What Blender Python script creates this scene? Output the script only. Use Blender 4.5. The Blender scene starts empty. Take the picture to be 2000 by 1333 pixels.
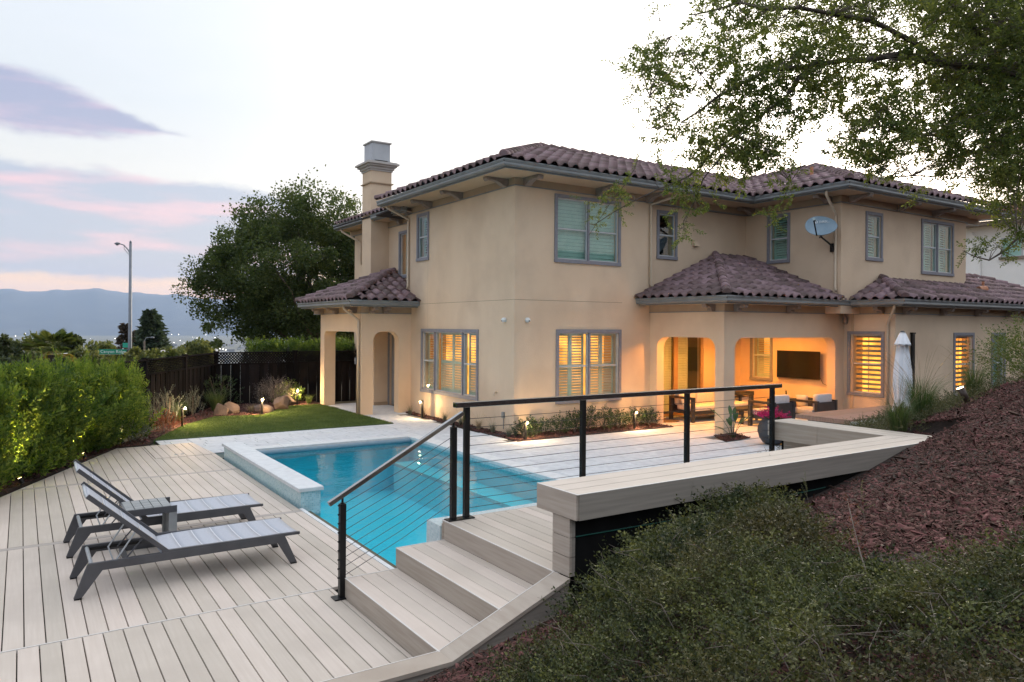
import bpy, math, random
import numpy as np
from mathutils import Vector, Matrix
random.seed(7)
rng = np.random.default_rng(7)
R = math.radians
S = bpy.context.scene
COL = S.collection

# ------------------------------------------------------------------ camera
CAM = Vector((-9.475, -14.25, 2.5))
YAW = R(56.552); ROLL = R(.368); FPX = 1452.3; PY = 638.8
_F = Vector((math.cos(YAW), math.sin(YAW), 0)); _Rt = Vector((math.sin(YAW), -math.cos(YAW), 0)); _U = Vector((0, 0, 1))
_A = math.cos(ROLL)*_Rt + math.sin(ROLL)*_U
_B = -math.sin(ROLL)*_Rt + math.cos(ROLL)*_U
cam = bpy.data.cameras.new('camera'); co = bpy.data.objects.new('camera', cam); COL.objects.link(co)
M = Matrix((_A, _B, -_F)).transposed().to_4x4(); M.translation = CAM
co.matrix_world = M
cam.sensor_width = 36; cam.lens = FPX/2000*36; cam.shift_y = -(666.5-PY)/2000
cam.clip_start = .1; cam.clip_end = 60000
S.camera = co
S.view_settings.view_transform = 'Standard'; S.view_settings.look = 'None'
S.view_settings.exposure = 1.2; S.view_settings.gamma = 1; S.view_settings.use_curve_mapping = False
S.render.engine = 'CYCLES'
S.cycles.max_bounces = 8; S.cycles.transparent_max_bounces = 16; S.cycles.caustics_reflective = False
S.cycles.caustics_refractive = False; S.cycles.sample_clamp_indirect = 6; S.cycles.use_denoising = True
S.cycles.volume_bounces = 1

# ------------------------------------------------------------------ world: dusk sky
GLOW = Vector((math.cos(YAW-R(22)), math.sin(YAW-R(22)), math.tan(R(13)))).normalized()
W = bpy.data.worlds.new('World'); S.world = W; W.use_nodes = True
nt = W.node_tree; nt.nodes.clear()
def N(t, **k):
    n = nt.nodes.new(t)
    for a, b in k.items(): setattr(n, a, b)
    return n
def L(a, b): nt.links.new(a, b)
def mth(op, a, b=None, c=None, clamp=False):
    n = N('ShaderNodeMath', operation=op, use_clamp=clamp)
    for i, v in enumerate((a, b, c)):
        if v is None: continue
        if isinstance(v, (int, float)): n.inputs[i].default_value = v
        else: L(v, n.inputs[i])
    return n.outputs[0]
def mixc(f, a, b, bt='MIX'):
    n = N('ShaderNodeMix', data_type='RGBA', blend_type=bt)
    for i, v in ((0, f), (6, a), (7, b)):
        if isinstance(v, (int, float)): n.inputs[i].default_value = v
        elif isinstance(v, tuple): n.inputs[i].default_value = (*v, 1)
        else: L(v, n.inputs[i])
    return n.outputs[2]
def smooth(v, a, b, lo=0., hi=1.):
    n = N('ShaderNodeMapRange', interpolation_type='SMOOTHSTEP')
    L(v, n.inputs[0])
    for i, x in zip((1, 2, 3, 4), (a, b, lo, hi)): n.inputs[i].default_value = x
    return n.outputs[0]
tc = N('ShaderNodeTexCoord'); sep = N('ShaderNodeSeparateXYZ'); L(tc.outputs['Generated'], sep.inputs[0])
X_, Y_, Z_ = sep.outputs
el = mth('ARCSINE', Z_)
az = mth('ARCTAN2', Y_, X_)
ramp = N('ShaderNodeValToRGB'); L(mth('MULTIPLY', mth('MAXIMUM', el, 0.), 1/1.5708), ramp.inputs[0])
cr = ramp.color_ramp
cr.elements[0].position = 0; cr.elements[0].color = (.62, .31, .15, 1)
cr.elements[1].position = 1; cr.elements[1].color = (.64, .645, .665, 1)
for p, c in ((.03, (.57, .34, .19)), (.052, (.47, .36, .265)), (.10, (.38, .357, .337)), (.17, (.33, .338, .352)), (.27, (.36, .372, .395)), (.42, (.60, .605, .625))):
    e = cr.elements.new(p); e.color = (*c, 1)
# glow where the sun has just set behind the house
dot = N('ShaderNodeVectorMath', operation='DOT_PRODUCT'); L(tc.outputs['Generated'], dot.inputs[0]); dot.inputs[1].default_value = GLOW
dp = mth('MAXIMUM', dot.outputs['Value'], 0.)
g1 = mth('MULTIPLY', mth('POWER', dp, 11.), .95)
g2 = mth('MULTIPLY', mth('POWER', dp, 45.), 2.0)
glow = N('ShaderNodeVectorMath', operation='SCALE'); glow.inputs[0].default_value = (1., .92, .80); L(mth('ADD', g1, g2), glow.inputs['Scale'])
sky = mixc(1., ramp.outputs[0], glow.outputs[0], 'ADD')
# the sky away from the afterglow is dimmer and bluer
back = smooth(dot.outputs['Value'], -.9, .6)
sky = mixc(1., sky, mixc(back, (.80, .85, .93), (1., 1., 1.)), 'MULTIPLY')
# clouds: long banks in the north-west, in azimuth / elevation
cmb = N('ShaderNodeCombineXYZ'); L(mth('MULTIPLY', az, 5.), cmb.inputs[0]); L(mth('MULTIPLY', el, 15.), cmb.inputs[1])
nz = N('ShaderNodeTexNoise'); L(cmb.outputs[0], nz.inputs['Vector']); nz.inputs['Scale'].default_value = 2.2; nz.inputs['Detail'].default_value = 8; nz.inputs['Roughness'].default_value = .62
cmb2 = N('ShaderNodeCombineXYZ'); L(mth('MULTIPLY', az, 2.2), cmb2.inputs[0]); L(mth('MULTIPLY', el, 13.), cmb2.inputs[1])
nz2 = N('ShaderNodeTexNoise'); L(cmb2.outputs[0], nz2.inputs['Vector']); nz2.inputs['Scale'].default_value = 3.; nz2.inputs['Detail'].default_value = 6
nf = nz.outputs['Fac']; nf2 = nz2.outputs['Fac']
def band(e0, half, az0, az1, soft, taper, lo, hi, slope=0.):
    # elevation band centred on e0 that fades in between azimuth az0 and az1
    c = mth('MULTIPLY_ADD', mth('SUBTRACT', az, az1), slope, e0)
    d = mth('ABSOLUTE', mth('SUBTRACT', el, c))
    t = smooth(az, az0, az1, 0., 1.)
    hw = mth('MULTIPLY', mth('POWER', t, taper), half)
    m = mth('SUBTRACT', hw, d)
    m = mth('MULTIPLY', m, 1/soft)
    m = mth('ADD', m, mth('MULTIPLY', mth('SUBTRACT', nf, .5), 1.6))
    m = smooth(m, lo, hi)
    return mth('MULTIPLY', m, smooth(az, az0-.02, az0+.03))
b1 = band(R(14.2), R(2.1), R(79.5), R(91.), R(1.2), .8, -.15, .5, .11)
b2 = band(R(6.4), R(3.3), R(69.), R(78.), R(1.1), .4, -.45, .1, .035)
b3 = band(R(2.9), R(.16), R(79.), R(84.), R(.4), 1., .2, .8)
pinkness = mth('MULTIPLY', smooth(nf2, .44, .72), .9)
ccol1 = mixc(pinkness, (.145, .145, .225), (.33, .19, .255))
ccol2 = mixc(pinkness, (.205, .215, .27), (.42, .235, .26))
sky = mixc(mth('MULTIPLY', b2, .95), sky, ccol2)
sky = mixc(mth('MULTIPLY', b1, .86), sky, ccol1)
sky = mixc(mth('MULTIPLY', b3, .45), sky, (.28, .22, .22))
# thin high veil everywhere
veil = mth('MULTIPLY', smooth(nf2, .45, .75), .10)
sky = mixc(veil, sky, (.44, .42, .41))
# below the horizon
sky = mixc(smooth(Z_, -.03, -.002), (.20, .22, .25), sky)
nis = N('ShaderNodeTexSky'); nis.sky_type = 'NISHITA'; nis.sun_disc = False
nis.sun_elevation = R(2.5); nis.sun_rotation = math.atan2(GLOW.x, GLOW.y); nis.dust_density = 2.; nis.ozone_density = 1.5
bg1 = N('ShaderNodeBackground'); L(nis.outputs[0], bg1.inputs[0]); bg1.inputs[1].default_value = .05
bg2 = N('ShaderNodeBackground'); L(sky, bg2.inputs[0]); bg2.inputs[1].default_value = 1.0
ad = N('ShaderNodeAddShader'); L(bg1.outputs[0], ad.inputs[0]); L(bg2.outputs[0], ad.inputs[1])
out = N('ShaderNodeOutputWorld'); L(ad.outputs[0], out.inputs[0])
# afterglow sun, very soft
sl = bpy.data.lights.new('sun', 'SUN'); sl.energy = 1.3; sl.angle = R(30); sl.color = (1., .86, .70)
so = bpy.data.objects.new('sun', sl); COL.objects.link(so)
so.rotation_euler = Vector((-GLOW.x, -GLOW.y, -GLOW.z)).to_track_quat('-Z', 'Y').to_euler()

# ------------------------------------------------------------------ helpers
def ray(px, py):
    return _F + _A*((px-1000)/FPX) + _B*((PY-py)/FPX)
def at(px, py, z=0.):
    """point of the photograph on the level z"""
    d = ray(px, py); t = (z-CAM.z)/d.z
    return CAM + d*t
def dist(px, py, depth):
    return CAM + ray(px, py)*depth

class MB:
    def __init__(s): s.v = []; s.f = []
    def add(s, vs, fs):
        b = len(s.v); s.v += [tuple(v) for v in vs]; s.f += [tuple(b+i for i in f) for f in fs]
        return s
    def box(s, x0, y0, z0, x1, y1, z1):
        if x1 < x0: x0, x1 = x1, x0
        if y1 < y0: y0, y1 = y1, y0
        if z1 < z0: z0, z1 = z1, z0
        v = [(x0,y0,z0),(x1,y0,z0),(x1,y1,z0),(x0,y1,z0),(x0,y0,z1),(x1,y0,z1),(x1,y1,z1),(x0,y1,z1)]
        return s.add(v, [(0,3,2,1),(4,5,6,7),(0,1,5,4),(1,2,6,5),(2,3,7,6),(3,0,4,7)])
    def prism(s, poly, z0, z1, ch=0.):
        """vertical prism over a CCW or CW polygon; ch = top chamfer"""
        a = sum(poly[i][0]*poly[(i+1)%len(poly)][1]-poly[(i+1)%len(poly)][0]*poly[i][1] for i in range(len(poly)))
        if a < 0: poly = poly[::-1]
        n = len(poly)
        if ch > 0:
            ins = inset(poly, ch)
            v = [(p[0],p[1],z0) for p in poly]+[(p[0],p[1],z1-ch) for p in poly]+[(p[0],p[1],z1) for p in ins]
            f = [tuple(range(n))[::-1]] + [tuple(range(2*n, 3*n))]
            for k in (0, n):
                f += [(k+i, k+(i+1)%n, k+n+(i+1)%n, k+n+i) for i in range(n)]
        else:
            v = [(p[0],p[1],z0) for p in poly]+[(p[0],p[1],z1) for p in poly]
            f = [tuple(range(n))[::-1], tuple(range(n, 2*n))]
            f += [(i, (i+1)%n, n+(i+1)%n, n+i) for i in range(n)]
        return s.add(v, f)
    def beam(s, a, b, w, h, up=(0,0,1)):
        """box along a-b, w wide, h high"""
        a = Vector(a); b = Vector(b); d = (b-a).normalized(); u = Vector(up)
        sd = d.cross(u)
        if sd.length < 1e-4: sd = d.cross(Vector((1,0,0)))
        sd.normalize(); u = sd.cross(d).normalized()
        v = []
        for p in (a, b):
            for i, j in ((-1,-1),(1,-1),(1,1),(-1,1)): v.append(p+sd*(w/2*i)+u*(h/2*j))
        return s.add(v, [(0,1,2,3),(7,6,5,4),(0,4,5,1),(1,5,6,2),(2,6,7,3),(3,7,4,0)])
    def tube(s, path, r, n=8, cap=True):
        P = [Vector(p) for p in path]; m = len(P)
        rr = r if isinstance(r, (list, tuple)) else [r]*m
        ref = None; rings = []
        for i, p in enumerate(P):
            d = (P[min(i+1, m-1)]-P[max(i-1, 0)]).normalized()
            if ref is None:
                ref = d.orthogonal().normalized()
            else:
                ref = (ref - d*ref.dot(d))
                ref = ref.normalized() if ref.length > 1e-5 else d.orthogonal().normalized()
            q = d.cross(ref)
            rings.append([p+(ref*math.cos(2*math.pi*k/n)+q*math.sin(2*math.pi*k/n))*rr[i] for k in range(n)])
        v = [x for rg in rings for x in rg]; f = []
        for i in range(m-1):
            for k in range(n): f.append((i*n+k, i*n+(k+1)%n, (i+1)*n+(k+1)%n, (i+1)*n+k))
        if cap: f += [tuple(range(n))[::-1], tuple(range((m-1)*n, m*n))]
        return s.add(v, f)
    def lathe(s, c, prof, n=24, a0=0.):
        """prof: (radius, z) list"""
        v = []; f = []
        for r_, z in prof:
            for k in range(n): v.append((c[0]+r_*math.cos(a0+2*math.pi*k/n), c[1]+r_*math.sin(a0+2*math.pi*k/n), c[2]+z))
        for i in range(len(prof)-1):
            for k in range(n): f.append((i*n+k, i*n+(k+1)%n, (i+1)*n+(k+1)%n, (i+1)*n+k))
        f += [tuple(range(n))[::-1], tuple(range((len(prof)-1)*n, len(prof)*n))]
        return s.add(v, f)
    def sweep(s, path, prof, z=0.):
        """path: xy list; prof: closed (outward, dz) polygon; outward = right of travel; mitred"""
        P = [Vector(p) for p in path]; m = len(P); k = len(prof); v = []
        for i in range(m):
            ds = []
            if i > 0: ds.append((P[i]-P[i-1]).normalized())
            if i < m-1: ds.append((P[i+1]-P[i]).normalized())
            ns = [Vector((d.y, -d.x)) for d in ds]
            if len(ns) == 2:
                mi = (ns[0]+ns[1]); mi = mi/ (1+ns[0].dot(ns[1]))
            else: mi = ns[0]
            zz = z[i] if isinstance(z, (list, tuple)) else z
            for a, b in prof: v.append((P[i].x+mi.x*a, P[i].y+mi.y*a, zz+b))
        f = []
        for i in range(m-1):
            for j in range(k): f.append((i*k+j, i*k+(j+1)%k, (i+1)*k+(j+1)%k, (i+1)*k+j))
        f += [tuple(range(k)), tuple(range((m-1)*k, m*k))[::-1]]
        return s.add(v, f)
    def poly(s, pts, thick=0., n=(0,0,1)):
        m = len(pts)
        if thick:
            nv = Vector(n).normalized()*thick
            lo = [Vector(p)-nv for p in pts]
            s.add(list(pts)+lo, [tuple(range(m)), tuple(range(m, 2*m))[::-1]]+[(i, i+m, (i+1)%m+m, (i+1)%m) for i in range(m)])
        else: s.add(pts, [tuple(range(m))])
        return s
def inset(poly, d):
    n = len(poly); o = []
    for i in range(n):
        p0 = Vector(poly[i-1][:2]); p1 = Vector(poly[i][:2]); p2 = Vector(poly[(i+1)%n][:2])
        a = (p1-p0).normalized(); b = (p2-p1).normalized()
        na = Vector((-a.y, a.x)); nb = Vector((-b.y, b.x)); den = 1+na.dot(nb)
        m = (na+nb)/max(den, .3); q = p1+m*d; o.append((q.x, q.y))
    return o
def clip(poly, a, b, c):
    """keep a*x+b*y <= c"""
    o = []
    for i in range(len(poly)):
        p, q = poly[i], poly[(i+1)%len(poly)]
        dp_ = a*p[0]+b*p[1]-c; dq = a*q[0]+b*q[1]-c
        if dp_ <= 0: o.append(p)
        if (dp_ < 0 < dq) or (dq < 0 < dp_):
            t = dp_/(dp_-dq); o.append((p[0]+(q[0]-p[0])*t, p[1]+(q[1]-p[1])*t))
    return o
def inside(pt, poly):
    x, y = pt; c = False
    for i in range(len(poly)):
        x1, y1 = poly[i][:2]; x2, y2 = poly[i-1][:2]
        if (y1 > y) != (y2 > y) and x < (x2-x1)*(y-y1)/(y2-y1)+x1: c = not c
    return c
def wpos(o):
    v = Vector((0,0,0))
    while o is not None: v += o.location; o = o.parent
    return v
def obj(name, mb, mat, parent=None, smooth_=False, kind=None, bevel=0., loc=None):
    """mesh data is given in world space; origin goes to loc or the parent's base"""
    off = wpos(parent) if parent is not None else Vector((0,0,0))
    base = Vector(loc) if loc is not None else off
    me = bpy.data.meshes.new(name)
    me.from_pydata([(v[0]-base.x, v[1]-base.y, v[2]-base.z) for v in mb.v], [], mb.f)
    me.validate(); me.update()
    if mat is not None: me.materials.append(mat)
    if smooth_: me.polygons.foreach_set('use_smooth', [True]*len(me.polygons))
    o = bpy.data.objects.new(name, me); COL.objects.link(o)
    o.parent = parent; o.location = base-off
    if kind: o['kind'] = kind
    if bevel:
        b = o.modifiers.new('bevel', 'BEVEL'); b.width = bevel; b.segments = 2; b.limit_method = 'ANGLE'; b.harden_normals = False
    return o
def tag(o, label=None, cat=None, group=None, kind=None):
    if label: o['label'] = label
    if cat: o['category'] = cat
    if group: o['group'] = group
    if kind: o['kind'] = kind
    return o
def thing(name, label, cat, loc=(0,0,0), group=None, rotz=0.):
    o = bpy.data.objects.new(name, None); COL.objects.link(o); o.location = loc; o.rotation_euler = (0,0,rotz); o.empty_display_size = .1
    return tag(o, label, cat, group)
def copy_tree(o, parent=None):
    c = o.copy(); COL.objects.link(c); c.parent = parent
    for ch in list(o.children): copy_tree(ch, c)
    return c
def shared(name, me, parent, mw=None, label=None):
    o = bpy.data.objects.new(name, me); COL.objects.link(o); o.parent = parent
    off = wpos(parent) if parent is not None else Vector((0,0,0))
    if mw is not None: o.matrix_basis = Matrix.Translation(-off) @ mw
    if label: o['label'] = label
    return o
def mesh_np(name, V, Fc, mat, smooth_=False):
    """V (n,3) array, Fc (m,3|4) int array"""
    me = bpy.data.meshes.new(name); k = Fc.shape[1]
    me.vertices.add(len(V)); me.vertices.foreach_set('co', np.ascontiguousarray(V, dtype=np.float32).ravel())
    me.loops.add(Fc.size); me.loops.foreach_set('vertex_index', Fc.astype(np.int32).ravel())
    me.polygons.add(len(Fc)); me.polygons.foreach_set('loop_start', np.arange(0, Fc.size, k, dtype=np.int32))
    me.polygons.foreach_set('loop_total', np.full(len(Fc), k, dtype=np.int32))
    if smooth_: me.polygons.foreach_set('use_smooth', np.ones(len(Fc), dtype=bool))
    me.update(calc_edges=True)
    if mat is not None: me.materials.append(mat)
    return me
def link_me(name, me, parent=None, kind=None, loc=None):
    o = bpy.data.objects.new(name, me); COL.objects.link(o); o.parent = parent
    if parent is not None and loc is None: o.location = -wpos(parent)
    if loc is not None: o.location = loc
    if kind: o['kind'] = kind
    return o

# ------------------------------------------------------------------ materials
MATS = {}
def mat(name, c1, c2=None, rough=.7, scale=5., detail=4., stretch=(1,1,1), bump=0., bscale=40., objrand=0., island=0., metal=0., spec=.5, trans=None, c3=None, c3scale=1., coords='Object', bdist=.01, lo=.35, hi=.65):
    if name in MATS: return MATS[name]
    m = bpy.data.materials.new(name); m.use_nodes = True; t = m.node_tree; MATS[name] = m
    ns, ls = t.nodes, t.links
    p = ns['Principled BSDF']; p.inputs['Roughness'].default_value = rough; p.inputs['Metallic'].default_value = metal
    p.inputs['Specular IOR Level'].default_value = spec
    tc = ns.new('ShaderNodeTexCoord')
    if coords == 'World':
        g = ns.new('ShaderNodeNewGeometry'); vec = g.outputs['Position']
    else: vec = tc.outputs[coords]
    mp = ns.new('ShaderNodeMapping'); mp.inputs['Scale'].default_value = stretch; ls.new(vec, mp.inputs[0])
    col = None
    if c2 is None: c2 = c1
    n = ns.new('ShaderNodeTexNoise'); n.inputs['Scale'].default_value = scale; n.inputs['Detail'].default_value = detail
    ls.new(mp.outputs[0], n.inputs['Vector'])
    mr = ns.new('ShaderNodeMapRange'); ls.new(n.outputs['Fac'], mr.inputs[0]); mr.inputs[1].default_value = lo; mr.inputs[2].default_value = hi
    mx = ns.new('ShaderNodeMix'); mx.data_type = 'RGBA'; ls.new(mr.outputs[0], mx.inputs[0]); mx.inputs[6].default_value = (*c1, 1); mx.inputs[7].default_value = (*c2, 1)
    col = mx.outputs[2]
    if c3 is not None:
        n3 = ns.new('ShaderNodeTexNoise'); n3.inputs['Scale'].default_value = c3scale; n3.inputs['Detail'].default_value = 5; ls.new(vec, n3.inputs['Vector'])
        r3 = ns.new('ShaderNodeMapRange'); ls.new(n3.outputs['Fac'], r3.inputs[0]); r3.inputs[1].default_value = .45; r3.inputs[2].default_value = .72
        m3 = ns.new('ShaderNodeMix'); m3.data_type = 'RGBA'; ls.new(r3.outputs[0], m3.inputs[0]); ls.new(col, m3.inputs[6]); m3.inputs[7].default_value = (*c3, 1); col = m3.outputs[2]
    if objrand or island:
        hs = ns.new('ShaderNodeHueSaturation'); ls.new(col, hs.inputs['Color'])
        if objrand: oi = ns.new('ShaderNodeObjectInfo'); rnd = oi.outputs['Random']; amt = objrand
        else: oi = ns.new('ShaderNodeNewGeometry'); rnd = oi.outputs['Random Per Island']; amt = island
        v = ns.new('ShaderNodeMapRange'); ls.new(rnd, v.inputs[0]); v.inputs[3].default_value = 1-amt; v.inputs[4].default_value = 1+amt
        ls.new(v.outputs[0], hs.inputs['Value'])
        h = ns.new('ShaderNodeMath'); h.operation = 'MULTIPLY_ADD'; ls.new(rnd, h.inputs[0]); h.inputs[1].default_value = -.05*min(amt*3, 1); h.inputs[2].default_value = .5+.025*min(amt*3, 1)
        ls.new(h.outputs[0], hs.inputs['Hue']); col = hs.outputs[0]
    ls.new(col, p.inputs['Base Color'])
    if bump:
        bn = ns.new('ShaderNodeTexNoise'); bn.inputs['Scale'].default_value = bscale; bn.inputs['Detail'].default_value = 5; ls.new(mp.outputs[0], bn.inputs['Vector'])
        b = ns.new('ShaderNodeBump'); b.inputs['Strength'].default_value = bump; b.inputs['Distance'].default_value = bdist; ls.new(bn.outputs['Fac'], b.inputs['Height'])
        ls.new(b.outputs[0], p.inputs['Normal'])
    if trans:
        tr = ns.new('ShaderNodeBsdfTranslucent'); ls.new(col, tr.inputs[0])
        tm = ns.new('ShaderNodeMixRGB'); tm.blend_type = 'MULTIPLY'; tm.inputs[0].default_value = 1; ls.new(col, tm.inputs[1]); tm.inputs[2].default_value = (*trans[1], 1)
        ls.new(tm.outputs[0], tr.inputs[0])
        ms = ns.new('ShaderNodeMixShader'); ms.inputs[0].default_value = trans[0]; ls.new(p.outputs[0], ms.inputs[1]); ls.new(tr.outputs[0], ms.inputs[2])
        ls.new(ms.outputs[0], ns['Material Output'].inputs[0])
    return m
def emis(name, c, s):
    if name in MATS: return MATS[name]
    m = bpy.data.materials.new(name); m.use_nodes = True; MATS[name] = m
    p = m.node_tree.nodes['Principled BSDF']; p.inputs['Base Color'].default_value = (*[min(x, .8) for x in c], 1)
    p.inputs['Emission Color'].default_value = (*c, 1); p.inputs['Emission Strength'].default_value = s
    return m
def emis_noise(name, c, s):
    if name in MATS: return MATS[name]
    m = emis(name, c, s); t = m.node_tree; n = t.nodes.new('ShaderNodeTexNoise'); g = t.nodes.new('ShaderNodeNewGeometry'); t.links.new(g.outputs['Position'], n.inputs['Vector'])
    n.inputs['Scale'].default_value = 2.2; n.inputs['Detail'].default_value = 3; r = t.nodes.new('ShaderNodeMapRange'); t.links.new(n.outputs['Fac'], r.inputs[0])
    r.inputs[1].default_value = .35; r.inputs[2].default_value = .65; r.inputs[3].default_value = s*.45; r.inputs[4].default_value = s*1.5; t.links.new(r.outputs[0], t.nodes['Principled BSDF'].inputs['Emission Strength']); return m
def glass(name, tint=(.92,.96,.95), rough=0., f0=1.45):
    m = bpy.data.materials.new(name); m.use_nodes = True; t = m.node_tree; ns, ls = t.nodes, t.links; ns.remove(ns['Principled BSDF'])
    tr = ns.new('ShaderNodeBsdfTransparent'); tr.inputs[0].default_value = (*tint, 1)
    gl = ns.new('ShaderNodeBsdfGlossy'); gl.inputs['Roughness'].default_value = rough
    fr = ns.new('ShaderNodeFresnel'); fr.inputs[0].default_value = f0
    ge = ns.new('ShaderNodeNewGeometry'); iv = ns.new('ShaderNodeMath'); iv.operation = 'SUBTRACT'; iv.inputs[0].default_value = 1; ls.new(ge.outputs['Backfacing'], iv.inputs[1])
    mu = ns.new('ShaderNodeMath'); mu.operation = 'MULTIPLY'; ls.new(iv.outputs[0], mu.inputs[0]); ls.new(fr.outputs[0], mu.inputs[1])
    mx = ns.new('ShaderNodeMixShader'); ls.new(mu.outputs[0], mx.inputs[0]); ls.new(tr.outputs[0], mx.inputs[1]); ls.new(gl.outputs[0], mx.inputs[2])
    ls.new(mx.outputs[0], ns['Material Output'].inputs[0]); MATS[name] = m
    return m
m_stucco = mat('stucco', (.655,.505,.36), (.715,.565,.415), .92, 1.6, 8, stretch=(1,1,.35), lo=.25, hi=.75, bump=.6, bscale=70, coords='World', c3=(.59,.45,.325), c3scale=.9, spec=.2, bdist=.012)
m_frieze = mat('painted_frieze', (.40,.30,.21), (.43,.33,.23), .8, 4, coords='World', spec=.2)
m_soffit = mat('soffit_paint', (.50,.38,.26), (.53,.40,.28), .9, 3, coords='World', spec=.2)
m_gutter = mat('gutter_metal', (.185,.20,.205), (.22,.235,.24), .42, 3, coords='World', spec=.5, bump=.06, bscale=9)
m_tile = mat('roof_tile_clay', (.145,.095,.098), (.225,.155,.155), .7, 9, 6, objrand=.38, bump=.3, bscale=60, c3=(.13,.09,.10), c3scale=4., spec=.25)
m_tile2 = mat('roof_tile_clay_mass', (.145,.095,.098), (.225,.155,.155), .7, 9, 6, island=.38, bump=.3, bscale=60, c3=(.13,.09,.10), c3scale=4., spec=.25)
m_tile_or = mat('orange_clay', (.42,.17,.09), (.46,.22,.13), .8, 9)
m_underlay = mat('roof_underlay', (.035,.03,.03), (.05,.04,.04), .95, 5, coords='World')
m_corbel = mat('corbel_paint', (.22,.175,.145), (.28,.225,.19), .8, 12, bump=.2, bscale=30, coords='World')
m_trim = mat('window_trim_paint', (.205,.205,.235), (.235,.235,.265), .6, 14, bump=.1, bscale=40, coords='World')
m_vinyl = mat('window_vinyl', (.45,.48,.50), (.50,.53,.55), .4, 6, coords='World')
m_shut = mat('shutter_teal_cast', (.50,.60,.52), (.56,.66,.58), .5, 6, coords='World')  # teal cast of the window glass put into the pale frame colour
m_louver = mat('louver_paint', (.62,.62,.52), (.68,.67,.57), .5, 6, coords='World')
m_louver_c = mat('louver_unlit_teal', (.28,.50,.44), (.34,.56,.50), .5, 6, coords='World')  # louvers of unlit windows: lack of light and glass cast put into the colour
m_blind = mat('zebra_blind', (.30,.25,.19), (.36,.30,.22), .8, 6, coords='World')
m_glass = glass('window_glass', f0=1.95)
m_black = mat('black_metal', (.006,.006,.0065), (.010,.010,.011), .35, 12, bump=.05, bscale=200, spec=.3)
m_rail = mat('black_rail_gloss', (.008,.008,.009), (.012,.012,.013), .22, 12, spec=1.)
m_rail.node_tree.nodes['Principled BSDF'].inputs['Coat Weight'].default_value = 1.; m_rail.node_tree.nodes['Principled BSDF'].inputs['Coat IOR'].default_value = 2.3; m_rail.node_tree.nodes['Principled BSDF'].inputs['Coat Roughness'].default_value = .15
m_steel = mat('cable_steel', (.06,.06,.065), (.09,.09,.09), .3, 12, metal=.8)
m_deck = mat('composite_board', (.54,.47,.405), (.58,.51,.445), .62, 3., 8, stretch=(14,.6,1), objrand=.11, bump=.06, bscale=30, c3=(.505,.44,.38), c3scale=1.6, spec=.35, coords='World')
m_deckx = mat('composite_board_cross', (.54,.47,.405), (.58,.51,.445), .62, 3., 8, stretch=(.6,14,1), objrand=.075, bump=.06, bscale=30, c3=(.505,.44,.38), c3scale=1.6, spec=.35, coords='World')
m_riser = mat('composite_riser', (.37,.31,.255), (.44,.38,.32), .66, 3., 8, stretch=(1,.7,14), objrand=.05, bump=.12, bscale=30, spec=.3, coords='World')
m_fascia = mat('composite_fascia', (.27,.235,.205), (.33,.29,.25), .66, 3., 8, stretch=(.6,1,14), objrand=.05, bump=.12, bscale=30, spec=.3, coords='World')  # shade on the front faces is put into this darker board colour
m_strip = mat('breaker_board', (.36,.315,.285), (.42,.375,.34), .62, 3., 8, stretch=(.6,14,1), coords='World')
m_pale = mat('pale_edge', (.62,.59,.55), (.66,.63,.6), .5, 8)  # light reflected along board edges is put into this pale colour
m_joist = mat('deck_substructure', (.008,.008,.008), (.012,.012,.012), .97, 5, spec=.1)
m_paver = mat('paver_stone', (.55,.575,.60), (.64,.665,.69), .85, 7, 6, objrand=.05, bump=.25, bscale=60, c3=(.50,.52,.55), c3scale=5., spec=.25, coords='World')
m_paver2 = mat('paver_stone_mass', (.55,.575,.60), (.64,.665,.69), .85, 7, 6, island=.05, bump=.25, bscale=60, spec=.25, coords='World')
m_joint = mat('paver_joint_sand', (.10,.10,.10), (.14,.14,.14), .95, 40, coords='World')
m_coping = mat('coping_stone', (.60,.62,.63), (.68,.70,.71), .8, 8, 6, objrand=.03, bump=.2, bscale=70, spec=.25, coords='World')
m_turf_base = mat('turf_base', (.05,.085,.022), (.07,.11,.03), .95, 30, coords='World')
m_turf = mat('turf_blade', (.085,.135,.03), (.13,.19,.05), .8, 2., coords='World', island=.3, trans=(.25, (1.1,1.2,.6)))
m_soil = mat('mulch_soil', (.022,.013,.010), (.042,.026,.020), .97, 30, bump=.6, bscale=60, coords='World')
m_chip = mat('bark_chip', (.062,.028,.023), (.135,.068,.055), .8, 14, island=.75, coords='World', spec=.2)
m_fence = mat('dark_fence_stain', (.008,.0075,.008), (.014,.012,.013), .95, 3, 6, spec=.03, stretch=(1,1,.15), objrand=.3, bump=.2, bscale=30, coords='World')
m_ground = mat('dry_ground', (.10,.095,.06), (.15,.13,.085), .95, .05, 8, coords='World', c3=(.05,.065,.04), c3scale=.02)
m_rock = mat('boulder_stone', (.11,.078,.063), (.21,.155,.13), .9, 4, 8, bump=.6, bscale=9, coords='World', c3=(.13,.10,.09), c3scale=3., bdist=.03)
m_alu = mat('charcoal_aluminium', (.062,.062,.069), (.08,.08,.088), .45, 5, spec=.5, bump=.03, bscale=300)
m_alu_l = mat('pale_aluminium', (.42,.44,.46), (.5,.52,.54), .35, 5, metal=.4)
m_sling = mat('sling_mesh', (.40,.42,.47), (.45,.47,.52), .75, 60, objrand=.03, bump=.15, bscale=500)
m_greywood = mat('weathered_slat', (.20,.21,.215), (.32,.33,.33), .7, 3, 8, stretch=(1,12,1), objrand=.12, bump=.2, bscale=30)
m_cushion = mat('cushion_fabric', (.50,.50,.52), (.55,.55,.57), .95, 20, bump=.15, bscale=300)
m_cushion_w = mat('pillow_fabric', (.60,.56,.52), (.66,.62,.57), .95, 20, bump=.15, bscale=300)
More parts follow.
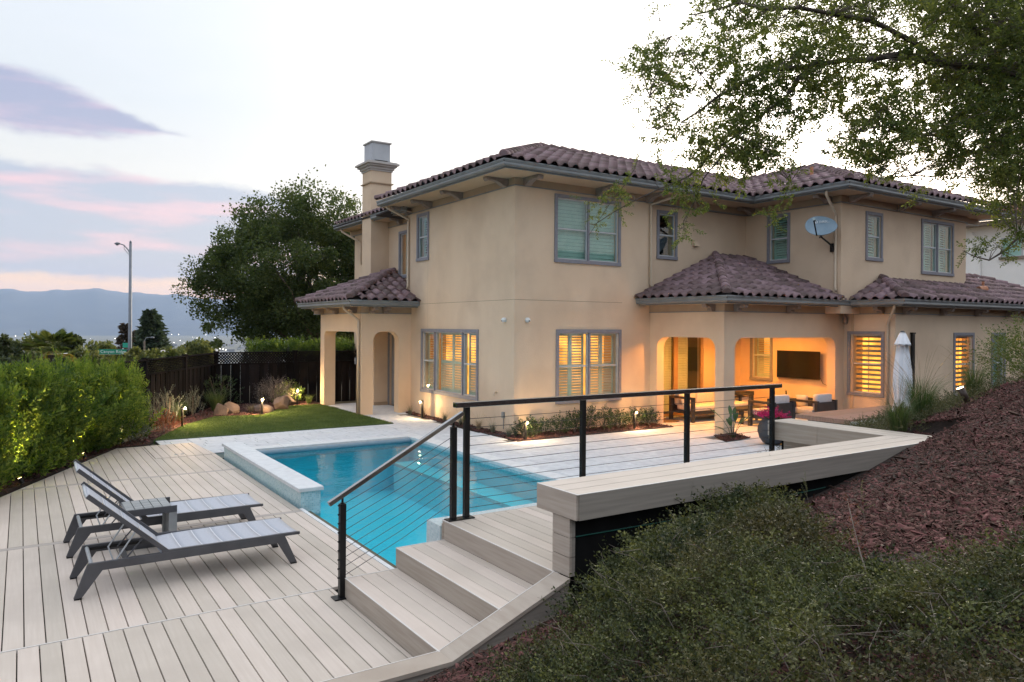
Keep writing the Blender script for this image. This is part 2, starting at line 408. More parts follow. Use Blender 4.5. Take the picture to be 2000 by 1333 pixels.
m_dkwood = mat('dark_furniture', (.022,.024,.028), (.035,.037,.042), .5, 5)
m_tvm = mat('tv_screen', (.004,.004,.005), (.006,.006,.007), .12, 2)
m_pot = mat('charcoal_pot', (.035,.042,.052), (.05,.058,.068), .6, 6, bump=.1, bscale=40)
m_flower = mat('magenta_bract', (.42,.012,.10), (.55,.03,.18), .7, 20, island=.3, trans=(.3, (1,.6,.8)))
m_white_cloth = mat('white_canvas', (.76,.79,.84), (.82,.85,.90), .9, 6, bump=.2, bscale=30)
m_wood_red = mat('cedar_planks', (.26,.155,.11), (.36,.23,.17), .6, 4, 8, stretch=(.8,14,1), objrand=.1, bump=.1, bscale=30, coords='World')
m_slab = mat('stone_slab', (.30,.30,.27), (.42,.42,.39), .9, 14, bump=.4, bscale=40, coords='World')
m_white_wall = mat('white_stucco', (.78,.78,.76), (.82,.82,.80), .95, 2, bump=.2, bscale=40, coords='World')
m_lampgrey = mat('galvanised_pole', (.15,.17,.20), (.19,.21,.24), .5, 6, metal=.2)
m_green_sign = mat('green_sign', (.0,.21,.13), (.0,.24,.15), .5, 4)
m_sign_txt = mat('sign_letters', (.78,.85,.82), None, .5)
m_bark = mat('tree_bark', (.055,.042,.034), (.11,.088,.072), .95, 6, 8, stretch=(1,1,.25), bump=.7, bscale=20, coords='World', bdist=.03)
m_twig = mat('twig_bark', (.13,.105,.085), (.20,.165,.14), .9, 8, coords='World')
def leafm(name, c1, c2, tr=.35, tint=(1.5,1.45,.7), isl=.35, sc=1.2, rough=.55):
    return mat(name, c1, c2, rough, sc, 3, island=isl, trans=(tr, tint), coords='World', spec=.3)
m_leaf_oak = leafm('oak_leaf', (.040,.066,.022), (.080,.110,.038), .4)
m_leaf_near = leafm('near_oak_leaf', (.08,.115,.035), (.16,.19,.065), .52, isl=.5)
m_leaf_hedge = leafm('hedge_leaf', (.050,.10,.018), (.15,.215,.038), .42, sc=2.6, isl=.5)
m_leaf_cover = mat('groundcover_leaf', (.026,.040,.018), (.115,.13,.048), .5, 3., 3, island=.65, trans=(.24, (1.5,1.45,.7)), coords='World', spec=.25, c3=(.085,.072,.038), c3scale=1.1)
m_leaf_far = leafm('far_leaf', (.085,.11,.04), (.17,.18,.075), .35)
m_leaf_far2 = leafm('far_leaf_dark', (.045,.065,.035), (.085,.105,.05), .3)
m_leaf_dk = leafm('pittosporum_leaf', (.022,.050,.018), (.05,.082,.03), .25, rough=.4)
m_grass_l = leafm('grass_blade', (.06,.105,.035), (.13,.17,.07), .3)
m_grass_grey = leafm('grey_blade', (.13,.14,.11), (.20,.20,.15), .25)
m_straw = leafm('straw_blade', (.26,.20,.13), (.36,.28,.18), .25)
m_dead = leafm('rust_leaf', (.16,.055,.03), (.24,.09,.05), .3)
m_palm = leafm('palm_leaf', (.055,.095,.022), (.14,.16,.04), .3)
# ================================================================== GROUND, HILLS, HAZE
def smoothstep(a, b, x): t = np.clip((x-a)/(b-a), 0, 1); return t*t*(3-2*t)
PX0, PX1, PY0, PY1 = -6.12, -2.1, -7.34, 1.10
def ground():
    def fan(a, b, step0, grow, sign):
        out = []; v = a; st = step0
        while (v < b) if sign > 0 else (v > b):
            v += st*sign; st *= grow; out.append(v)
        return out
    xs = sorted(set(list(np.arange(-14, 30.1, 2.)) + [PX0, PX1] + fan(30, 17000, 3, 1.28, 1) + fan(-14, -17000, 3, 1.28, -1)))
    ys = sorted(set(list(np.arange(-24, 12.1, 2.)) + [PY0, PY1] + fan(12, 17000, 3, 1.28, 1) + fan(-24, -17000, 3, 1.28, -1)))
    xs, ys = np.array(xs), np.array(ys)
    X, Y = np.meshgrid(xs, ys, indexing='ij')
    # distance beyond the back fence / left fence, where the hillside drops to the valley
    n = np.array([-.906, .423])
    dl = (X+4.45)*n[0] + (Y-9.9)*n[1] - 1.5
    db = (Y-9.9) - 2.5
    db = np.where(X > 8, db-(X-8)*.6, db)
    dd = np.maximum(0, np.maximum(dl, db))
    Z = -.06 - 115*smoothstep(0, 900, dd) - .06*np.minimum(dd, 60)
    Z += np.where(dd > 60, 3*np.sin(X*.013)*np.cos(Y*.017), 0)
    V = np.stack([X.ravel(), Y.ravel(), Z.ravel()], 1); ny = len(ys); F = []
    for i in range(len(xs)-1):
        for j in range(ny-1):
            cx, cy = (xs[i]+xs[i+1])/2, (ys[j]+ys[j+1])/2
            if PX0 < cx < PX1 and PY0 < cy < PY1: continue
            F.append((i*ny+j, (i+1)*ny+j, (i+1)*ny+j+1, i*ny+j+1))
    me = mesh_np('ground', V, np.array(F), m_ground)
    link_me('ground', me, kind='structure')
ground()
m_hill = mat('far_hill_scrub', (.035,.045,.06), (.055,.062,.07), .95, .002, 8, coords='World')
def hills():
    # ridge line heights (photo px above the eye line) -> ring of hills 12 to 15 km off
    rs = np.array([9000., 10500, 12000, 13200, 14500]); n = 520
    a = np.linspace(R(20), R(200), n)
    t = np.linspace(0, 40, n)
    prof = 455 + 38*np.sin(t*.9+1) + 22*np.sin(t*2.3) + 16*np.sin(t*5.1+2) + 11*np.sin(t*11.3) + 7*np.sin(t*23.7+1)
    prof = prof + 45*smoothstep(R(80), R(92), a)
    V = []; k = (0.0, .30, .82, 1., .6)
    for i, r in enumerate(rs):
        for j in range(n):
            z = -118 + (prof[j]+118)*k[i] + (18*np.sin(t[j]*7+i*3)*(0 < i < 3))
            V.append((CAM.x+r*math.cos(a[j]), CAM.y+r*math.sin(a[j]), z))
    F = [(i*n+j, i*n+j+1, (i+1)*n+j+1, (i+1)*n+j) for i in range(4) for j in range(n-1)]
    link_me('hills', mesh_np('hills', np.array(V), np.array(F), m_hill, True), kind='structure')
hills()
def haze():
    mb = MB().box(-16500, -16500, -135, 16500, 16500, 700)
    m = bpy.data.materials.new('haze_air'); m.use_nodes = True; t = m.node_tree; t.nodes.remove(t.nodes['Principled BSDF'])
    v = t.nodes.new('ShaderNodeVolumePrincipled'); v.inputs['Color'].default_value = (.52, .70, 1, 1); v.inputs['Density'].default_value = HAZE
    t.links.new(v.outputs[0], t.nodes['Material Output'].inputs['Volume'])
    obj('haze', mb, m, kind='stuff')
HAZE = 5.5e-5
haze()
# lights of the far town on the valley floor
def town():
    mb = MB(); mr_ = MB(); r_ = random.Random(3)
    m1 = emis('town_lamp_white', (1., .93, .82), 6.); m2 = emis('town_lamp_red', (1., .16, .10), 5.)
    spots = [(96,644),(175,668),(262,640),(10,664),(20,673),(335,654),(349,654),(352,666),(381,667),(395,667),(385,661),(148,653),(30,657),(104,665),(300,664),(340,670),(60,671),(420,660),(402,655),(130,673),(205,670),(225,662),(50,652)]
    for k, (x, y) in enumerate(spots + [(r_.uniform(0, 430), r_.uniform(658, 684)) for _ in range(60)]):
        big = k < 23
        p = at(x, max(y, 652), -95); d = (p-CAM).length; w = d*(.0006 if big else .0003)
        mb.box(p.x-w/2, p.y-w/2, p.z, p.x+w/2, p.y+w/2, p.z+w*.7)
    for x, y in ((404, 682), (410, 681), (8, 658)):
        p = at(x, y, -80); w = (p-CAM).length*.0012
        mr_.box(p.x-w/2, p.y-w/2, p.z, p.x+w/2, p.y+w/2, p.z+w*.6)
    for x, y in ((424,683),(430,682),(436,683),(428,684),(441,684)):
        p = at(x, y, -80); w = (p-CAM).length*.0009
        mb.box(p.x-w/2, p.y-w/2, p.z, p.x+w/2, p.y+w/2, p.z+w*.6)
    obj('town_lights', mb, m1, kind='stuff'); obj('red_town_lights', mr_, m2, kind='stuff')
town()
m_roofs = mat('town_roofs', (.16,.15,.15), (.30,.28,.26), .9, 1, island=.5, coords='World')
def town_blocks():
    mb = MB(); r_ = random.Random(5)
    for _ in range(1400):
        a = r_.uniform(R(45), R(125)); d = r_.uniform(1300, 5200)
        x, y = CAM.x+d*math.cos(a), CAM.y+d*math.sin(a); w, l, h = r_.uniform(10, 45), r_.uniform(10, 60), r_.uniform(4, 12)
        mb.box(x, y, -121, x+w, y+l, -121+h+3)
    obj('far_town', mb, m_roofs, kind='stuff')
town_blocks()

# ================================================================== DECK
deck = thing('deck', None, None); deck['kind'] = 'structure'
mb = MB().prism([(-13.6,-9.52),(-7.0,-9.52),(-6.29,-7.4),(-6.29,.43),(-6.44,2.62),(-7.84,2.62),(-9.711,-1.32)], -.14, -.034)
obj('substructure', mb, m_joist, deck)
PITCH = .1447; GAP = .0080; TH = .028
def left_line(poly):   # keep right of the slanted hedge edge
    return clip(poly, -3.941, 1.870, -3.941*-9.711+1.870*-1.30)
def strip_boards(x0, x1, y0, y1, phase, parent, z=0., mat_=None, clips=(), name='board', axis='x'):
    k0 = math.floor((x0-phase)/PITCH)
    k = k0
    while True:
        a = phase+k*PITCH+GAP/2; b = a+PITCH-GAP; k += 1
        if a >= x1: break
        a2, b2 = max(a, x0), min(b, x1)
        if b2-a2 < .02: continue
        p = [(a2,y0),(b2,y0),(b2,y1),(a2,y1)] if axis == 'x' else [(y0,a2),(y1,a2),(y1,b2),(y0,b2)]
        for c in clips: p = c(p) if p else p
        if len(p) < 3: continue
        obj(name, MB().prism(p, z-TH, z+random.uniform(-.0008,.0008), .003), mat_ or m_deck, parent)
strip_boards(-13.4, -6.985, -9.53, -7.415, -9.4865, deck, clips=(left_line,))
strip_boards(-12.4, -6.30, -7.385, -4.365, -9.44, deck, clips=(left_line,))
strip_boards(-11.0, -6.30, -4.255, -.885, -9.44, deck, clips=(left_line,))
hatch = [(-7.37,.95),(-6.30,.95),(-6.42,2.62),(-7.37,2.62)]
def nohatch(p): return p
strip_boards(-9.4, -7.375, -.775, 2.63, -9.44, deck, clips=(left_line,))
strip_boards(-7.375, -6.31, -.775, .94, -9.44, deck, clips=(left_line,))
for y in (-4.31, -.83):
    obj('breaker_board', MB().prism(left_line([(-12.5,y-.047),(-6.30,y-.047),(-6.30,y+.047),(-12.5,y+.047)]), -TH, .0, .003), m_strip, deck)
obj('edge_glint_strip', MB().prism(left_line([(-13.0,-7.408),(-6.99,-7.408),(-6.99,-7.392),(-13.0,-7.392)]), -.03, .002), m_pale, deck)  # bright line of a reflecting board edge, drawn as a pale strip
# access hatch let into the boards
hb = thing('access_hatch', 'square access hatch of short boards set flush in the far corner of the deck', 'hatch', (-6.87,1.78,0))
strip_boards(-7.365, -6.31, .955, 2.615, -9.44+.02, hb, z=.006, clips=(lambda p: clip(p, 1, .072, -6.31+.072*.95),))
for x in (-6.97, -6.86): obj('pull_ring', MB().tube([(x+.03*math.cos(t), 1.22+.03*math.sin(t), .009) for t in np.linspace(0, 6.28, 13)], .004, 6), m_alu_l, hb)
obj('edge_trim', MB().prism([(-9.72,-1.30),(-7.85,2.645),(-6.41,2.645),(-6.41,2.627),(-7.835,2.627),(-9.69,-1.30)], -.1, -.002), m_pale, deck)
obj('pool_edge_trim', MB().prism([(-6.295,-7.39),(-6.245,-7.39),(-6.245,-4.20),(-6.295,-4.20)], -.1, .003), m_coping, deck)
# deck edge board lengthwise by the pool
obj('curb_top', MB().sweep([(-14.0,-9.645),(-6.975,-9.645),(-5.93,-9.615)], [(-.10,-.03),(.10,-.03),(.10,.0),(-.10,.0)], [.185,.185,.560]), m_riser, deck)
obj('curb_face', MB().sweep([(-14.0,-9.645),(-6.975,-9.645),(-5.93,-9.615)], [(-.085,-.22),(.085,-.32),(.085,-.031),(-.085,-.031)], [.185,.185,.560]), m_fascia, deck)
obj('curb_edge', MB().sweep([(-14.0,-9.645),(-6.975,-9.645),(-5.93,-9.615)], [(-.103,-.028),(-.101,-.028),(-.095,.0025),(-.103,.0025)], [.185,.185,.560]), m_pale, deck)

# ------------------------------------------------------------------ steps and platform
RX = (-6.98, -6.455, -5.93); RZ = (.185, .37, .555)
steps = thing('deck_steps', 'three broad composite steps rising from the deck to the raised platform', 'steps', (-6.98,-8.6,0))
for i in range(3):
    x0 = RX[i]; x1 = RX[i+1] if i < 2 else -5.93+.02; z = RZ[i]; y1 = -7.72+.04*i
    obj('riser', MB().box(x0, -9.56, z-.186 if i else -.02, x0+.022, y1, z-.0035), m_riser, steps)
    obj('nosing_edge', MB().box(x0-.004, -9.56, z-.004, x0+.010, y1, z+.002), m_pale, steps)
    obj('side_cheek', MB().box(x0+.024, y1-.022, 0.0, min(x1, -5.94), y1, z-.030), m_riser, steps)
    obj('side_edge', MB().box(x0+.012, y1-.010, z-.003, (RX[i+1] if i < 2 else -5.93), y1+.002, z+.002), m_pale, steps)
    if i < 2:
        w = (x1-x0-.010)/3.63
        xx = x0+.010
        for k in range(4):
            a = xx+k*w; b = min(a+w-.005, x1-.001)
            obj('tread_board', MB().prism([(a,-9.56),(b,-9.56),(b,y1-.012),(a,y1-.012)], z-TH, z-.001, .003), m_deck, steps)
plat = thing('platform', None, None, (-3.3,-8.6,0)); plat['kind'] = 'structure'
k = 0; x = -5.92
strip_x0 = -5.918
while x < -.75:
    b = x+PITCH-GAP
    obj('board', MB().prism([(x,-9.5),(b,-9.5),(b,-7.655),(x,-7.655)], .555-TH, .554, .003), m_deck, plat); x += PITCH
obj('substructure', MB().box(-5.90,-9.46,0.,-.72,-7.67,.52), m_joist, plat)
obj('pool_side_fascia', MB().box(-5.905,-7.668,.0,-.72,-7.650,.550), m_riser, plat)
obj('edge_strip', MB().box(-5.92,-7.6505,.551,-.72,-7.640,.556), m_pale, plat)

# ------------------------------------------------------------------ bench / seat wall round the platform
bench = thing('seat_wall', 'long L-shaped bench of composite boards around the raised platform', 'bench', (-5.91,-9.5,.555))
ZT, ZB = 1.22, 1.02
Y0, Y1 = -9.79, -9.27; XI, XO = -.78, -.30; YE = -7.60
def cap(p, m): obj('seat_board', MB().prism(p, ZT-.025, ZT, .003), m, bench)
for k in range(3):   # front run, mitred at the corner
    a = Y0+.006+k*(Y1-Y0)/3; b = Y0+(k+1)*(Y1-Y0)/3-.004
    xa = XO-(a-Y0)*(XO-XI)/(Y1-Y0); xb = XO-(b-Y0)*(XO-XI)/(Y1-Y0)
    cap([(-5.905,a),(xa,a),(xb,b),(-5.905,b)], m_deckx)
    a = XI+.004+k*(XO-XI)/3; b = XI+(k+1)*(XO-XI)/3-.006
    ya = Y0+(XO-a)*(Y1-Y0)/(XO-XI); yb = Y0+(XO-b)*(Y1-Y0)/(XO-XI)
    cap([(a,YE),(b,YE),(b,yb+.002),(a,ya+.002)], m_deck)
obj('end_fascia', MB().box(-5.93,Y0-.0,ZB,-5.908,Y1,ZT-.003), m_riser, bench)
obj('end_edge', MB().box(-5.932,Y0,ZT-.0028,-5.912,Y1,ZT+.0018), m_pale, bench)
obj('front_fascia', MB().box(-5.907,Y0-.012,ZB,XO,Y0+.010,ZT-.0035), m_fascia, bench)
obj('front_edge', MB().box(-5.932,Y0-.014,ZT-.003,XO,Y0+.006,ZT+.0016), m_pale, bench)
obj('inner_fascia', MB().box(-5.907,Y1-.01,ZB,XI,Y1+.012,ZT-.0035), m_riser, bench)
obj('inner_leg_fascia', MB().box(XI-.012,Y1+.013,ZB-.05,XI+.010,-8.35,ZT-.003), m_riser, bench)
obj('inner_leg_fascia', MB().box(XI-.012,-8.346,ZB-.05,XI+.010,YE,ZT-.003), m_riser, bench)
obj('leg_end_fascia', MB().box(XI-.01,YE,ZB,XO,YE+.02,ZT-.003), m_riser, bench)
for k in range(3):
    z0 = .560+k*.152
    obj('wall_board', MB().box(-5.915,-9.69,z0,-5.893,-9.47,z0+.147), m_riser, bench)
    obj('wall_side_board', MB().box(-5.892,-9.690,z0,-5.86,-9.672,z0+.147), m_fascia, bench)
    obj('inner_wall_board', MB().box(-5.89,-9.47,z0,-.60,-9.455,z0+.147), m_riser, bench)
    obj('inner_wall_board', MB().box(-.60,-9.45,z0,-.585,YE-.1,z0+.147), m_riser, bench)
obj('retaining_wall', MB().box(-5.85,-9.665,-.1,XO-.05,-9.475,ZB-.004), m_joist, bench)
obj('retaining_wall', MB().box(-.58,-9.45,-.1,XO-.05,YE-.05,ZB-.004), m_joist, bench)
obj('drip_line', MB().tube([(-5.84,-9.675,.86),(-4.8,-9.677,.845),(-3.6,-9.675,.86),(-2.6,-9.676,.88)], .005, 6), mat('teal_line', (.01,.10,.08), None, .5), bench)

# ================================================================== POOL
pool = thing('pool', None, None, (-4.1,-3.1,0)); pool['kind'] = 'structure'
def mosaic(name, c1, c2, c3, grout, scale=1., rough=.18):
    m = bpy.data.materials.new(name); m.use_nodes = True; t = m.node_tree; ns, ls = t.nodes, t.links; p = ns['Principled BSDF']
    g = ns.new('ShaderNodeNewGeometry'); sp = ns.new('ShaderNodeSeparateXYZ'); ls.new(g.outputs['Position'], sp.inputs[0])
    nn = ns.new('ShaderNodeSeparateXYZ'); ls.new(g.outputs['Normal'], nn.inputs[0])
    def M_(op, a, b=0.):
        n = ns.new('ShaderNodeMath'); n.operation = op
        for i, v in enumerate((a, b)):
            if isinstance(v, (int, float)): n.inputs[i].default_value = v
            else: ls.new(v, n.inputs[i])
        return n.outputs[0]
    # pick the two axes that lie in the face
    ax = M_('GREATER_THAN', M_('ABSOLUTE', nn.outputs[0]), .7); az_ = M_('GREATER_THAN', M_('ABSOLUTE', nn.outputs[2]), .7)
    mu = ns.new('ShaderNodeMix'); ls.new(ax, mu.inputs[0]); ls.new(sp.outputs[0], mu.inputs[2]); ls.new(sp.outputs[1], mu.inputs[3])
    mv = ns.new('ShaderNodeMix'); ls.new(az_, mv.inputs[0]); ls.new(sp.outputs[2], mv.inputs[2]); ls.new(sp.outputs[1], mv.inputs[3])
    cb = ns.new('ShaderNodeCombineXYZ'); ls.new(mu.outputs[0], cb.inputs[0]); ls.new(mv.outputs[0], cb.inputs[1])
    br = ns.new('ShaderNodeTexBrick'); ls.new(cb.outputs[0], br.inputs['Vector']); br.offset = 0; br.inputs['Scale'].default_value = 1/scale
    br.inputs['Brick Width'].default_value = .026; br.inputs['Row Height'].default_value = .026; br.inputs['Mortar Size'].default_value = .0018
    br.inputs['Color1'].default_value = (0,0,0,1); br.inputs['Color2'].default_value = (1,1,1,1); br.inputs['Mortar'].default_value = (.5,.5,.5,1)
    wn = ns.new('ShaderNodeTexWhiteNoise'); wn.noise_dimensions = '2D'
    sn = ns.new('ShaderNodeVectorMath'); sn.operation = 'SNAP'; ls.new(cb.outputs[0], sn.inputs[0]); sn.inputs[1].default_value = (.026*scale, .026*scale, 1)
    ls.new(sn.outputs[0], wn.inputs['Vector'])
    r = ns.new('ShaderNodeValToRGB'); ls.new(wn.outputs['Value'], r.inputs[0]); e = r.color_ramp.elements
    e[0].color = (*c1, 1); e[1].color = (*c3, 1); x = e.new(.5); x.color = (*c2, 1)
    mm = ns.new('ShaderNodeMix'); mm.data_type = 'RGBA'; ls.new(br.outputs['Fac'], mm.inputs[0]); ls.new(r.outputs[0], mm.inputs[6]); mm.inputs[7].default_value = (*grout, 1)
    ls.new(mm.outputs[2], p.inputs['Base Color']); p.inputs['Roughness'].default_value = rough
    b = ns.new('ShaderNodeBump'); b.inputs['Strength'].default_value = .5; b.inputs['Distance'].default_value = .002; b.invert = True; ls.new(br.outputs['Fac'], b.inputs['Height']); ls.new(b.outputs[0], p.inputs['Normal'])
    return m
m_mos = mosaic('glass_mosaic', (.28,.50,.56), (.38,.60,.66), (.50,.70,.74), (.60,.68,.70))
m_mos_w = mosaic('pale_glass_mosaic', (.42,.58,.62), (.52,.66,.70), (.62,.74,.77), (.66,.72,.74))
m_plaster = mat('pool_plaster', (.22,.84,.96), (.27,.87,.97), .6, 1.2, 5, coords='World', bump=.1, bscale=30)
m_plaster2 = mat('pool_ledge', (.20,.88,.95), (.24,.90,.96), .6, 1.2, 5, coords='World')
def watermat():
    m = bpy.data.materials.new('pool_water'); m.use_nodes = True; t = m.node_tree; ns, ls = t.nodes, t.links; ns.remove(ns['Principled BSDF'])
    tr = ns.new('ShaderNodeBsdfTransparent'); tr.inputs[0].default_value = (.38, .93, 1, 1)
    gl = ns.new('ShaderNodeBsdfGlossy'); gl.inputs['Roughness'].default_value = .02
    fr = ns.new('ShaderNodeFresnel'); fr.inputs[0].default_value = 1.33
    g = ns.new('ShaderNodeNewGeometry'); mp = ns.new('ShaderNodeMapping'); mp.inputs['Scale'].default_value = (1, 1, 1); mp.inputs['Rotation'].default_value = (0, 0, YAW); mp.vector_type = 'TEXTURE'; ls.new(g.outputs['Position'], mp.inputs[0])
    n1 = ns.new('ShaderNodeTexNoise'); n1.inputs['Scale'].default_value = 2.6; n1.inputs['Detail'].default_value = 4; ls.new(mp.outputs[0], n1.inputs['Vector'])
    n2 = ns.new('ShaderNodeTexNoise'); n2.inputs['Scale'].default_value = 9.; n2.inputs['Detail'].default_value = 3; ls.new(mp.outputs[0], n2.inputs['Vector'])
    a = ns.new('ShaderNodeMath'); a.operation = 'MULTIPLY_ADD'; ls.new(n2.outputs[0], a.inputs[0]); a.inputs[1].default_value = .25; ls.new(n1.outputs[0], a.inputs[2])
    b = ns.new('ShaderNodeBump'); b.inputs['Strength'].default_value = .55; b.inputs['Distance'].default_value = .03; ls.new(a.outputs[0], b.inputs['Height'])
    ls.new(b.outputs[0], gl.inputs['Normal']); ls.new(b.outputs[0], fr.inputs['Normal'])
    mx = ns.new('ShaderNodeMixShader'); ls.new(fr.outputs[0], mx.inputs[0]); ls.new(tr.outputs[0], mx.inputs[1]); ls.new(gl.outputs[0], mx.inputs[2])
    ls.new(mx.outputs[0], ns['Material Output'].inputs[0]); return m
WL = -.105
obj('shell', MB().add([(PX0,PY0,-1.15),(PX1,PY0,-1.15),(PX1,PY1,-1.15),(PX0,PY1,-1.15),(PX0,PY0,-.061),(PX1,PY0,-.061),(PX1,PY1,-.061),(PX0,PY1,-.061)],
    [(0,1,2,3),(0,4,5,1),(1,5,6,2),(2,6,7,3),(3,7,4,0)]), m_plaster, pool)
obj('waterline_tiles', MB().box(PX1-.012,PY0,-.24,PX1,PY1,-.002), m_mos, pool)
obj('waterline_tiles', MB().box(PX0+.001,PY1-.012,-.24,PX1-.013,PY1,-.075), m_mos, pool)
obj('underwater_bench', MB().box(PX1-.52,PY0+.8,-1.34,PX1-.014,PY1-.30,-.50), m_plaster2, pool)
obj('bench_tile_band', MB().box(PX1-.528,PY0+.8,-.56,PX1-.521,PY1-.30,-.497), m_mos_w, pool)
obj('entry_step', MB().box(PX0+.02,PY0,-1.3,-4.9,PY0+.45,-.42), m_plaster2, pool)
obj('edge_ledge', MB().box(PX0-.10,PY0-.05,-.5,PX0+.0,-4.2,-.108), m_mos_w, pool)
obj('raised_edge_wall', MB().box(-5.955,-7.632,-.30,PX1+.05,-7.345,.50), m_mos_w, pool)
obj('raised_edge_wall', MB().box(-5.955,-7.344,-1.3,PX1-.02,-7.339,.46), m_mos_w, pool)
obj('water', MB().add([(PX0-.02,PY0,WL),(PX1-.013,PY0,WL),(PX1-.013,PY1-.013,WL),(PX0-.02,PY1-.013,WL)], [(0,1,2,3)]), watermat(), pool)
obj('cover_roller', MB().tube([(PX0+.4,PY1-.085,-.075),(PX1-.03,PY1-.085,-.075)], .052, 16), mat('cover_vinyl', (.17,.25,.31), (.20,.28,.34), .5, 8), pool)
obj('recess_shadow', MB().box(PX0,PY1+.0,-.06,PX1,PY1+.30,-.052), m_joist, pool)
# raised weir wall between deck and pool, capped with five coping stones
obj('weir_wall', MB().box(-6.262,-4.165,-.5,-5.985,.44,.222), m_mos, pool)
ys_ = [-4.20,-3.40,-2.60,-1.75,-.80,.47]
for a, b in zip(ys_, ys_[1:]):
    obj('coping_stone', MB().prism([(-6.30,a+.002),(-5.95,a+.002),(-5.95,b-.002),(-6.30,b-.002)], .222, .272, .006), m_coping, pool)
y = -7.30
while y < 1.09:
    b = min(y+.61, 1.10)
    obj('coping_stone', MB().prism([(PX1-.03,y+.002),(PX1+.28,y+.002),(PX1+.28,b-.002),(PX1-.03,b-.002)], -.055, .004, .006), m_coping, pool); y += .61
x = -5.86
while x < PX1+.27:
    b = min(x+.915, PX1+.28)
    obj('coping_stone', MB().prism([(x+.002,PY1+.002),(b-.002,PY1+.002),(b-.002,PY1+.32),(x+.002,PY1+.32)], -.05, .004, .006), m_coping, pool); x += .915
obj('side_channel', MB().box(-6.30,.50,-.06,-5.87,1.10,-.02), mat('channel_green', (.03,.07,.07), None, .6), pool)
# underwater lamp glow is daylight only: no lamp seen in the photograph

# ================================================================== PATIO PAVING
patio = thing('patio', None, None, (0,0,0)); patio['kind'] = 'structure'
base = MB()
for r_ in ((-6.42,1.425,5.0,3.29),(-7.05,2.64,-6.42,3.29),(PX1+.285,-7.62,8.9,1.42),(-1.9,3.29,.5,8.9),(5.0,1.42,8.9,1.6),(-6.43,1.1,-5.87,1.425)):
    base.box(r_[0], r_[1], -.10, r_[2], r_[3], -.012)
obj('bedding', base, m_joint, patio)
PX_ = []
def pave(x0, y0, x1, y1, keep=lambda x, y: True, rowh=.30):
    y = y0; row = 0
    while y < y1-.02:
        yb = min(y+rowh, y1); x = x0 - random.choice((0, .15, .3, .22)); 
        while x < x1-.01:
            w = random.choice((.30, .45, .60, .45)); a, b = max(x, x0), min(x+w, x1)
            if b-a > .03 and keep((a+b)/2, (y+yb)/2): PX_.append((a+.004, y+.004, b-.004, yb-.004))
            x += w
        y += rowh
nobed = lambda x, y: not (x > -.42 and x < 4.2 and y > -.82) and not (3.45 < x < 4.35 and -3.15 < y < -2.45) 
pave(-6.42, 1.42, PX1+.285, 3.285); pave(-7.05, 2.655, -6.42, 3.285); pave(-6.42, 1.1, -5.87, 1.42)
pave(PX1+.285, -7.62, 8.85, 3.285, lambda x, y: nobed(x, y) and not (x > -.42 and y > -.82 and x < 4.27) and not (x > 9) and not (y > .1 and x > -.42) or (x > 4.27 and y < .72 and y > -3.8 and x < 8.9))
pave(-1.50, 3.285, .28, 8.7, lambda x, y: not (x > -.42 and y < 5.2) and x > -1.5+(y-3.29)*.02)
PX_.sort(key=lambda r: (Vector(((r[0]+r[2])/2, (r[1]+r[3])/2, 0))-CAM).length)
rest = MB()
for i, (a, b, c, d) in enumerate(PX_):
    z = random.uniform(-.0012, .0012)
    if i < 298: obj('paver', MB().prism([(a,b),(c,b),(c,d),(a,d)], -.011, z, .004), m_paver, patio)
    else: rest.prism([(a,b),(c,b),(c,d),(a,d)], -.011, z, .004)
if rest.v: obj('far_pavers', rest, m_paver2, patio, kind='stuff')

# ================================================================== LAWN
LAWN = [(-7.085,3.29),(-1.50,3.29),(-1.545,8.68),(-2.65,8.62),(-3.85,6.72),(-5.10,6.98),(-6.15,5.45)]
lawn = obj('lawn', MB().prism(LAWN, -.06, .016), m_turf_base, kind='structure')
def scatter(poly, n, rg, x0=None):
    P = np.array(poly); lo, hi = P[:, :2].min(0), P[:, :2].max(0); out = []
    while len(out) < n:
        q = rg.uniform(lo, hi, (n, 2)); m = np.array([inside(p, poly) for p in q[:]]); out += list(q[m])
    return np.array(out[:n])
def blades(P, h, w, rg, lean=.5, z=0.):
    """one bent triangle pair per blade"""
    n = len(P); a = rg.uniform(0, 6.283, n); H = h*rg.uniform(.6, 1.2, n); l = lean*H*rg.uniform(.2, 1, n); b = rg.uniform(0, 6.283, n)
    Z = P[:, 2] if P.shape[1] > 2 else np.full(n, z)
    dx, dy = np.cos(a)*w/2, np.sin(a)*w/2
    V = np.zeros((n, 5, 3))
    V[:, 0] = np.stack([P[:, 0]-dx, P[:, 1]-dy, Z], 1); V[:, 1] = np.stack([P[:, 0]+dx, P[:, 1]+dy, Z], 1)
    mx, my = P[:, 0]+np.cos(b)*l*.35, P[:, 1]+np.sin(b)*l*.35
    V[:, 2] = np.stack([mx+dx*.8, my+dy*.8, Z+H*.6], 1); V[:, 3] = np.stack([mx-dx*.8, my-dy*.8, Z+H*.6], 1)
    V[:, 4] = np.stack([P[:, 0]+np.cos(b)*l, P[:, 1]+np.sin(b)*l, Z+H], 1)
    base = (np.arange(n)*5)[:, None]
    F = np.concatenate([base+np.array([[0, 1, 2]]), base+np.array([[0, 2, 3]]), base+np.array([[3, 2, 4]])])
    return V.reshape(-1, 3), F
V, F = blades(scatter(LAWN, 90000, rng), .030, .005, rng, .6, .014)
tag(link_me('turf', mesh_np('turf', V, F, m_turf), kind='stuff'), 'dense green artificial turf on the lawn behind the pool', 'turf')

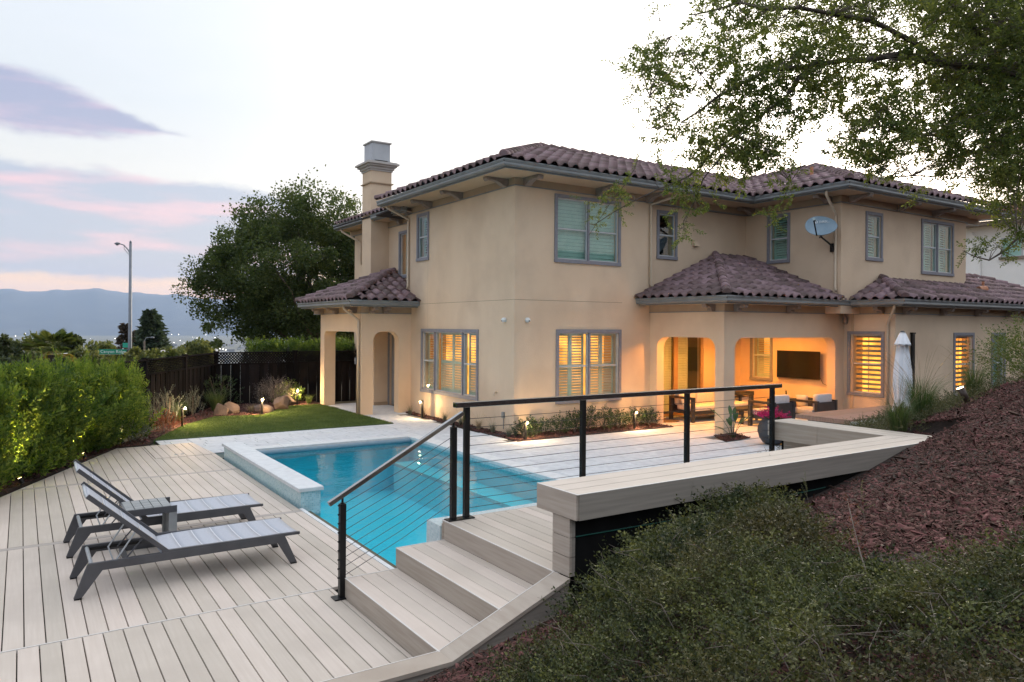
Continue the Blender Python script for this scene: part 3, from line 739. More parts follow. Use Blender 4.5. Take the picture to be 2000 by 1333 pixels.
# ================================================================== MULCH SLOPE (terrain)
def T(x, y):
    """height of the planted bank"""
    x = np.asarray(x, float); y = np.asarray(y, float)
    xe = np.minimum(x, 2.4)+np.clip(x-2.4, 0, 40)*.02
    t1 = .15+.18*(xe+7)+.27*(-9.75-np.minimum(y, -9.2))
    crest = .15+.18*(xe+7)+.27*(-9.75+9.2)
    xx = np.maximum(x, 0)
    drop = np.maximum(0, y+9.2)*(.40)
    floor = .02+.055*np.clip(x-2.5, 0, 30)
    t2 = np.maximum(crest-drop, floor)
    z = np.where(y > -9.2, t2, t1)
    z = np.minimum(z, 9.)  # out of view behind the camera the bank rises on to block low sky
    z = z + .05*np.sin(x*1.3+y*.8)*np.cos(y*1.1-.4*x)*np.clip((x+6.5)*.5, 0, 1)
    z = np.where((y > -9.86) & (x < .05), np.minimum(z, 1.185), z)
    return np.maximum(z, .03)
def bank():
    xs = np.concatenate([np.arange(-14, 8, .25), np.arange(8, 40.1, 1.)]); ys = np.concatenate([np.arange(-40, -20, 1.), np.arange(-20, -4.0, .25), [-3.9]])
    X, Y = np.meshgrid(xs, ys, indexing='ij'); Z = T(X, Y)
    ny = len(ys); V = np.stack([X.ravel(), Y.ravel(), Z.ravel()], 1); F = []
    for i in range(len(xs)-1):
        for j in range(ny-1):
            cx, cy = (xs[i]+xs[i+1])/2, (ys[j]+ys[j+1])/2
            if cx < -.55 and cy > -9.76: continue
            if cy > -6.3 and cx < 3.9: continue
            if cy > -4.0 and cx < 9: continue
            F.append((i*ny+j, (i+1)*ny+j, (i+1)*ny+j+1, i*ny+j+1))
    link_me('mulch_bank', mesh_np('mulch_bank', V, np.array(F), m_soil, True), kind='structure')
bank()
def onbank(px, py):
    """where the sight line through a pixel meets the bank"""
    d = ray(px, py); d.normalize(); s = 1.
    while s < 60:
        p = CAM + d*s
        if p.z <= float(T(p.x, p.y)): return p
        s += .02
    return p
def rotmats(n, rg, tilt=.5):
    """random rotations: spin about z, then tilt"""
    a = rg.uniform(0, 6.283, n); t = rg.normal(0, tilt, n); b = rg.uniform(0, 6.283, n)
    def rz(a): c, s = np.cos(a), np.sin(a); o = np.zeros((len(a), 3, 3)); o[:, 0, 0] = c; o[:, 0, 1] = -s; o[:, 1, 0] = s; o[:, 1, 1] = c; o[:, 2, 2] = 1; return o
    def rx(a): c, s = np.cos(a), np.sin(a); o = np.zeros((len(a), 3, 3)); o[:, 1, 1] = c; o[:, 1, 2] = -s; o[:, 2, 1] = s; o[:, 2, 2] = c; o[:, 0, 0] = 1; return o
    return rz(b) @ rx(t) @ rz(a)
def instance_np(tv, tf, P, Rm, Sc):
    """stamp template verts tv (k,3), faces tf (m,c) at P (n,3) with rotations and scales"""
    n = len(P); k = len(tv); Sc = np.asarray(Sc); Sc = Sc[:, None] if Sc.ndim == 1 else Sc
    V = np.einsum('nij,nkj->nki', Rm, tv[None]*(Sc[:, None, :] if Sc.shape[1] == 3 else Sc[:, None, :])) + P[:, None, :]
    F = (tf[None]+(np.arange(n)*k)[:, None, None])
    return V.reshape(-1, 3), F.reshape(-1, tf.shape[1])
def chips(name, label, XY, Z, rg, size):
    tv = np.array([(-1,-.5,-.12),(1,-.35,-.12),(1.1,.4,-.12),(-.9,.5,-.12),(-.8,-.4,.14),(.9,-.25,.08),(.85,.3,.16),(-.75,.35,.10)], float)
    tf = np.array([(0,1,5,4),(1,2,6,5),(2,3,7,6),(3,0,4,7),(4,5,6,7)])
    n = len(XY); sc = size*rg.lognormal(0, .45, n); S3 = np.stack([sc*rg.uniform(.9, 1.9, n), sc*rg.uniform(.45, 1.0, n), sc*rg.uniform(.6, 1.4, n)], 1)
    P = np.stack([XY[:, 0], XY[:, 1], Z+sc*rg.uniform(-.1, .55, n)], 1)
    V, F = instance_np(tv, tf, P, rotmats(n, rg, .62), S3)
    return tag(link_me(name, mesh_np(name, V, F, m_chip), kind='stuff'), label, 'mulch')
# chips on the bank: denser near the camera
P = []
for (px0, py0, px1, py1, n) in ((1380,735,2010,880,42000),(1340,850,2010,1080,44000),(780,1120,1200,1340,14000),(1100,960,2010,1340,12000)):
    for _ in range(n):
        a, b = rng.uniform(px0, px1), rng.uniform(py0, py1)
        P.append((a, b))
P = np.array(P)
# march all sight lines together
d = np.array([list(_F)])+np.outer((P[:, 0]-1000)/FPX, list(_A))+np.outer((PY-P[:, 1])/FPX, list(_B)); d /= np.linalg.norm(d, axis=1)[:, None]
s = np.full(len(P), 1.); live = np.ones(len(P), bool)
for _ in range(900):
    q = np.array(list(CAM))+d*s[:, None]; below = q[:, 2] <= T(q[:, 0], q[:, 1]); live &= ~below
    if not live.any(): break
    s[live] += .03
q = np.array(list(CAM))+d*s[:, None]
ok = (~live) & (s < 26) & ~((q[:, 0] < -.28) & (q[:, 1] > -9.86)) & ~((q[:, 1] > -6.3) & (q[:, 0] < 9)) & ~((q[:, 1] > -8.6) & (q[:, 0] < 2.2))
q = q[ok][:, :2]; q += rng.normal(0, .02, q.shape)
near = (q[:, 0]+9.5)**2+(q[:, 1]+14.25)**2 < 110
chips('bark_mulch', 'dark red brown bark chips covering the bank in the foreground', q, T(q[:, 0], q[:, 1]), rng, .0108)
extra = rng.uniform((-.2, -13.), (6, -9.), (40000, 2)); chips('bark_mulch', 'small dark bark chips between the larger ones on the bank', extra, T(extra[:, 0], extra[:, 1]), rng, .012)
extra = np.stack([rng.uniform(-13, -6.0, 9000), -9.78-rng.uniform(0, 1, 9000)**1.5*1.6], 1)
chips('bark_mulch', 'bark chips along the outer curb of the lower deck', extra, T(extra[:, 0], extra[:, 1]), rng, .013)

# planting beds round the house
beds = {
 'facade': ([(-.44,-.83),(4.27,-.86),(4.27,-.0),(0,0),(-.0,5.43),(-.22,5.3),(-.42,1.)], 6500, 'dark mulch in the bed along the foot of the house'),
 'pillar': ([(3.42,-3.26),(3.95,-2.45),(4.66,-2.46),(4.36,-3.14)], 1500, 'dark mulch in the small bed at the patio pillar'),
 'fence': ([(-7.3,2.75),(-7.085,3.3),(-6.15,5.46),(-5.1,6.99),(-3.85,6.73),(-2.65,8.63),(-1.5,8.72),(-1.5,9.85),(-4.5,9.85),(-7.9,2.75)], 9000, 'dark mulch in the bed in front of the black fence'),
 'hedge': ([(-7.35,2.67),(-7.87,2.67),(-9.78,-1.15),(-12.6,-7.2),(-13.2,-7.0),(-10.3,-1.2),(-8.2,3.2)], 5000, 'dark mulch under the clipped green hedge')}
for k, (poly, n, lab) in beds.items():
    obj('bed_soil', MB().prism(poly, -.05, .012), m_soil, kind='structure')
    q = scatter(poly, n, rng); chips('bark_mulch', lab, q, np.full(len(q), .018), rng, .014)
# ================================================================== HOUSE
house = thing('house', 'two-storey tan stucco house with purple-brown barrel tile roofs behind the pool', 'house', (4.,2.,0))
def panel(plane, c, u0, u1, z0, z1, holes=(), th=.25, ends=False):
    """wall slab whose outer face lies on plane=c (x: faces -X, y: faces -Y); holes = (u0,u1,z0,z1[,corner radius])"""
    us = sorted({u0, u1, *[h[0] for h in holes], *[h[1] for h in holes]}); zs = sorted({z0, z1, *[h[2] for h in holes], *[h[3] for h in holes]})
    us = [u for u in us if u0 <= u <= u1]; zs = [z for z in zs if z0 <= z <= z1]
    mb = MB()
    P = (lambda u, z, d: (c+d, u, z)) if plane == 'x' else (lambda u, z, d: (u, c+d, z))
    full = lambda i, j: 0 <= i < len(us)-1 and 0 <= j < len(zs)-1 and not any(h[0]-1e-6 < (us[i]+us[i+1])/2 < h[1] and h[2]-1e-6 < (zs[j]+zs[j+1])/2 < h[3] for h in holes)
    for i in range(len(us)-1):
        for j in range(len(zs)-1):
            if not full(i, j): continue
            a, b, p, q = us[i], us[i+1], zs[j], zs[j+1]
            mb.add([P(a,p,0),P(b,p,0),P(b,q,0),P(a,q,0)], [(0,1,2,3)]); mb.add([P(a,p,th),P(b,p,th),P(b,q,th),P(a,q,th)], [(3,2,1,0)])
            if not full(i-1, j) and (i > 0 or ends): mb.add([P(a,p,0),P(a,p,th),P(a,q,th),P(a,q,0)], [(0,1,2,3)])
            if not full(i+1, j) and (i < len(us)-2 or ends): mb.add([P(b,p,0),P(b,p,th),P(b,q,th),P(b,q,0)], [(0,1,2,3)])
            if not full(i, j-1): mb.add([P(a,p,0),P(b,p,0),P(b,p,th),P(a,p,th)], [(0,1,2,3)])
            if not full(i, j+1): mb.add([P(a,q,0),P(b,q,0),P(b,q,th),P(a,q,th)], [(0,1,2,3)])
    for h in holes:
        if len(h) < 5: continue
        r = h[4]
        for s_, ue in ((1, h[0]), (-1, h[1])):
            arc = [(ue+s_*(r-r*math.cos(t)), h[3]-r+r*math.sin(t)) for t in np.linspace(0, math.pi/2, 9)]
            pts = [(ue, h[3])]+arc; m = len(pts); e = .0015
            mb.add([P(u,z,e) for u, z in pts]+[P(u,z,th-e) for u, z in pts], [tuple(range(m)), tuple(range(m,2*m))[::-1]]+[(i,i+1,i+1+m,i+m) for i in range(1, m-1)])
    return mb
def wall(plane, c, *a, **k): return obj('wall', panel(plane, c, *a, **k), m_stucco, house)
WT = 5.93
wall('x', 0., 0., 5.65, 0., WT, holes=((1.68,4.65,.75,2.34),(4.37,4.99,4.44,5.61)))
obj('wall_end', MB().box(4.06,.002,0,4.299,.9,WT), m_stucco, house)
wall('y', 0.0, 0.0, 4.30, 0., WT, holes=((1.28,3.17,.75,2.36),(1.22,3.13,4.14,5.60)))
wall('y', .10, 4.302, 8.152, 2.6, WT, holes=((4.67,5.25,4.42,5.54),))
wall('x', 8.15, -2.93, .102, 2.9, WT, holes=((-1.32,-.75,4.41,5.60),))
wall('y', -2.93, 8.15, 14.6, 2.9, WT, holes=((9.33,9.95,4.42,5.55),(12.11,13.75,4.18,5.59)))
wall('x', 4.27, -2.46, -.002, 0., 2.98, holes=((-2.19,-.26,-.01,2.27,.28),))
wall('y', -2.46, 4.27, 9.022, 0., 2.98, holes=((4.65,8.65,-.01,2.27,.28),))
wall('x', 9.02, -3.88, -2.458, 0., 2.98, holes=((-3.51,-2.67,.83,2.35),))
wall('y', -3.88, 9.02, 18.5, 0., 2.98, holes=((12.01,12.97,.74,2.33),(14.18,14.86,.74,2.33)))
wall('x', 8.93, -2.21, .898, 0., 3.0, holes=((-.18,.44,1.04,2.36),), th=.08)          # patio room, TV wall
wall('y', .90, 4.30, 9.0, 0., 3.0, holes=((5.05,7.30,-.01,2.40),))            # patio room, rear wall
wall('x', 4.28, .0, .9, 0., 3.0, th=.02)
obj('patio_ceiling', MB().box(4.5,-2.22,2.72,8.93,.9,2.76), m_soffit, house)
wall('y', 5.43, -1.53, -.0, 0., 2.96, holes=((-1.17,-.38,-.01,2.34,.26),), th=.30)
wall('x', -1.53, 5.43, 8.80, 0., 2.96, holes=((5.75,8.45,-.01,2.33,.16),), th=.36)
wall('y', 8.50, -1.168, .3, 0., 2.96, ends=False, holes=((-1.16,-.16,-.01,2.33,.16),), th=.30)
wall('y', 7.65, -.20, .3, 0., 2.96, th=.2, ends=True)
wall('x', .30, 5.65, 10.6, 0., 5.80, holes=((6.86,7.58,-.01,2.25),(6.32,6.84,4.05,5.34)))
obj('porch_ceiling', MB().box(-1.2,5.7,2.70,.3,8.6,2.74), m_soffit, house)
obj('wall_end', MB().box(14.31,-2.928,2.9,14.599,3.,WT), m_stucco, house)
wall('x', 14.3, -2.68, 3.0, 2.9, WT, th=.29)
obj('rear_mass', MB().box(.6,9.9,0,14,10.0,5.7), m_stucco, house)
obj('rear_mass', MB().box(9.0,-2.75,.0,18.4,-2.68,2.9), m_soffit, house)  # unseen inner panel, added to keep the lower house light-tight
# floor-line control joint
obj('control_joint', MB().box(-.0016,.0,3.128,.0,5.65,3.134).box(-.0,-.0016,3.128,3.3,.0,3.134), mat('joint_shadow', (.09,.07,.05), None, .9), house)
obj('control_joint', MB().box(-.0016,4.372,3.134,.0,4.376,4.3).box(-.0016,4.372,2.46,.0,4.376,3.128), mat('joint_shadow_soft', (.36,.29,.21), None, .9), house)

# ---- eaves: fascia line = gutter outer edge pulled back .12
def eave(path, ztop, soff, gut=True, frieze=True, zwall=None):
    """path = gutter outer edge"""
    g = [(-.122,-.135),(-.04,-.135),(-.012,-.105),(-.018,-.06),(.0,-.022),(.0,0),(-.014,0),(-.022,-.018),(-.122,-.018)]
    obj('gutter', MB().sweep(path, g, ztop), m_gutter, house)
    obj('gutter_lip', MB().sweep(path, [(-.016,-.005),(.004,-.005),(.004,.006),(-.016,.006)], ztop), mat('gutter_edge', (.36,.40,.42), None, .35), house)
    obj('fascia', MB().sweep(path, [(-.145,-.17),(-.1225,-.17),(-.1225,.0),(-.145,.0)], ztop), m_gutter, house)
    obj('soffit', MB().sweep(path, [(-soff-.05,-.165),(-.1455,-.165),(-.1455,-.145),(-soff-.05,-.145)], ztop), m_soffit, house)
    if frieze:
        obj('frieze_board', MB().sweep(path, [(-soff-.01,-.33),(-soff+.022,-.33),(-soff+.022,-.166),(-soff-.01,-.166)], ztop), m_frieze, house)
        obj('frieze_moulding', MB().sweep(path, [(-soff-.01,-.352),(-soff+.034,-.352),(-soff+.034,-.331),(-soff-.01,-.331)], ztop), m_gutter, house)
eave([(-.88,5.95),(-.88,-.88),(7.28,-.88),(7.28,-3.70),(15.6,-3.70)], 6.11, .88)
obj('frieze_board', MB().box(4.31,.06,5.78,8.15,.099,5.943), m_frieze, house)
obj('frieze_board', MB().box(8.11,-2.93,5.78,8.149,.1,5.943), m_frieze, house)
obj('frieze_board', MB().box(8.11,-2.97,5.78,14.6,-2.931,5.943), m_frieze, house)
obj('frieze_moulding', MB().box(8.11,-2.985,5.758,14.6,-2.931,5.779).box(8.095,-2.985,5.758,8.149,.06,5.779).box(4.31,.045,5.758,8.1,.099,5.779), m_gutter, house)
eave([(3.75,.0),(3.75,-2.98),(8.5,-2.98),(8.5,-4.40),(19.,-4.40)], 3.24, .52)
eave([(-2.1,9.4),(-2.1,4.85),(-.002,4.85)], 3.20, .57)
eave([(-.35,7.70),(-.35,5.3)], 5.97, .65)
eave([(-.35,11.0),(-.35,8.42)], 6.0, .65)

# ---- roofs
roof_c = {}
def roofplane(name, e0, U, s, m, poly, L, V, z0=None):
    """e0 eave start (x,y,z), U along eave, s inward, slope m; poly in plan"""
    e0 = Vector(e0); U = Vector((*U, 0)); s = Vector((*s, 0)); ct = 1/math.sqrt(1+m*m)
    sl_ = (s+Vector((0,0,m)))*ct; nrm = U.cross(sl_).normalized()
    if nrm.z < 0: nrm = -nrm
    zf = lambda p: e0.z + m*((Vector((p[0], p[1], 0))-Vector((e0.x, e0.y, 0))).dot(s))
    o = obj('roof', MB().poly([(p[0], p[1], zf(p)-.012) for p in poly], .05, nrm), m_underlay, house)
    tiles = []
    for j in range(int(V/.37)+2):
        for i in range(int(L/.30)+1):
            v = j*.37-.05; u = i*.30 + random.uniform(-.004, .004)
            c = e0+U*(u+.15)+sl_*(max(v, .02)+.16)
            if not inside((c.x, c.y), poly): continue
            p = e0+U*u+sl_*v+nrm*.012
            vv = sl_ if nrm.dot(U.cross(sl_)) > 0 else sl_
            Mx = Matrix((U, sl_, nrm)).transposed().to_4x4(); Mx.translation = p
            tiles.append((o, Mx, c))
    return tiles
def tile_mesh(mirror=False):
    us = [0,.018,.045,.08,.11,.14,.175,.202,.225,.265,.30]; ws = [.012,.022,.060,.083,.088,.083,.060,.022,.004,.0,.012]
    if mirror: us = [.30-u for u in us][::-1]; ws = ws[::-1]
    v = []; n = len(us)
    for u, w in zip(us, ws): v.append((u, -.012, w+.008))
    for u, w in zip(us, ws): v.append((u, -.004, w+.050))
    for u, w in zip(us, ws): v.append((u, .20, w+.024))
    for u, w in zip(us, ws): v.append((u, .43, w+.0))
    f = [(r*n+i, r*n+i+1, (r+1)*n+i+1, (r+1)*n+i) for r in range(3) for i in range(n-1)]
    return v, f
tv, tf = tile_mesh()
tile_me = bpy.data.meshes.new('roof_tile'); tile_me.from_pydata(tv, [], tf); tile_me.materials.append(m_tile); tile_me.polygons.foreach_set('use_smooth', [True]*len(tf)); tile_me.update()
tile_or = tile_me.copy(); tile_or.materials.clear(); tile_or.materials.append(m_tile_or)
alltiles = []
Z1 = 6.115; M1 = .39
def uv(dirn): return dirn
alltiles += roofplane('a', (-.86,5.95,Z1), (0,-1), (1,0), M1, [(-.88,5.95),(-.88,-.88),(2.42,2.42),(2.42,2.7)], 6.9, 3.7)
alltiles += roofplane('b', (-.88,-.86,Z1), (1,0), (0,1), M1, [(-.88,-.88),(7.28,-.88),(10.58,2.42),(2.42,2.42)], 11.5, 3.7)
alltiles += roofplane('c', (7.30,2.1,Z1), (0,-1), (1,0), M1, [(7.28,-.88),(7.28,-3.70),(10.2,-.78),(10.2,2.04)], 5.9, 3.4)
alltiles += roofplane('d', (7.28,-3.68,Z1), (1,0), (0,1), M1, [(7.28,-3.70),(15.6,-3.70),(12.7,-.78),(10.2,-.78)], 8.4, 3.4)
alltiles += roofplane('e', (-.33,11.0,5.98), (0,-1), (1,0), M1, [(-.35,11.0),(-.35,5.3),(1.9,5.3),(1.9,8.8)], 5.7, 2.4)
Z2 = 3.245; M2 = .42
alltiles += roofplane('f', (-2.08,9.4,Z2-.04), (0,-1), (1,0), M2, [(-2.1,9.4),(-2.1,4.85),(.25,7.2),(.25,7.3)], 4.6, 2.7)
alltiles += roofplane('g', (-2.1,4.87,Z2-.04), (1,0), (0,1), M2, [(-2.1,4.85),(0,4.85),(0,5.7),(.3,5.7),(.3,7.25),(.25,7.2)], 2.4, 2.7)
alltiles += roofplane('h', (3.77,.0,Z2), (0,-1), (1,0), M2, [(3.75,0),(3.75,-2.98),(6.83,.1),(4.3,.1),(4.3,0)], 3.1, 3.5)
alltiles += roofplane('h', (3.77,.3,Z2), (0,-1), (1,0), M2, [(4.0,.12),(4.0,.0),(4.3,.0),(6.8,.0),(6.83,.12)], .3, 3.5) if False else []
alltiles += roofplane('i', (3.75,-2.96,Z2), (1,0), (0,1), M2, [(3.75,-2.98),(8.5,-2.98),(8.15,-2.93),(8.15,.1),(6.83,.1)], 4.8, 3.5)
alltiles += roofplane('j', (8.52,-2.98,Z2), (0,-1), (1,0), M2, [(8.5,-2.93),(8.5,-4.40),(9.97,-2.93)], 1.5, 1.8)
alltiles += roofplane('k', (8.5,-4.38,Z2), (1,0), (0,1), M2, [(8.5,-4.40),(19,-4.40),(17.0,-2.4),(14.62,-2.0),(14.6,-2.93),(9.97,-2.93)], 10.6, 2.5)
alltiles.sort(key=lambda t: (t[2]-CAM).length)
def near_px(c):
    v = c-CAM; return v.dot(_F)
rest_v = []; rest_f = []; tva = np.array(tv); tfa = np.array(tf); cnt = {}
orange = [at(1530, 519, 4.05), at(1548, 521, 4.05), at(1543, 552, 3.6), at(1560, 556, 3.6)]
for i, (o, Mx, c) in enumerate(alltiles):
    if i < 296:
        me = tile_me
        # two groups of newer orange tiles in the patio roof
        s_ = (c-CAM); pxx = 1000+FPX*s_.dot(_A)/s_.dot(_F); pyy_ = PY-FPX*s_.dot(_B)/s_.dot(_F)
        isor = (1450 < pxx < 1482 and 516 < pyy_ < 527) or (1540 < pxx < 1572 and 549 < pyy_ < 560)
        shared('roof_tile', tile_or if isor else tile_me, o, Mx, 'newer orange roof tile' if isor else None)
    else:
        A = np.array(Mx)
        rest_f.append(tfa+len(rest_v)*len(tva)); rest_v.append(tva @ A[:3, :3].T + A[:3, 3])
if rest_v:
    link_me('far_roof_tiles', mesh_np('far_roof_tiles', np.concatenate(rest_v), np.concatenate(rest_f), m_tile2, True), house, kind='stuff')
def capmesh():
    v = []; f = []; n = 9
    for y_, r_, z_ in ((-.02,.098,.018),(.0,.112,.028),(.42,.088,.0)):
        for k in range(n):
            t = -.15+math.pi*1.09*k/(n-1)-.0; t = math.pi*k/(n-1)*1.1-.157
            v.append((r_*math.cos(t), y_, max(r_*math.sin(t)*.95, -.03)+z_))
    f = [(r*n+k, r*n+k+1, (r+1)*n+k+1, (r+1)*n+k) for r in range(2) for k in range(n-1)]
    f.append(tuple(range(n)))
    return v, f
cv, cf = capmesh(); cap_me = bpy.data.meshes.new('ridge_cap'); cap_me.from_pydata(cv, [], cf); cap_me.materials.append(m_tile); cap_me.polygons.foreach_set('use_smooth', [True]*(len(cf)-1)+[False]); cap_me.update()
def caps(a, b, lift=.055):
    a = Vector(a); b = Vector(b); d = (b-a); n = max(1, int(round(d.length/.36))); d.normalize()
    side = d.cross(Vector((0,0,1))).normalized(); up = side.cross(d)
    Mx = Matrix((side, d, up)).transposed().to_4x4()
    st = (b-a).length/n
    for k in range(n):
        Mk = Mx.copy(); Mk.translation = a+d*(k*st)+Vector((0,0,lift)); shared('ridge_cap', cap_me, house, Mk)
HZ = Z1+M1*3.3
caps((-.88,-.88,Z1), (2.42,2.42,HZ)); caps((2.42,2.42,HZ), (10.5,2.42,HZ))
caps((7.28,-3.70,Z1), (10.2,-.78,Z1+M1*2.92)); caps((10.2,-.78,Z1+M1*2.92), (12.7,-.78,Z1+M1*2.92)); caps((10.2,-.78,Z1+M1*2.92), (10.2,2.1,Z1+M1*2.92))
caps((15.6,-3.70,Z1), (12.7,-.78,Z1+M1*2.92))
caps((-.88,5.95,Z1), (2.2,2.7,HZ))
caps((-2.1,4.85,Z2-.04), (.22,7.17,Z2-.04+M2*2.32)); caps((-2.1,9.4,Z2-.04), (.22,7.2,Z2-.04+M2*2.32)); caps((3.75,-2.98,Z2), (6.83,.08,Z2+M2*3.07)); caps((8.5,-4.40,Z2), (9.97,-2.95,Z2+M2*1.45))
caps((14.6,-2.15,Z2+M2*2.2), (17.2,-2.15,Z2+M2*2.2)); caps((19.2,-4.3,Z2), (17.2,-2.2,Z2+M2*2.2))
# back slopes close the roofs
obj('roof_back', MB().poly([(2.42,2.42,HZ-.02),(12,2.42,HZ-.02),(12,6.6,HZ-1.7),(-.7,6.4,HZ-1.6)], .05), m_underlay, house)
obj('roof_back', MB().poly([(10.2,-.78,Z1+1.1),(12.7,-.78,Z1+1.1),(15.4,2.4,Z1-.1),(10.2,2.4,Z1+1.1)], .05), m_underlay, house)
for x, y, z, h, r in ((8.6,-1.75,6.72,.22,.045),(13.5,-3.0,6.44,.20,.04),(15.1,-3.2,3.72,.26,.035)):
    obj('vent_pipe', MB().tube([(x,y,z-.1),(x,y,z+h)], r, 10), m_tile_or, house)
obj('roof_vent', MB().tube([(14.05,-3.55,3.68),(14.32,-3.62,3.70)], .10, 14), m_tile_or, house)

# ---- chimney
ch = MB(); X0,X1c,Yc0,Yc1 = -.31,.38,7.70,8.42
obj('chimney', MB().box(X0,Yc0,3.4,X1c,Yc1,7.44), m_stucco, house)
chm = house.children[-1]
chm = [c for c in house.children if c.name.startswith('chimney')][0]
obj('collar', MB().box(X0-.05,Yc0-.05,7.0,X1c+.05,Yc1+.05,7.035), m_frieze, chm)
obj('crown', MB().box(X0-.03,Yc0-.03,7.40,X1c+.03,Yc1+.03,7.46).box(X0-.07,Yc0-.07,7.46,X1c+.07,Yc1+.07,7.54).box(X0-.13,Yc0-.13,7.54,X1c+.13,Yc1+.13,7.60).box(X0-.19,Yc0-.19,7.60,X1c+.19,Yc1+.19,7.655).box(X0-.14,Yc0-.14,7.655,X1c+.14,Yc1+.14,7.69), mat('crown_cast', (.42,.40,.38), (.47,.45,.43), .8, 6), chm)
obj('shroud', MB().box(X0+.04,Yc0+.04,7.76,X1c-.04,Yc1-.04,8.30), mat('shroud_metal', (.40,.42,.45), (.44,.46,.49), .45, 4, metal=.2), chm)
obj('shroud_feet', MB().box(X0+.06,Yc0+.06,7.68,X1c-.06,Yc1-.06,7.762), m_joist, chm)
obj('shroud_posts', MB().box(X0+.03,Yc0+.03,7.69,X0+.12,Yc0+.12,7.77).box(X1c-.12,Yc0+.03,7.69,X1c-.03,Yc0+.12,7.77).box(X0+.0,Yc0+.0,7.69,X1c-.0,Yc0+.02,7.72), MATS['shroud_metal'], chm)
obj('shroud_lid', MB().box(X0-.0,Yc0-.0,8.30,X1c+.0,Yc1+.0,8.34), MATS['crown_cast'], chm)

# ---- corbels: scrolled brackets under the eaves
def corbel(x, y, z, d, L=.46, w=.11):
    """x,y at the wall, d = outward unit"""
    pr = [(0,0),(L,0),(L,-.05),(L-.03,-.085),(L-.08,-.085),(L-.12,-.06),(L*.55,-.075),(L*.36,-.115),(L*.26,-.16),(L*.16,-.185),(.05,-.18),(0,-.15)]
    sd = Vector((-d[1], d[0])); v = []
    for s in (-w/2, w/2):
        for a, b in pr: v.append((x+d[0]*a+sd.x*s, y+d[1]*a+sd.y*s, z+b))
    n = len(pr)
    mb = MB().add(v, [tuple(range(n)), tuple(range(n, 2*n))[::-1]]+[(i, (i+1)%n, (i+1)%n+n, i+n) for i in range(n)])
    for a, b, r_ in ((L-.055,-.055,.036),(.10,-.13,.05)):
        mb.tube([(x+d[0]*a-sd.x*(w/2+.012), y+d[1]*a-sd.y*(w/2+.012), z+b), (x+d[0]*a+sd.x*(w/2+.012), y+d[1]*a+sd.y*(w/2+.012), z+b)], r_, 10)
    obj('corbel', mb, m_corbel, house)
for y in (.32, 2.45, 4.15, 5.5): corbel(-.022, y, 5.94, (-1,0), .6, .15)
for x in (.28, 2.45, 4.12): corbel(x, -.022, 5.94, (0,-1), .6, .15)
corbel(8.10, -2.62, 5.94, (-1,0), .6, .15); corbel(8.10, -.2, 5.94, (-1,0), .6, .15)
for x in (8.45, 10.75, 12.6): corbel(x, -2.975, 5.94, (0,-1), .6, .15)
for y in (-2.15,): corbel(4.25, y, 3.07, (-1,0), .34, .12)
for x in (4.62, 6.6, 8.5): corbel(x, -2.48, 3.07, (0,-1), .34, .12)
corbel(9.0, -3.55, 3.07, (-1,0), .34, .12)
for x in (9.35, 11.2, 13.1, 15.): corbel(x, -3.9, 3.07, (0,-1), .34, .12)
for y in (5.75, 7.2, 8.5): corbel(-1.55, y, 3.03, (-1,0), .36, .12)
for x in (-1.25,-.85): corbel(x, 5.41, 3.03, (0,-1), .36, .12)
corbel(.28, 6.7, 5.8, (-1,0), .4, .12); corbel(.28, 8.9, 5.83, (-1,0), .4, .12)

# ---- downspouts (white-tan pipes)
def spout(pts, name='downspout'):
    obj(name, MB().tube(pts, .036, 8), mat('downspout_paint', (.52,.42,.31), (.57,.46,.34), .5, 4, coords='World'), house, True)
spout([(4.72,-.79,5.99),(4.66,-.70,5.93),(4.245,-.045,5.72),(4.235,-.045,5.64),(4.235,-.045,3.62),(4.32,-.06,3.52)])
spout([(7.40,-3.02,5.99),(7.40,-3.00,5.88),(8.10,-2.80,5.46),(8.105,-2.80,5.38),(8.105,-2.80,3.58),(8.06,-2.85,3.48)])
spout([(8.62,-4.10,3.12),(8.64,-4.05,3.0),(8.975,-3.70,2.62),(8.975,-3.70,2.5),(8.975,-3.70,.05)])
spout([(-1.98,5.62,3.08),(-1.97,5.62,2.97),(-1.575,5.52,2.66),(-1.572,5.52,2.58),(-1.572,5.52,.03)])
spout([(-.72,5.60,5.99),(-.70,5.60,5.90),(-.03,5.56,5.62),(-.045,5.56,5.55),(-.045,5.56,3.66),(-.10,5.56,3.56)])
spout([(-.22,10.6,5.87),(-.2,10.5,5.75),(.25,9.9,5.35),(.25,9.85,4.6)])

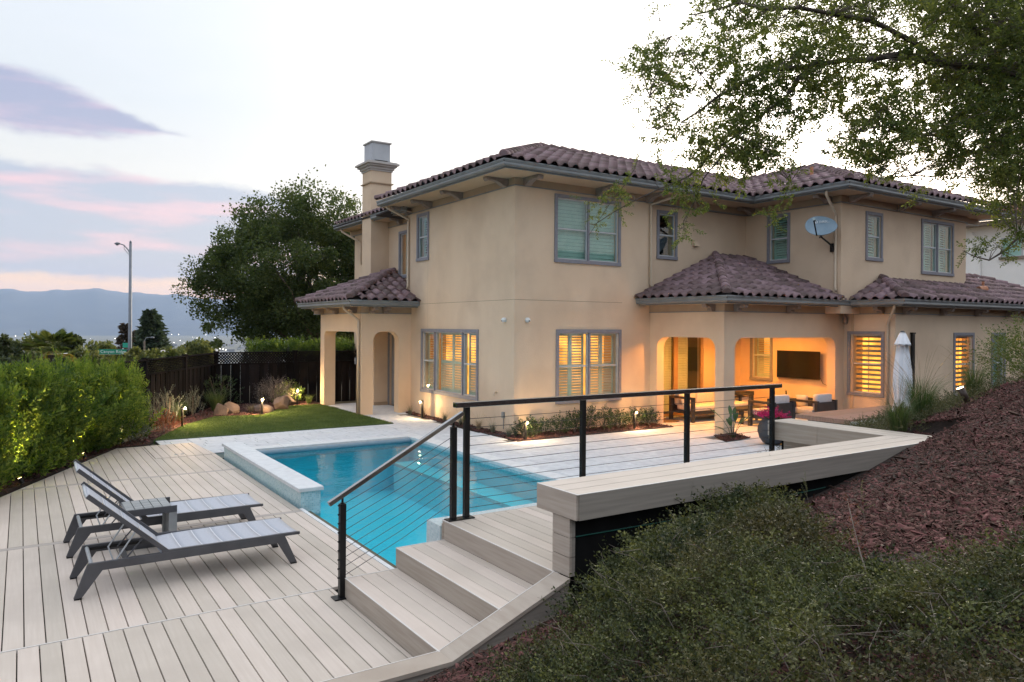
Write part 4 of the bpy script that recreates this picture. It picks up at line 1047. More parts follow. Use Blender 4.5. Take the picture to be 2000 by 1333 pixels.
# ================================================================== WINDOWS
def dressed(plane, c, u0, u1, z0, z1, cols, mode, trim=.085, rail=True, sill=True, parent=house, tm=None, name='window', upper=None):
    """cols: widths as fractions with mullions between; mode: lit / cool / zebra / dark"""
    Pt = (lambda u, z, d: (c-d, u, z)) if plane == 'x' else (lambda u, z, d: (u, c-d, z))
    def bx(mb, ua, ub, za, zb, da, db):
        a = Pt(ua, za, da); b = Pt(ub, zb, db); return mb.box(*a, *b)
    mb = MB(); t = trim
    bx(mb, u0, u0+t, z0, z1, -.06, .030); bx(mb, u1-t, u1, z0, z1, -.06, .030); bx(mb, u0+t, u1-t, z1-t, z1, -.06, .030); bx(mb, u0-.004, u1+.004, z0, z0+t, -.06, .042)
    win = obj(name, mb, m_trim, parent, bevel=.004)
    a0, a1, b0, b1 = u0+t, u1-t, z0+t, z1-t
    tot = sum(cols); mw = .055; avail = (a1-a0)-mw*(len(cols)-1); x = a0; k = 0
    for k, cw in enumerate(cols):
        w = avail*cw/tot; xa, xb = x, x+w
        if k < len(cols)-1: obj('mullion', bx(MB(), xb, xb+mw, b0, b1, -.07, .018), m_trim, win)
        x = xb+mw
        f = .030
        mb = MB(); bx(mb, xa, xa+f, b0, b1, -.075, -.02); bx(mb, xb-f, xb, b0, b1, -.075, -.02); bx(mb, xa+f, xb-f, b0, b0+f, -.075, -.02); bx(mb, xa+f, xb-f, b1-f, b1, -.075, -.02)
        obj('sash', mb, m_vinyl, win)
        zm = (b0+b1)/2
        hasrail = rail if isinstance(rail, bool) else rail[k]
        if hasrail:
            obj('meeting_rail', bx(MB(), xa+f, xb-f, zm-.018, zm+.018, -.080, -.016), m_vinyl, win)
            obj('pane', bx(MB(), xa+f, xb-f, b0+f, zm-.018, -.052, -.048), m_glass, win)
            obj('pane', bx(MB(), xa+f, xb-f, zm+.018, b1-f, -.042, -.038), m_glass, win)
        else: obj('pane', bx(MB(), xa+f, xb-f, b0+f, b1-f, -.052, -.048), m_glass, win)
    # behind the glass
    deep = .42 if mode == 'zebra' else .9
    mi = {'lit': emis_noise('lit_room', (1., .42, .08), .74), 'zebra': emis_noise('lit_room_bright', (1., .40, .055), .95), 'cool': mat('dim_room', (.05,.07,.07), None, .9), 'dark': mat('dark_room', (.012,.012,.014), None, .9), 'blind': mat('dim_room', (.05,.07,.07), None, .9), 'sky': mat('dark_room', (.012,.012,.014), None, .9)}[mode]
    mb = MB()
    back = [Pt(u0-.2,z0-.1,-deep), Pt(u1+.2,z0-.1,-deep), Pt(u1+.2,z1+.1,-deep), Pt(u0-.2,z1+.1,-deep)]
    mb.add(back, [(0,1,2,3)]); obj('room_back', mb, mi, win)
    mb = MB(); q = [Pt(u0-.2,z0-.1,-.26), Pt(u1+.2,z0-.1,-.26), Pt(u1+.2,z1+.1,-.26), Pt(u0-.2,z1+.1,-.26)]
    mb.add(q+back, [(0,1,5,4),(1,2,6,5),(2,3,7,6),(3,0,4,7)]); obj('room_side', mb, mat('room_wall', (.45,.36,.26), None, .9) if mode in ('lit', 'zebra') else mi, win)
    if mode in ('lit', 'cool', 'sky'):
        lm = m_louver if mode == 'lit' else m_louver_c
        fr = MB(); npan = max(1, len(cols)) if mode != 'lit' else len(cols)
        d = -.17; st = .055
        x = a0
        for k, cw in enumerate(cols):
            w = avail*cw/tot; xa, xb = x, x+w; x = xb+mw
            pan = 2 if w > .75 else 1
            xa2, xb2 = xa+(.05 if w > .4 else .02), xb-.02
            for p_ in range(pan):
                pa = xa2+(xb2-xa2)*p_/pan; pb = xa2+(xb2-xa2)*(p_+1)/pan
                bx(fr, pa, pa+st, b0, b1, d-.028, d); bx(fr, pb-st, pb, b0, b1, d-.028, d)
                zm = (b0+b1)/2
                for za, zb in ((b0, b0+.09), (zm-.04, zm+.04), (b1-.075, b1)): bx(fr, pa+st, pb-st, za, zb, d-.028, d)
                for tier, (za, zb) in enumerate(((b0+.09, zm-.04), (zm+.04, b1-.075))):
                    n = max(3, int((zb-za)/.066)); stp = (zb-za)/n
                    ang = R(38) if tier == 0 else (R(8) if mode == 'lit' else R(40))
                    if (k+p_) % 3 == 1 and tier == 1: ang += R(14)
                    if mode == 'cool' and tier == 0: ang = R(50)
                    for i in range(n):
                        zc = za+stp*(i+.5); hd = .036*math.cos(ang); hz = .036*math.sin(ang)
                        mb = MB(); th = .004
                        A_ = [Pt(pa+st, zc-hz-th, d-.014+hd), Pt(pb-st, zc-hz-th, d-.014+hd), Pt(pb-st, zc+hz-th, d-.014-hd), Pt(pa+st, zc+hz-th, d-.014-hd)]
                        B_ = [Pt(pa+st, zc-hz+th, d-.014+hd), Pt(pb-st, zc-hz+th, d-.014+hd), Pt(pb-st, zc+hz+th, d-.014-hd), Pt(pa+st, zc+hz+th, d-.014-hd)]
                        mb.add(A_+B_, [(0,1,2,3),(7,6,5,4),(0,4,5,1),(1,5,6,2),(2,6,7,3),(3,7,4,0)])
                        obj('louver', mb, lm, win)
        obj('shutter_frame', fr, m_shut if mode == 'lit' else m_louver_c, win)
    if mode == 'zebra':
        n = int((b1-b0)/.125)
        for i in range(n+1):
            za = b1-.02-i*.125
            obj('blind_band', bx(MB(), a0+.015, a1-.015, max(za-.062, b0+.02), za, -.14, -.135), m_blind, win)
        obj('blind_cord', bx(MB(), (a0+a1)/2-.012, (a0+a1)/2+.012, b0, b1, -.147, -.143), m_blind, win)
    if mode == 'blind':
        n = int((b1-b0)/.085)
        for i in range(n):
            za = b1-i*(b1-b0)/n; obj('slat', bx(MB(), a0+.01, a1-.01, za-(b1-b0)/n+.006, za, -.13-.008, -.13), m_louver_c, win)
    return win
dressed('x', 0., 1.59, 4.74, .655, 2.43, (.62,1.33,.62), 'lit', rail=(True, False, True))
dressed('x', 0., 4.30, 5.06, 4.35, 5.70, (1,), 'sky')
dressed('y', 0., 1.195, 3.26, .655, 2.447, (1,1), 'lit')
dressed('y', 0., 1.13, 3.22, 4.05, 5.69, (1,1), 'blind')
dressed('y', .10, 4.58, 5.34, 4.33, 5.63, (1,), 'dark')
dressed('x', 8.15, -1.41, -.66, 4.32, 5.69, (1,), 'cool')
dressed('y', -2.93, 9.24, 10.04, 4.33, 5.64, (1,), 'cool')
dressed('y', -2.93, 12.02, 13.84, 4.09, 5.68, (1,1), 'cool')
dressed('x', 9.02, -3.60, -2.58, .74, 2.44, (1,), 'zebra')
dressed('y', -3.88, 11.92, 13.06, .65, 2.42, (1,), 'zebra')
dressed('y', -3.88, 14.09, 14.95, .65, 2.42, (1,), 'cool')
dressed('x', 8.93, -.27, .53, .95, 2.45, (1,), 'lit')
dressed('x', .30, 6.24, 6.92, 3.97, 5.42, (1,), 'lit', rail=False)
# tall shelf light of the kitchen seen through the patio window
# porch door
dm = mat('door_paint', (.16,.18,.21), (.19,.21,.24), .5, 4)
door = obj('door', MB().box(.36,6.88,.02,.41,7.56,2.22), dm, house)
obj('door_panel', MB().box(.352,6.98,.25,.359,7.46,1.0).box(.352,6.98,1.15,.359,7.46,2.1), m_trim, door)
obj('handle', MB().tube([(.355,6.94,.98),(.30,6.94,.98),(.30,7.03,.98)], .012, 8), m_black, door)
obj('handle', MB().tube([(.34,6.94,.80),(.31,6.94,.83),(.31,6.94,.93)], .009, 8), m_black, door)
obj('door_frame', MB().box(.26,6.79,0,.299,6.86,2.31).box(.26,7.58,0,.299,7.648,2.31).box(.26,6.86,2.25,.299,7.58,2.31), m_trim, door)
obj('porch_skirting', MB().box(-.2,7.62,0,.3,7.649,.10), m_frieze, house)
# sliding patio door with shutters
sd = MB(); sdm = mat('door_frame_tan', (.36,.22,.12), (.40,.25,.14), .6, 4)
for x in (5.05, 6.12, 6.20, 7.22): sd.box(x,.93,0.02,x+.07,1.0,2.38)
sd.box(5.05,.93,2.33,7.30,1.0,2.395).box(5.05,.93,.0,7.30,1.0,.05)
slide = obj('sliding_door', sd, sdm, house)
obj('pane', MB().box(5.12,.96,.05,6.12,.965,2.33), m_glass, slide); obj('pane', MB().box(6.27,.96,.05,7.22,.965,2.33), m_glass, slide)
for j, (xa, xb) in enumerate(((5.12,5.58),(5.60,6.12),(6.27,6.75),(6.77,7.22))):
    if j == 3: continue
    n = 30
    for i in range(n):
        z = .12+2.14*i/n
        obj('louver', MB().add([(xa,1.035,z),(xb,1.035,z),(xb,1.06,z+.062),(xa,1.06,z+.062),(xa,1.041,z-.004),(xb,1.041,z-.004),(xb,1.066,z+.058),(xa,1.066,z+.058)], [(0,1,2,3),(7,6,5,4),(0,4,5,1),(2,6,7,3)]), m_louver, slide)
obj('shutter_frame', MB().box(5.565,1.03,.05,5.60,1.07,2.33).box(6.74,1.03,.05,6.77,1.07,2.33), m_louver, slide)
obj('room_back', MB().box(4.9,1.9,0,7.5,1.93,2.6), mat('den_wall', (.18,.17,.10), None, .9), slide)
obj('room_floor', MB().box(4.9,1.3,-.01,7.5,1.9,.03).box(7.4,1.2,0,7.5,1.9,2.6).box(4.9,1.16,0,5.0,1.9,2.6).box(4.9,1.16,2.5,7.5,1.9,2.6), mat('den_wall2', (.14,.13,.09), None, .9), slide)
obj('den_lamp', MB().box(6.35,1.6,2.25,6.75,1.62,2.27), emis('den_lamp_glow', (1.,.72,.36), 4.), slide)

# recessed lamps in the patio ceiling (lit)
def lamp(kind, loc, e, col, size=.1, rot=None, spot=None, blend=.5):
    l = bpy.data.lights.new('lamp_light', kind); l.energy = e; l.color = col
    if kind == 'AREA': l.shape = 'DISK'; l.size = size
    else: l.shadow_soft_size = size
    if kind == 'SPOT': l.spot_size = spot; l.spot_blend = blend
    o = bpy.data.objects.new('lamp_light', l); COL.objects.link(o); o.location = loc
    if rot is not None: o.rotation_euler = rot
    return o
for (x, y) in ((6.0,-.9),(7.6,-.9),(7.6,.3)):
    obj('downlight', MB().lathe((x,y,2.700), [(.055,.0),(.075,.0),(.075,.018),(.055,.018)], 20), emis('downlight_glow', (1.,.62,.24), 12.), house)
    lamp('SPOT', (x, y, 2.68), 150, (1., .37, .05), .05, (0,0,0), R(160), .6)
lamp('POINT', (5.0, -1.2, 2.45), 60, (1., .39, .06), .08)
obj('ceiling_fixture', MB().lathe((5.0,-1.2,2.52), [(.09,0),(.11,.05),(.11,.20)], 16), emis('fixture_glow', (1.,.60,.25), 5.), house)

# small fittings on the walls
sensor_m = mat('white_plastic', (.72,.74,.74), None, .45)
for i, (loc, d, lab) in enumerate((((0,.385,2.66), (-1,0), 'round white security camera on the left wall just beside the house corner'), ((.355,0,2.66), (0,-1), 'round white security camera on the front wall just right of the house corner'))):
    t = thing('security_camera', lab, 'security camera', loc)
    a = Vector((*loc,)); dv = Vector((d[0], d[1], 0))
    t0 = MB().tube([a+dv*.0, a+dv*.03], [.058,.058], 18); obj('base', t0, sensor_m, t, True)
    obj('dome', MB().tube([a+dv*.031+Vector((0,0,-.002*k)) + dv*(.07*math.sin(k/6*math.pi/2)) for k in range(7)], [.058*math.cos(k/6*math.pi/2)+.003 for k in range(7)], 18), sensor_m, t, True)
    obj('lens', MB().tube([a+dv*.09+Vector((0,0,-.02)), a+dv*.104+Vector((0,0,-.024))], .014, 10), m_black, t)
t = obj('wall_vent', MB().add([(5.95,.098,4.75),(6.13,.098,4.75),(6.13,.098,4.93),(5.95,.098,4.93),(5.95,.0,4.75),(6.13,.0,4.75)], [(0,1,2,3),(0,4,5,1),(3,2,5,4),(0,3,4),(1,5,2)]), m_stucco, house)
t = thing('outlet_box', 'small grey outlet box low on the house wall near the corner', 'electrical box', (0,.42,.40))
obj('cover', MB().box(-.045,.37,.36,-.0005,.46,.50), m_gutter, t, bevel=.004); obj('conduit', MB().tube([(-.02,.40,.35),(-.02,.40,.1)], .010, 8), m_gutter, t)
t = thing('hose_bib', 'small brass tap on the left wall below the wide window', 'tap', (-.03,.73,.9))
obj('body', MB().tube([(0,.73,.93),(-.06,.73,.93),(-.08,.73,.90),(-.08,.73,.86)], .014, 8), m_stucco, t, True); obj('wheel', MB().tube([(-.05,.73,.95),(-.05,.73,.965)], .028, 10), m_stucco, t)
t = thing('junction_box', 'grey electrical box on the porch column above its downspout', 'electrical box', (-1.6,5.6,1.5))
obj('cover', MB().box(-1.60,5.66,1.42,-1.532,5.74,1.60), m_lampgrey, t, bevel=.004)
obj('conduit', MB().tube([(-1.565,5.69,1.42),(-1.565,5.66,.04)], .011, 8), m_black, t)
t = thing('eave_lantern', 'dark lantern under the eave in the inner corner of the patio walls', 'lantern', (8.9,-2.62,2.75))
obj('cage', MB().lathe((8.93,-2.56,2.62), [(.03,0),(.06,.03),(.065,.16),(.04,.21),(.02,.25)], 6), m_corbel, t)
obj('bracket', MB().tube([(8.93,-2.56,2.86),(8.93,-2.56,2.92),(9.0,-2.5,2.92)], .012, 6), m_corbel, t)
t = thing('wall_panel', 'narrow black panel standing against the wall behind the closed white parasol', 'panel', (9.6,-3.95,.4))
obj('board', MB().box(9.72,-3.945,.65,9.84,-3.89,2.38), m_black, t, bevel=.004); obj('rail', MB().box(9.70,-3.955,2.382,9.86,-3.89,2.42), m_black, t)
# electrical box on the patio pillar
t = thing('pillar_box', 'grey outlet box low on the front of the patio pillar behind the strelitzia', 'electrical box', (4.5,-2.5,.3))
obj('cover', MB().box(4.47,-2.53,.30,4.58,-2.4605,.45), m_gutter, t, bevel=.004); obj('conduit', MB().tube([(4.52,-2.49,.30),(4.52,-2.49,.04)], .010, 8), m_gutter, t)

# satellite dish
def dish():
    t = thing('satellite_dish', 'grey satellite dish with white lettering on the upper wall beside the downspout', 'satellite dish', (8.12,-2.60,4.55))
    c = Vector((7.60,-2.72,5.14))
    # dish plane faces the camera and a little left and up
    n = (-_A*.55-_F*.75+Vector((0,0,.35))).normalized(); r_ = Vector((0,0,1)).cross(n).normalized(); u = n.cross(r_)
    v = []; f = []; K = 28; rings = (0, .25, .5, .75, .93, 1.)
    for q in rings:
        for k in range(K):
            a = 2*math.pi*k/K; rx, ry = .40*q*math.cos(a), .27*q*math.sin(a)
            ry *= (1-.12*math.cos(a)); 
            v.append(c + r_*rx + u*(ry - .05*math.cos(a)*q) - n*(.055*(1-q*q)))
    for i in range(len(rings)-1):
        for k in range(K): f.append((i*K+k, i*K+(k+1)%K, (i+1)*K+(k+1)%K, (i+1)*K+k))
    lo = [p-n*.012 for p in v[-K:]]; b = len(v); v += lo; f += [((len(rings)-1)*K+k, (len(rings)-1)*K+(k+1)%K, b+(k+1)%K, b+k) for k in range(K)]
    lo2 = [p-n*.014 for p in v[:K*len(rings)]]; b2 = len(v); v += lo2
    for i in range(len(rings)-1):
        for k in range(K): f.append((b2+i*K+k, b2+(i+1)*K+k, b2+(i+1)*K+(k+1)%K, b2+i*K+(k+1)%K))
    obj('reflector', MB().add(v, f), mat('dish_paint', (.20,.30,.38), (.24,.34,.42), .5, 6), t, True)
    arm0 = c-u*.27+n*.02-r_*.0; tip = c+n*.52-u*.12-r_*.04
    obj('feed_arm', MB().beam(c-u*.27-r_*.08, tip, .028, .035), m_black, t)
    obj('feed_horn', MB().tube([tip+u*.03+n*.03, tip+u*.05-n*.10], [.035,.028], 10).tube([tip+u*.045-n*.10, tip+u*.047-n*.115], [.022,.022], 10), mat('horn_grey', (.32,.40,.40), None, .5), t)
    back = c-n*.10-u*.12; w = Vector((8.145,-2.72,4.60))
    obj('mast', MB().tube([back+u*.05, back-u*.14+n*-.02, w+Vector((-.22,0,.12)), w+Vector((-.05,0,.04))], .024, 8), m_black, t)
    obj('wall_bracket', MB().box(8.09,-2.78,4.50,8.148,-2.65,4.72).beam(w+Vector((-.02,-.07,-.08)), w+Vector((-.2,0,.1)), .02, .02), m_black, t)
    obj('clamp', MB().box(back.x-.05, back.y-.05, back.z-.10, back.x+.05, back.y+.03, back.z+.0).beam(back-u*.1, back-u*.22+n*.1, .03, .03), m_black, t)
    # lettering
    def txt(s, size, ox, oy, name='lettering'):
        cu = bpy.data.curves.new(name, 'FONT'); cu.body = s; cu.size = size; cu.align_x = 'LEFT'; cu.extrude = .002
        o = bpy.data.objects.new(name, cu); COL.objects.link(o); cu.materials.append(mat('dish_lettering', (.80,.84,.86), None, .5))
        Mx = Matrix((r_, u, n)).transposed().to_4x4(); Mx.translation = c + r_*ox + u*oy - n*.028
        o.parent = t; o.matrix_basis = Matrix.Translation(-t.location) @ Mx
        dg = bpy.context.evaluated_depsgraph_get(); me = bpy.data.meshes.new_from_object(o.evaluated_get(dg)); mb_ = o.matrix_basis.copy(); bpy.data.objects.remove(o)
        o2 = bpy.data.objects.new(name, me); COL.objects.link(o2); o2.parent = t; o2.matrix_basis = mb_
    txt('DIRECTV', .085, -.07, .095)
    # round swoosh emblem left of the word
    mb = MB()
    for a0, a1, r0, r1 in ((R(60), R(300), 0, .034),):
        pts = [c+r_*(-.16+.042*math.cos(a))+u*(.125+.042*math.sin(a))-n*.026 for a in np.linspace(R(70), R(290), 14)]
        mb.add(pts, [tuple(range(len(pts)))])
    pts = [c+r_*(-.14+.040*math.cos(a))+u*(.125+.042*math.sin(a))-n*.0255 for a in np.linspace(R(-80), R(80), 10)]+[c+r_*(-.14+.024*math.cos(a))+u*(.125+.030*math.sin(a))-n*.0255 for a in np.linspace(R(80), R(-80), 10)]
    mb.add(pts, [tuple(range(20))]); obj('emblem', mb, MATS['dish_lettering'], t)
dish()
# ================================================================== RAILINGS
g = thing('guard_rail', 'black metal guard rail with horizontal cables along the raised platform', 'railing', (-5.69,-7.68,.555))
POSTS = (-5.69, -4.178, -2.512, -.85); YG = -7.695
for x in POSTS:
    p = obj('post', MB().box(x-.027,YG-.027,.56,x+.027,YG+.027,1.68), m_black, g, bevel=.003)
    obj('base_plate', MB().box(x-.075,YG-.055,.556,x+.075,YG+.055,.567), m_black, p, bevel=.002)
obj('handrail', MB().box(-5.83,YG-.036,1.682,-.68,YG+.036,1.735), m_rail, g, bevel=.004)
for i in range(11):
    z = .655+i*.0905
    obj('cable', MB().tube([(-5.67,YG,z),(-4.93,YG,z-.002),(-4.178,YG,z),(-3.3,YG,z-.002),(-2.512,YG,z),(-1.6,YG,z-.002),(-.86,YG,z)], .0032, 6), m_steel, g)
g = thing('stair_rail', 'sloping black stair handrail with cables beside the three steps', 'railing', (-7.0,-7.695,0))
lo = obj('post', MB().box(-7.028,YG-.028,.012,-6.972,YG+.028,.865), m_black, g, bevel=.003)
hi = obj('post', MB().box(-5.868,YG-.027,.566,-5.812,YG+.027,1.49), m_black, g, bevel=.003)
obj('base_plate', MB().box(-7.085,YG-.06,.001,-6.915,YG+.06,.012), m_black, lo, bevel=.002)
obj('base_plate', MB().box(-5.915,YG-.055,.556,-5.768,YG+.055,.566), m_black, hi, bevel=.002)
obj('stem', MB().tube([(-7.0,YG,.865),(-7.0,YG,.925)], .011, 8).tube([(-7.0,YG,.865),(-7.0,YG,.875)], .02, 10), m_black, lo)
obj('stem', MB().tube([(-5.84,YG,1.49),(-5.84,YG,1.56)], .011, 8).tube([(-5.84,YG,1.49),(-5.84,YG,1.50)], .02, 10), m_black, hi)
obj('handrail', MB().beam((-7.13,YG,.875),(-5.735,YG,1.625), .05, .042), m_rail, g, bevel=.004)
for i in range(9):
    z = .19+i*.083; z2 = z+.535
    obj('cable', MB().tube([(-6.98,YG,z+.01),(-6.4,YG,(z+z2)/2-.004),(-5.86,YG,z2)], .0032, 6), m_steel, g)
    obj('cable_stud', MB().tube([(-7.028,YG,z),(-7.043,YG,z-.004)], .008, 8), m_black, lo)

# ================================================================== LOUNGERS
m_seam = mat('pale_seam', (.60,.61,.64), None, .7)
def lounger():
    t = thing('sun_lounger', 'grey sling sun lounger with raised back, nearest to the camera', 'sun lounger', (0,0,0), 'sling sun loungers on the deck')
    w = .335
    for s in (-1, 1):
        y = s*w
        prof = [(-1.03,0),(-.965,0),(-.80,.225),(.80,.225),(.93,0),(1.0,0),(.87,.30),(-.92,.30)]
        th = .036; v = []
        for yy in (y-th/2, y+th/2):
            for a, b in prof: v.append((a, yy, b+.012))
        n = len(prof)
        v = [(a, yy, b) for a, yy, b in v]
        mb = MB().add(v, [(0,1,2,7),(2,3,6,7),(3,4,5,6),(15,10,9,8),(15,14,11,10),(14,13,12,11)]+[(i, i+n, (i+1)%n+n, (i+1)%n) for i in range(n)])
        obj('side_frame', mb, m_alu, t, bevel=.003)
        obj('foot', MB().box(-1.025,y-.02,0,-.965,y+.02,.013).box(.935,y-.02,0,.998,y+.02,.013), m_black, t)
        obj('rack', MB().box(-.86,y-s*.026-.006,.262,-.40,y-s*.026+.006,.288), m_black, t)
    obj('cross_bar', MB().tube([(-.885,-w+.02,.285),(-.885,w-.02,.285)], .018, 8), m_alu_l, t)
    obj('cross_bar', MB().box(.82,-w+.02,.245,.86,w-.02,.285), m_alu, t)
    # seat sling: seven panels between pale seams, wavy across the length
    def sheet(p0, p1, nx, sag, th=.008, wav=0.):
        ys = np.linspace(-w+.012, w-.012, 9); v = []; 
        for i in range(nx+1):
            f = i/nx; x = p0[0]+(p1[0]-p0[0])*f; z = p0[1]+(p1[1]-p0[1])*f
            for y in ys: v.append((x, y, z-sag*(1-(y/w)**2)))
        k = len(v); ny = 9; v += [(a, b, c-th) for a, b, c in v]
        fc = [(i*ny+j, (i+1)*ny+j, (i+1)*ny+j+1, i*ny+j+1) for i in range(nx) for j in range(ny-1)]
        fc += [(k+i*ny+j+1, k+(i+1)*ny+j+1, k+(i+1)*ny+j, k+i*ny+j) for i in range(nx) for j in range(ny-1)]
        fc += [(j, j+1, k+j+1, k+j) for j in range(ny-1)]+[(nx*ny+j+1, nx*ny+j, k+nx*ny+j, k+nx*ny+j+1) for j in range(ny-1)]
        return MB().add(v, fc)
    L0, L1 = -.30, 1.02; n = 7
    for i in range(n):
        a = L0+(L1-L0)*i/n; b = L0+(L1-L0)*(i+1)/n-.010
        zc = lambda x: .326+.018*math.exp(-((x-L0)/.14)**2)*-1+.004*(x-L0)-.02*max(0, x-.9)
        obj('sling_panel', sheet((a, zc(a)), (b, zc(b)), 3, .014), m_sling, t, True)
        if i: obj('seam', sheet((a-.010, zc(a)+.001), (a+.001, zc(a)+.001), 1, .014), m_seam, t)
    for s in (-1, 1): obj('seat_rail', MB().beam((L0, s*w, .322), (L1+.01, s*w, .312), .03, .026), m_alu, t)
    # back rest
    A0 = (-.27, .325); B0 = (-.915, .925)
    dx, dz = B0[0]-A0[0], B0[1]-A0[1]; ln = math.hypot(dx, dz); dx /= ln; dz /= ln
    for i in range(4):
        f0, f1 = i/4, (i+1)/4-.012
        a = (A0[0]+(B0[0]-A0[0])*f0, A0[1]+(B0[1]-A0[1])*f0); b = (A0[0]+(B0[0]-A0[0])*f1, A0[1]+(B0[1]-A0[1])*f1)
        obj('back_panel', sheet(a, b, 4, .035 if i > 0 else .028), m_sling, t, True)
        if i: obj('seam', sheet((A0[0]+(B0[0]-A0[0])*(f0-.012), A0[1]+(B0[1]-A0[1])*(f0-.012)+.001), (a[0], a[1]+.001), 1, .035), m_seam, t)
    for s in (-1, 1): obj('back_rail', MB().beam((A0[0]+.06, s*w, A0[1]-.045), (B0[0]-.01, s*w, B0[1]+.005), .028, .042, up=(dz, 0, -dx)), m_alu, t, bevel=.003)
    obj('head_bar', MB().tube([(B0[0], y, B0[1]-.045*(1-(y/w)**2)-.012) for y in np.linspace(-w+.01, w-.01, 9)], .014, 8), m_alu_l, t, True)
    for s in (-1, 1):
        obj('prop', MB().tube([(-.52, s*(w-.04), .545), (-.70, s*(w-.04), .275)], .008, 6), m_alu_l, t)
        obj('prop', MB().tube([(-.45, s*(w-.06), .47), (-.62, s*(w-.06), .27)], .007, 6), m_alu, t)
    obj('prop_bar', MB().tube([(-.70,-w+.03,.275),(-.70,w-.03,.275)], .008, 6), m_alu_l, t)
    return t
l1 = lounger(); l1.location = (-8.035, -6.125, 0)
l2 = copy_tree(l1); l2.location = (-8.03, -4.685, 0); l2['label'] = 'grey sling sun lounger with raised back on the far side of the little slatted table'
# side table between them
t = thing('side_table', 'small grey slatted C-shaped side table standing between the two sun loungers', 'side table', (-8.3,-5.2,0))
tx0, tx1, ty0, ty1 = -8.56, -8.08, -5.50, -5.02; zt = .54
for k in range(5):
    a = tx0+.02+k*(tx1-tx0-.035)/5; obj('slat', MB().prism([(a,ty0+.02),(a+.082,ty0+.02),(a+.082,ty1-.02),(a,ty1-.02)], zt-.018, zt, .002), m_greywood, t)
mb = MB().box(tx0,ty0,zt-.075,tx1+.035,ty0+.02,zt-.004).box(tx0,ty1-.02,zt-.075,tx1+.035,ty1,zt-.004).box(tx0,ty0,zt-.075,tx0+.02,ty1,zt-.004)
obj('apron', mb, m_alu, t, bevel=.002)
obj('end_leg', MB().box(tx1-.045,ty0,.04,tx1+.035,ty0+.05,zt-.076).box(tx1-.045,ty1-.05,.04,tx1+.035,ty1,zt-.076), m_greywood, t, bevel=.002)
obj('leg_panel', MB().box(tx1-.012,ty0+.05,.05,tx1+.01,ty1-.05,zt-.08), m_greywood, t)
obj('base_rail', MB().box(tx0,ty0,0,tx1+.035,ty0+.05,.04).box(tx0,ty1-.05,0,tx1+.035,ty1,.04).box(tx0,ty0+.05,0,tx0+.05,ty1-.05,.04), m_alu, t, bevel=.002)

# ================================================================== FENCES
FC = Vector((-4.45, 9.85, 0))
def fence(label, p0, d, n_bay, bay, start=0):
    t = thing('lattice_fence', label, 'fence', (p0.x, p0.y, 0)); d = Vector((d[0], d[1], 0)).normalized(); nr = Vector((d.y, -d.x, 0))
    me_b = None
    nb = 17; bw = bay/nb
    bb = MB().box(0,-.010,-.05,bw-.006,.010,1.26)
    bm_ = bpy.data.meshes.new('board'); bm_.from_pydata(bb.v, [], bb.f); bm_.materials.append(m_fence)
    ang = math.atan2(d.y, d.x)
    for k in range(start, n_bay):
        a = p0+d*(k*bay); b = p0+d*((k+1)*bay)
        pm = MB().beam(a+Vector((0,0,-.1)), a+Vector((0,0,1.66)), .10, .10, up=(d.x, d.y, 0)); pm.beam(a+Vector((0,0,1.66)), a+Vector((0,0,1.69)), .13, .13, up=(d.x, d.y, 0)); obj('post', pm, m_fence, t)
        obj('rail', MB().beam(a+Vector((0,0,1.285)), b+Vector((0,0,1.285)), .06, .05), m_fence, t)
        obj('cap_rail', MB().beam(a+Vector((0,0,1.635)), b+Vector((0,0,1.635)), .09, .04), m_fence, t)
        for j in range(nb):
            off = nr*(.014 if j % 2 else -.004)
            Mx = Matrix.Rotation(ang, 4, 'Z'); Mx.translation = a+d*(j*bw)+off
            shared('board', bm_, t, Mx)
        la = MB(); Ld = bay-.12; z0, z1 = 1.315, 1.612; h = z1-z0; s = .088
        q = -h
        while q < Ld:
            for sgn in (1, -1):
                u0, u1 = q, q+h
                za, zb = (z0, z1) if sgn > 0 else (z1, z0)
                ua, ub = max(u0, 0), min(u1, Ld)
                if ub-ua > .02:
                    f = lambda u: za+(zb-za)*(u-u0)/h
                    la.beam(a+d*(.06+ua)+Vector((0,0,f(ua)))+nr*.006*sgn, a+d*(.06+ub)+Vector((0,0,f(ub)))+nr*.006*sgn, .004, .032)
            q += s
        obj('lattice', la, m_fence, t)
    return t
dL = Vector((-10.9, -1.0, 0))-FC; dL.normalize()
fence('black board fence with lattice top running along the left behind the hedge', FC, dL, 9, 2.46)
fence('black board fence with lattice top across the back behind the boulders', FC, (1, 0), 5, 2.44)

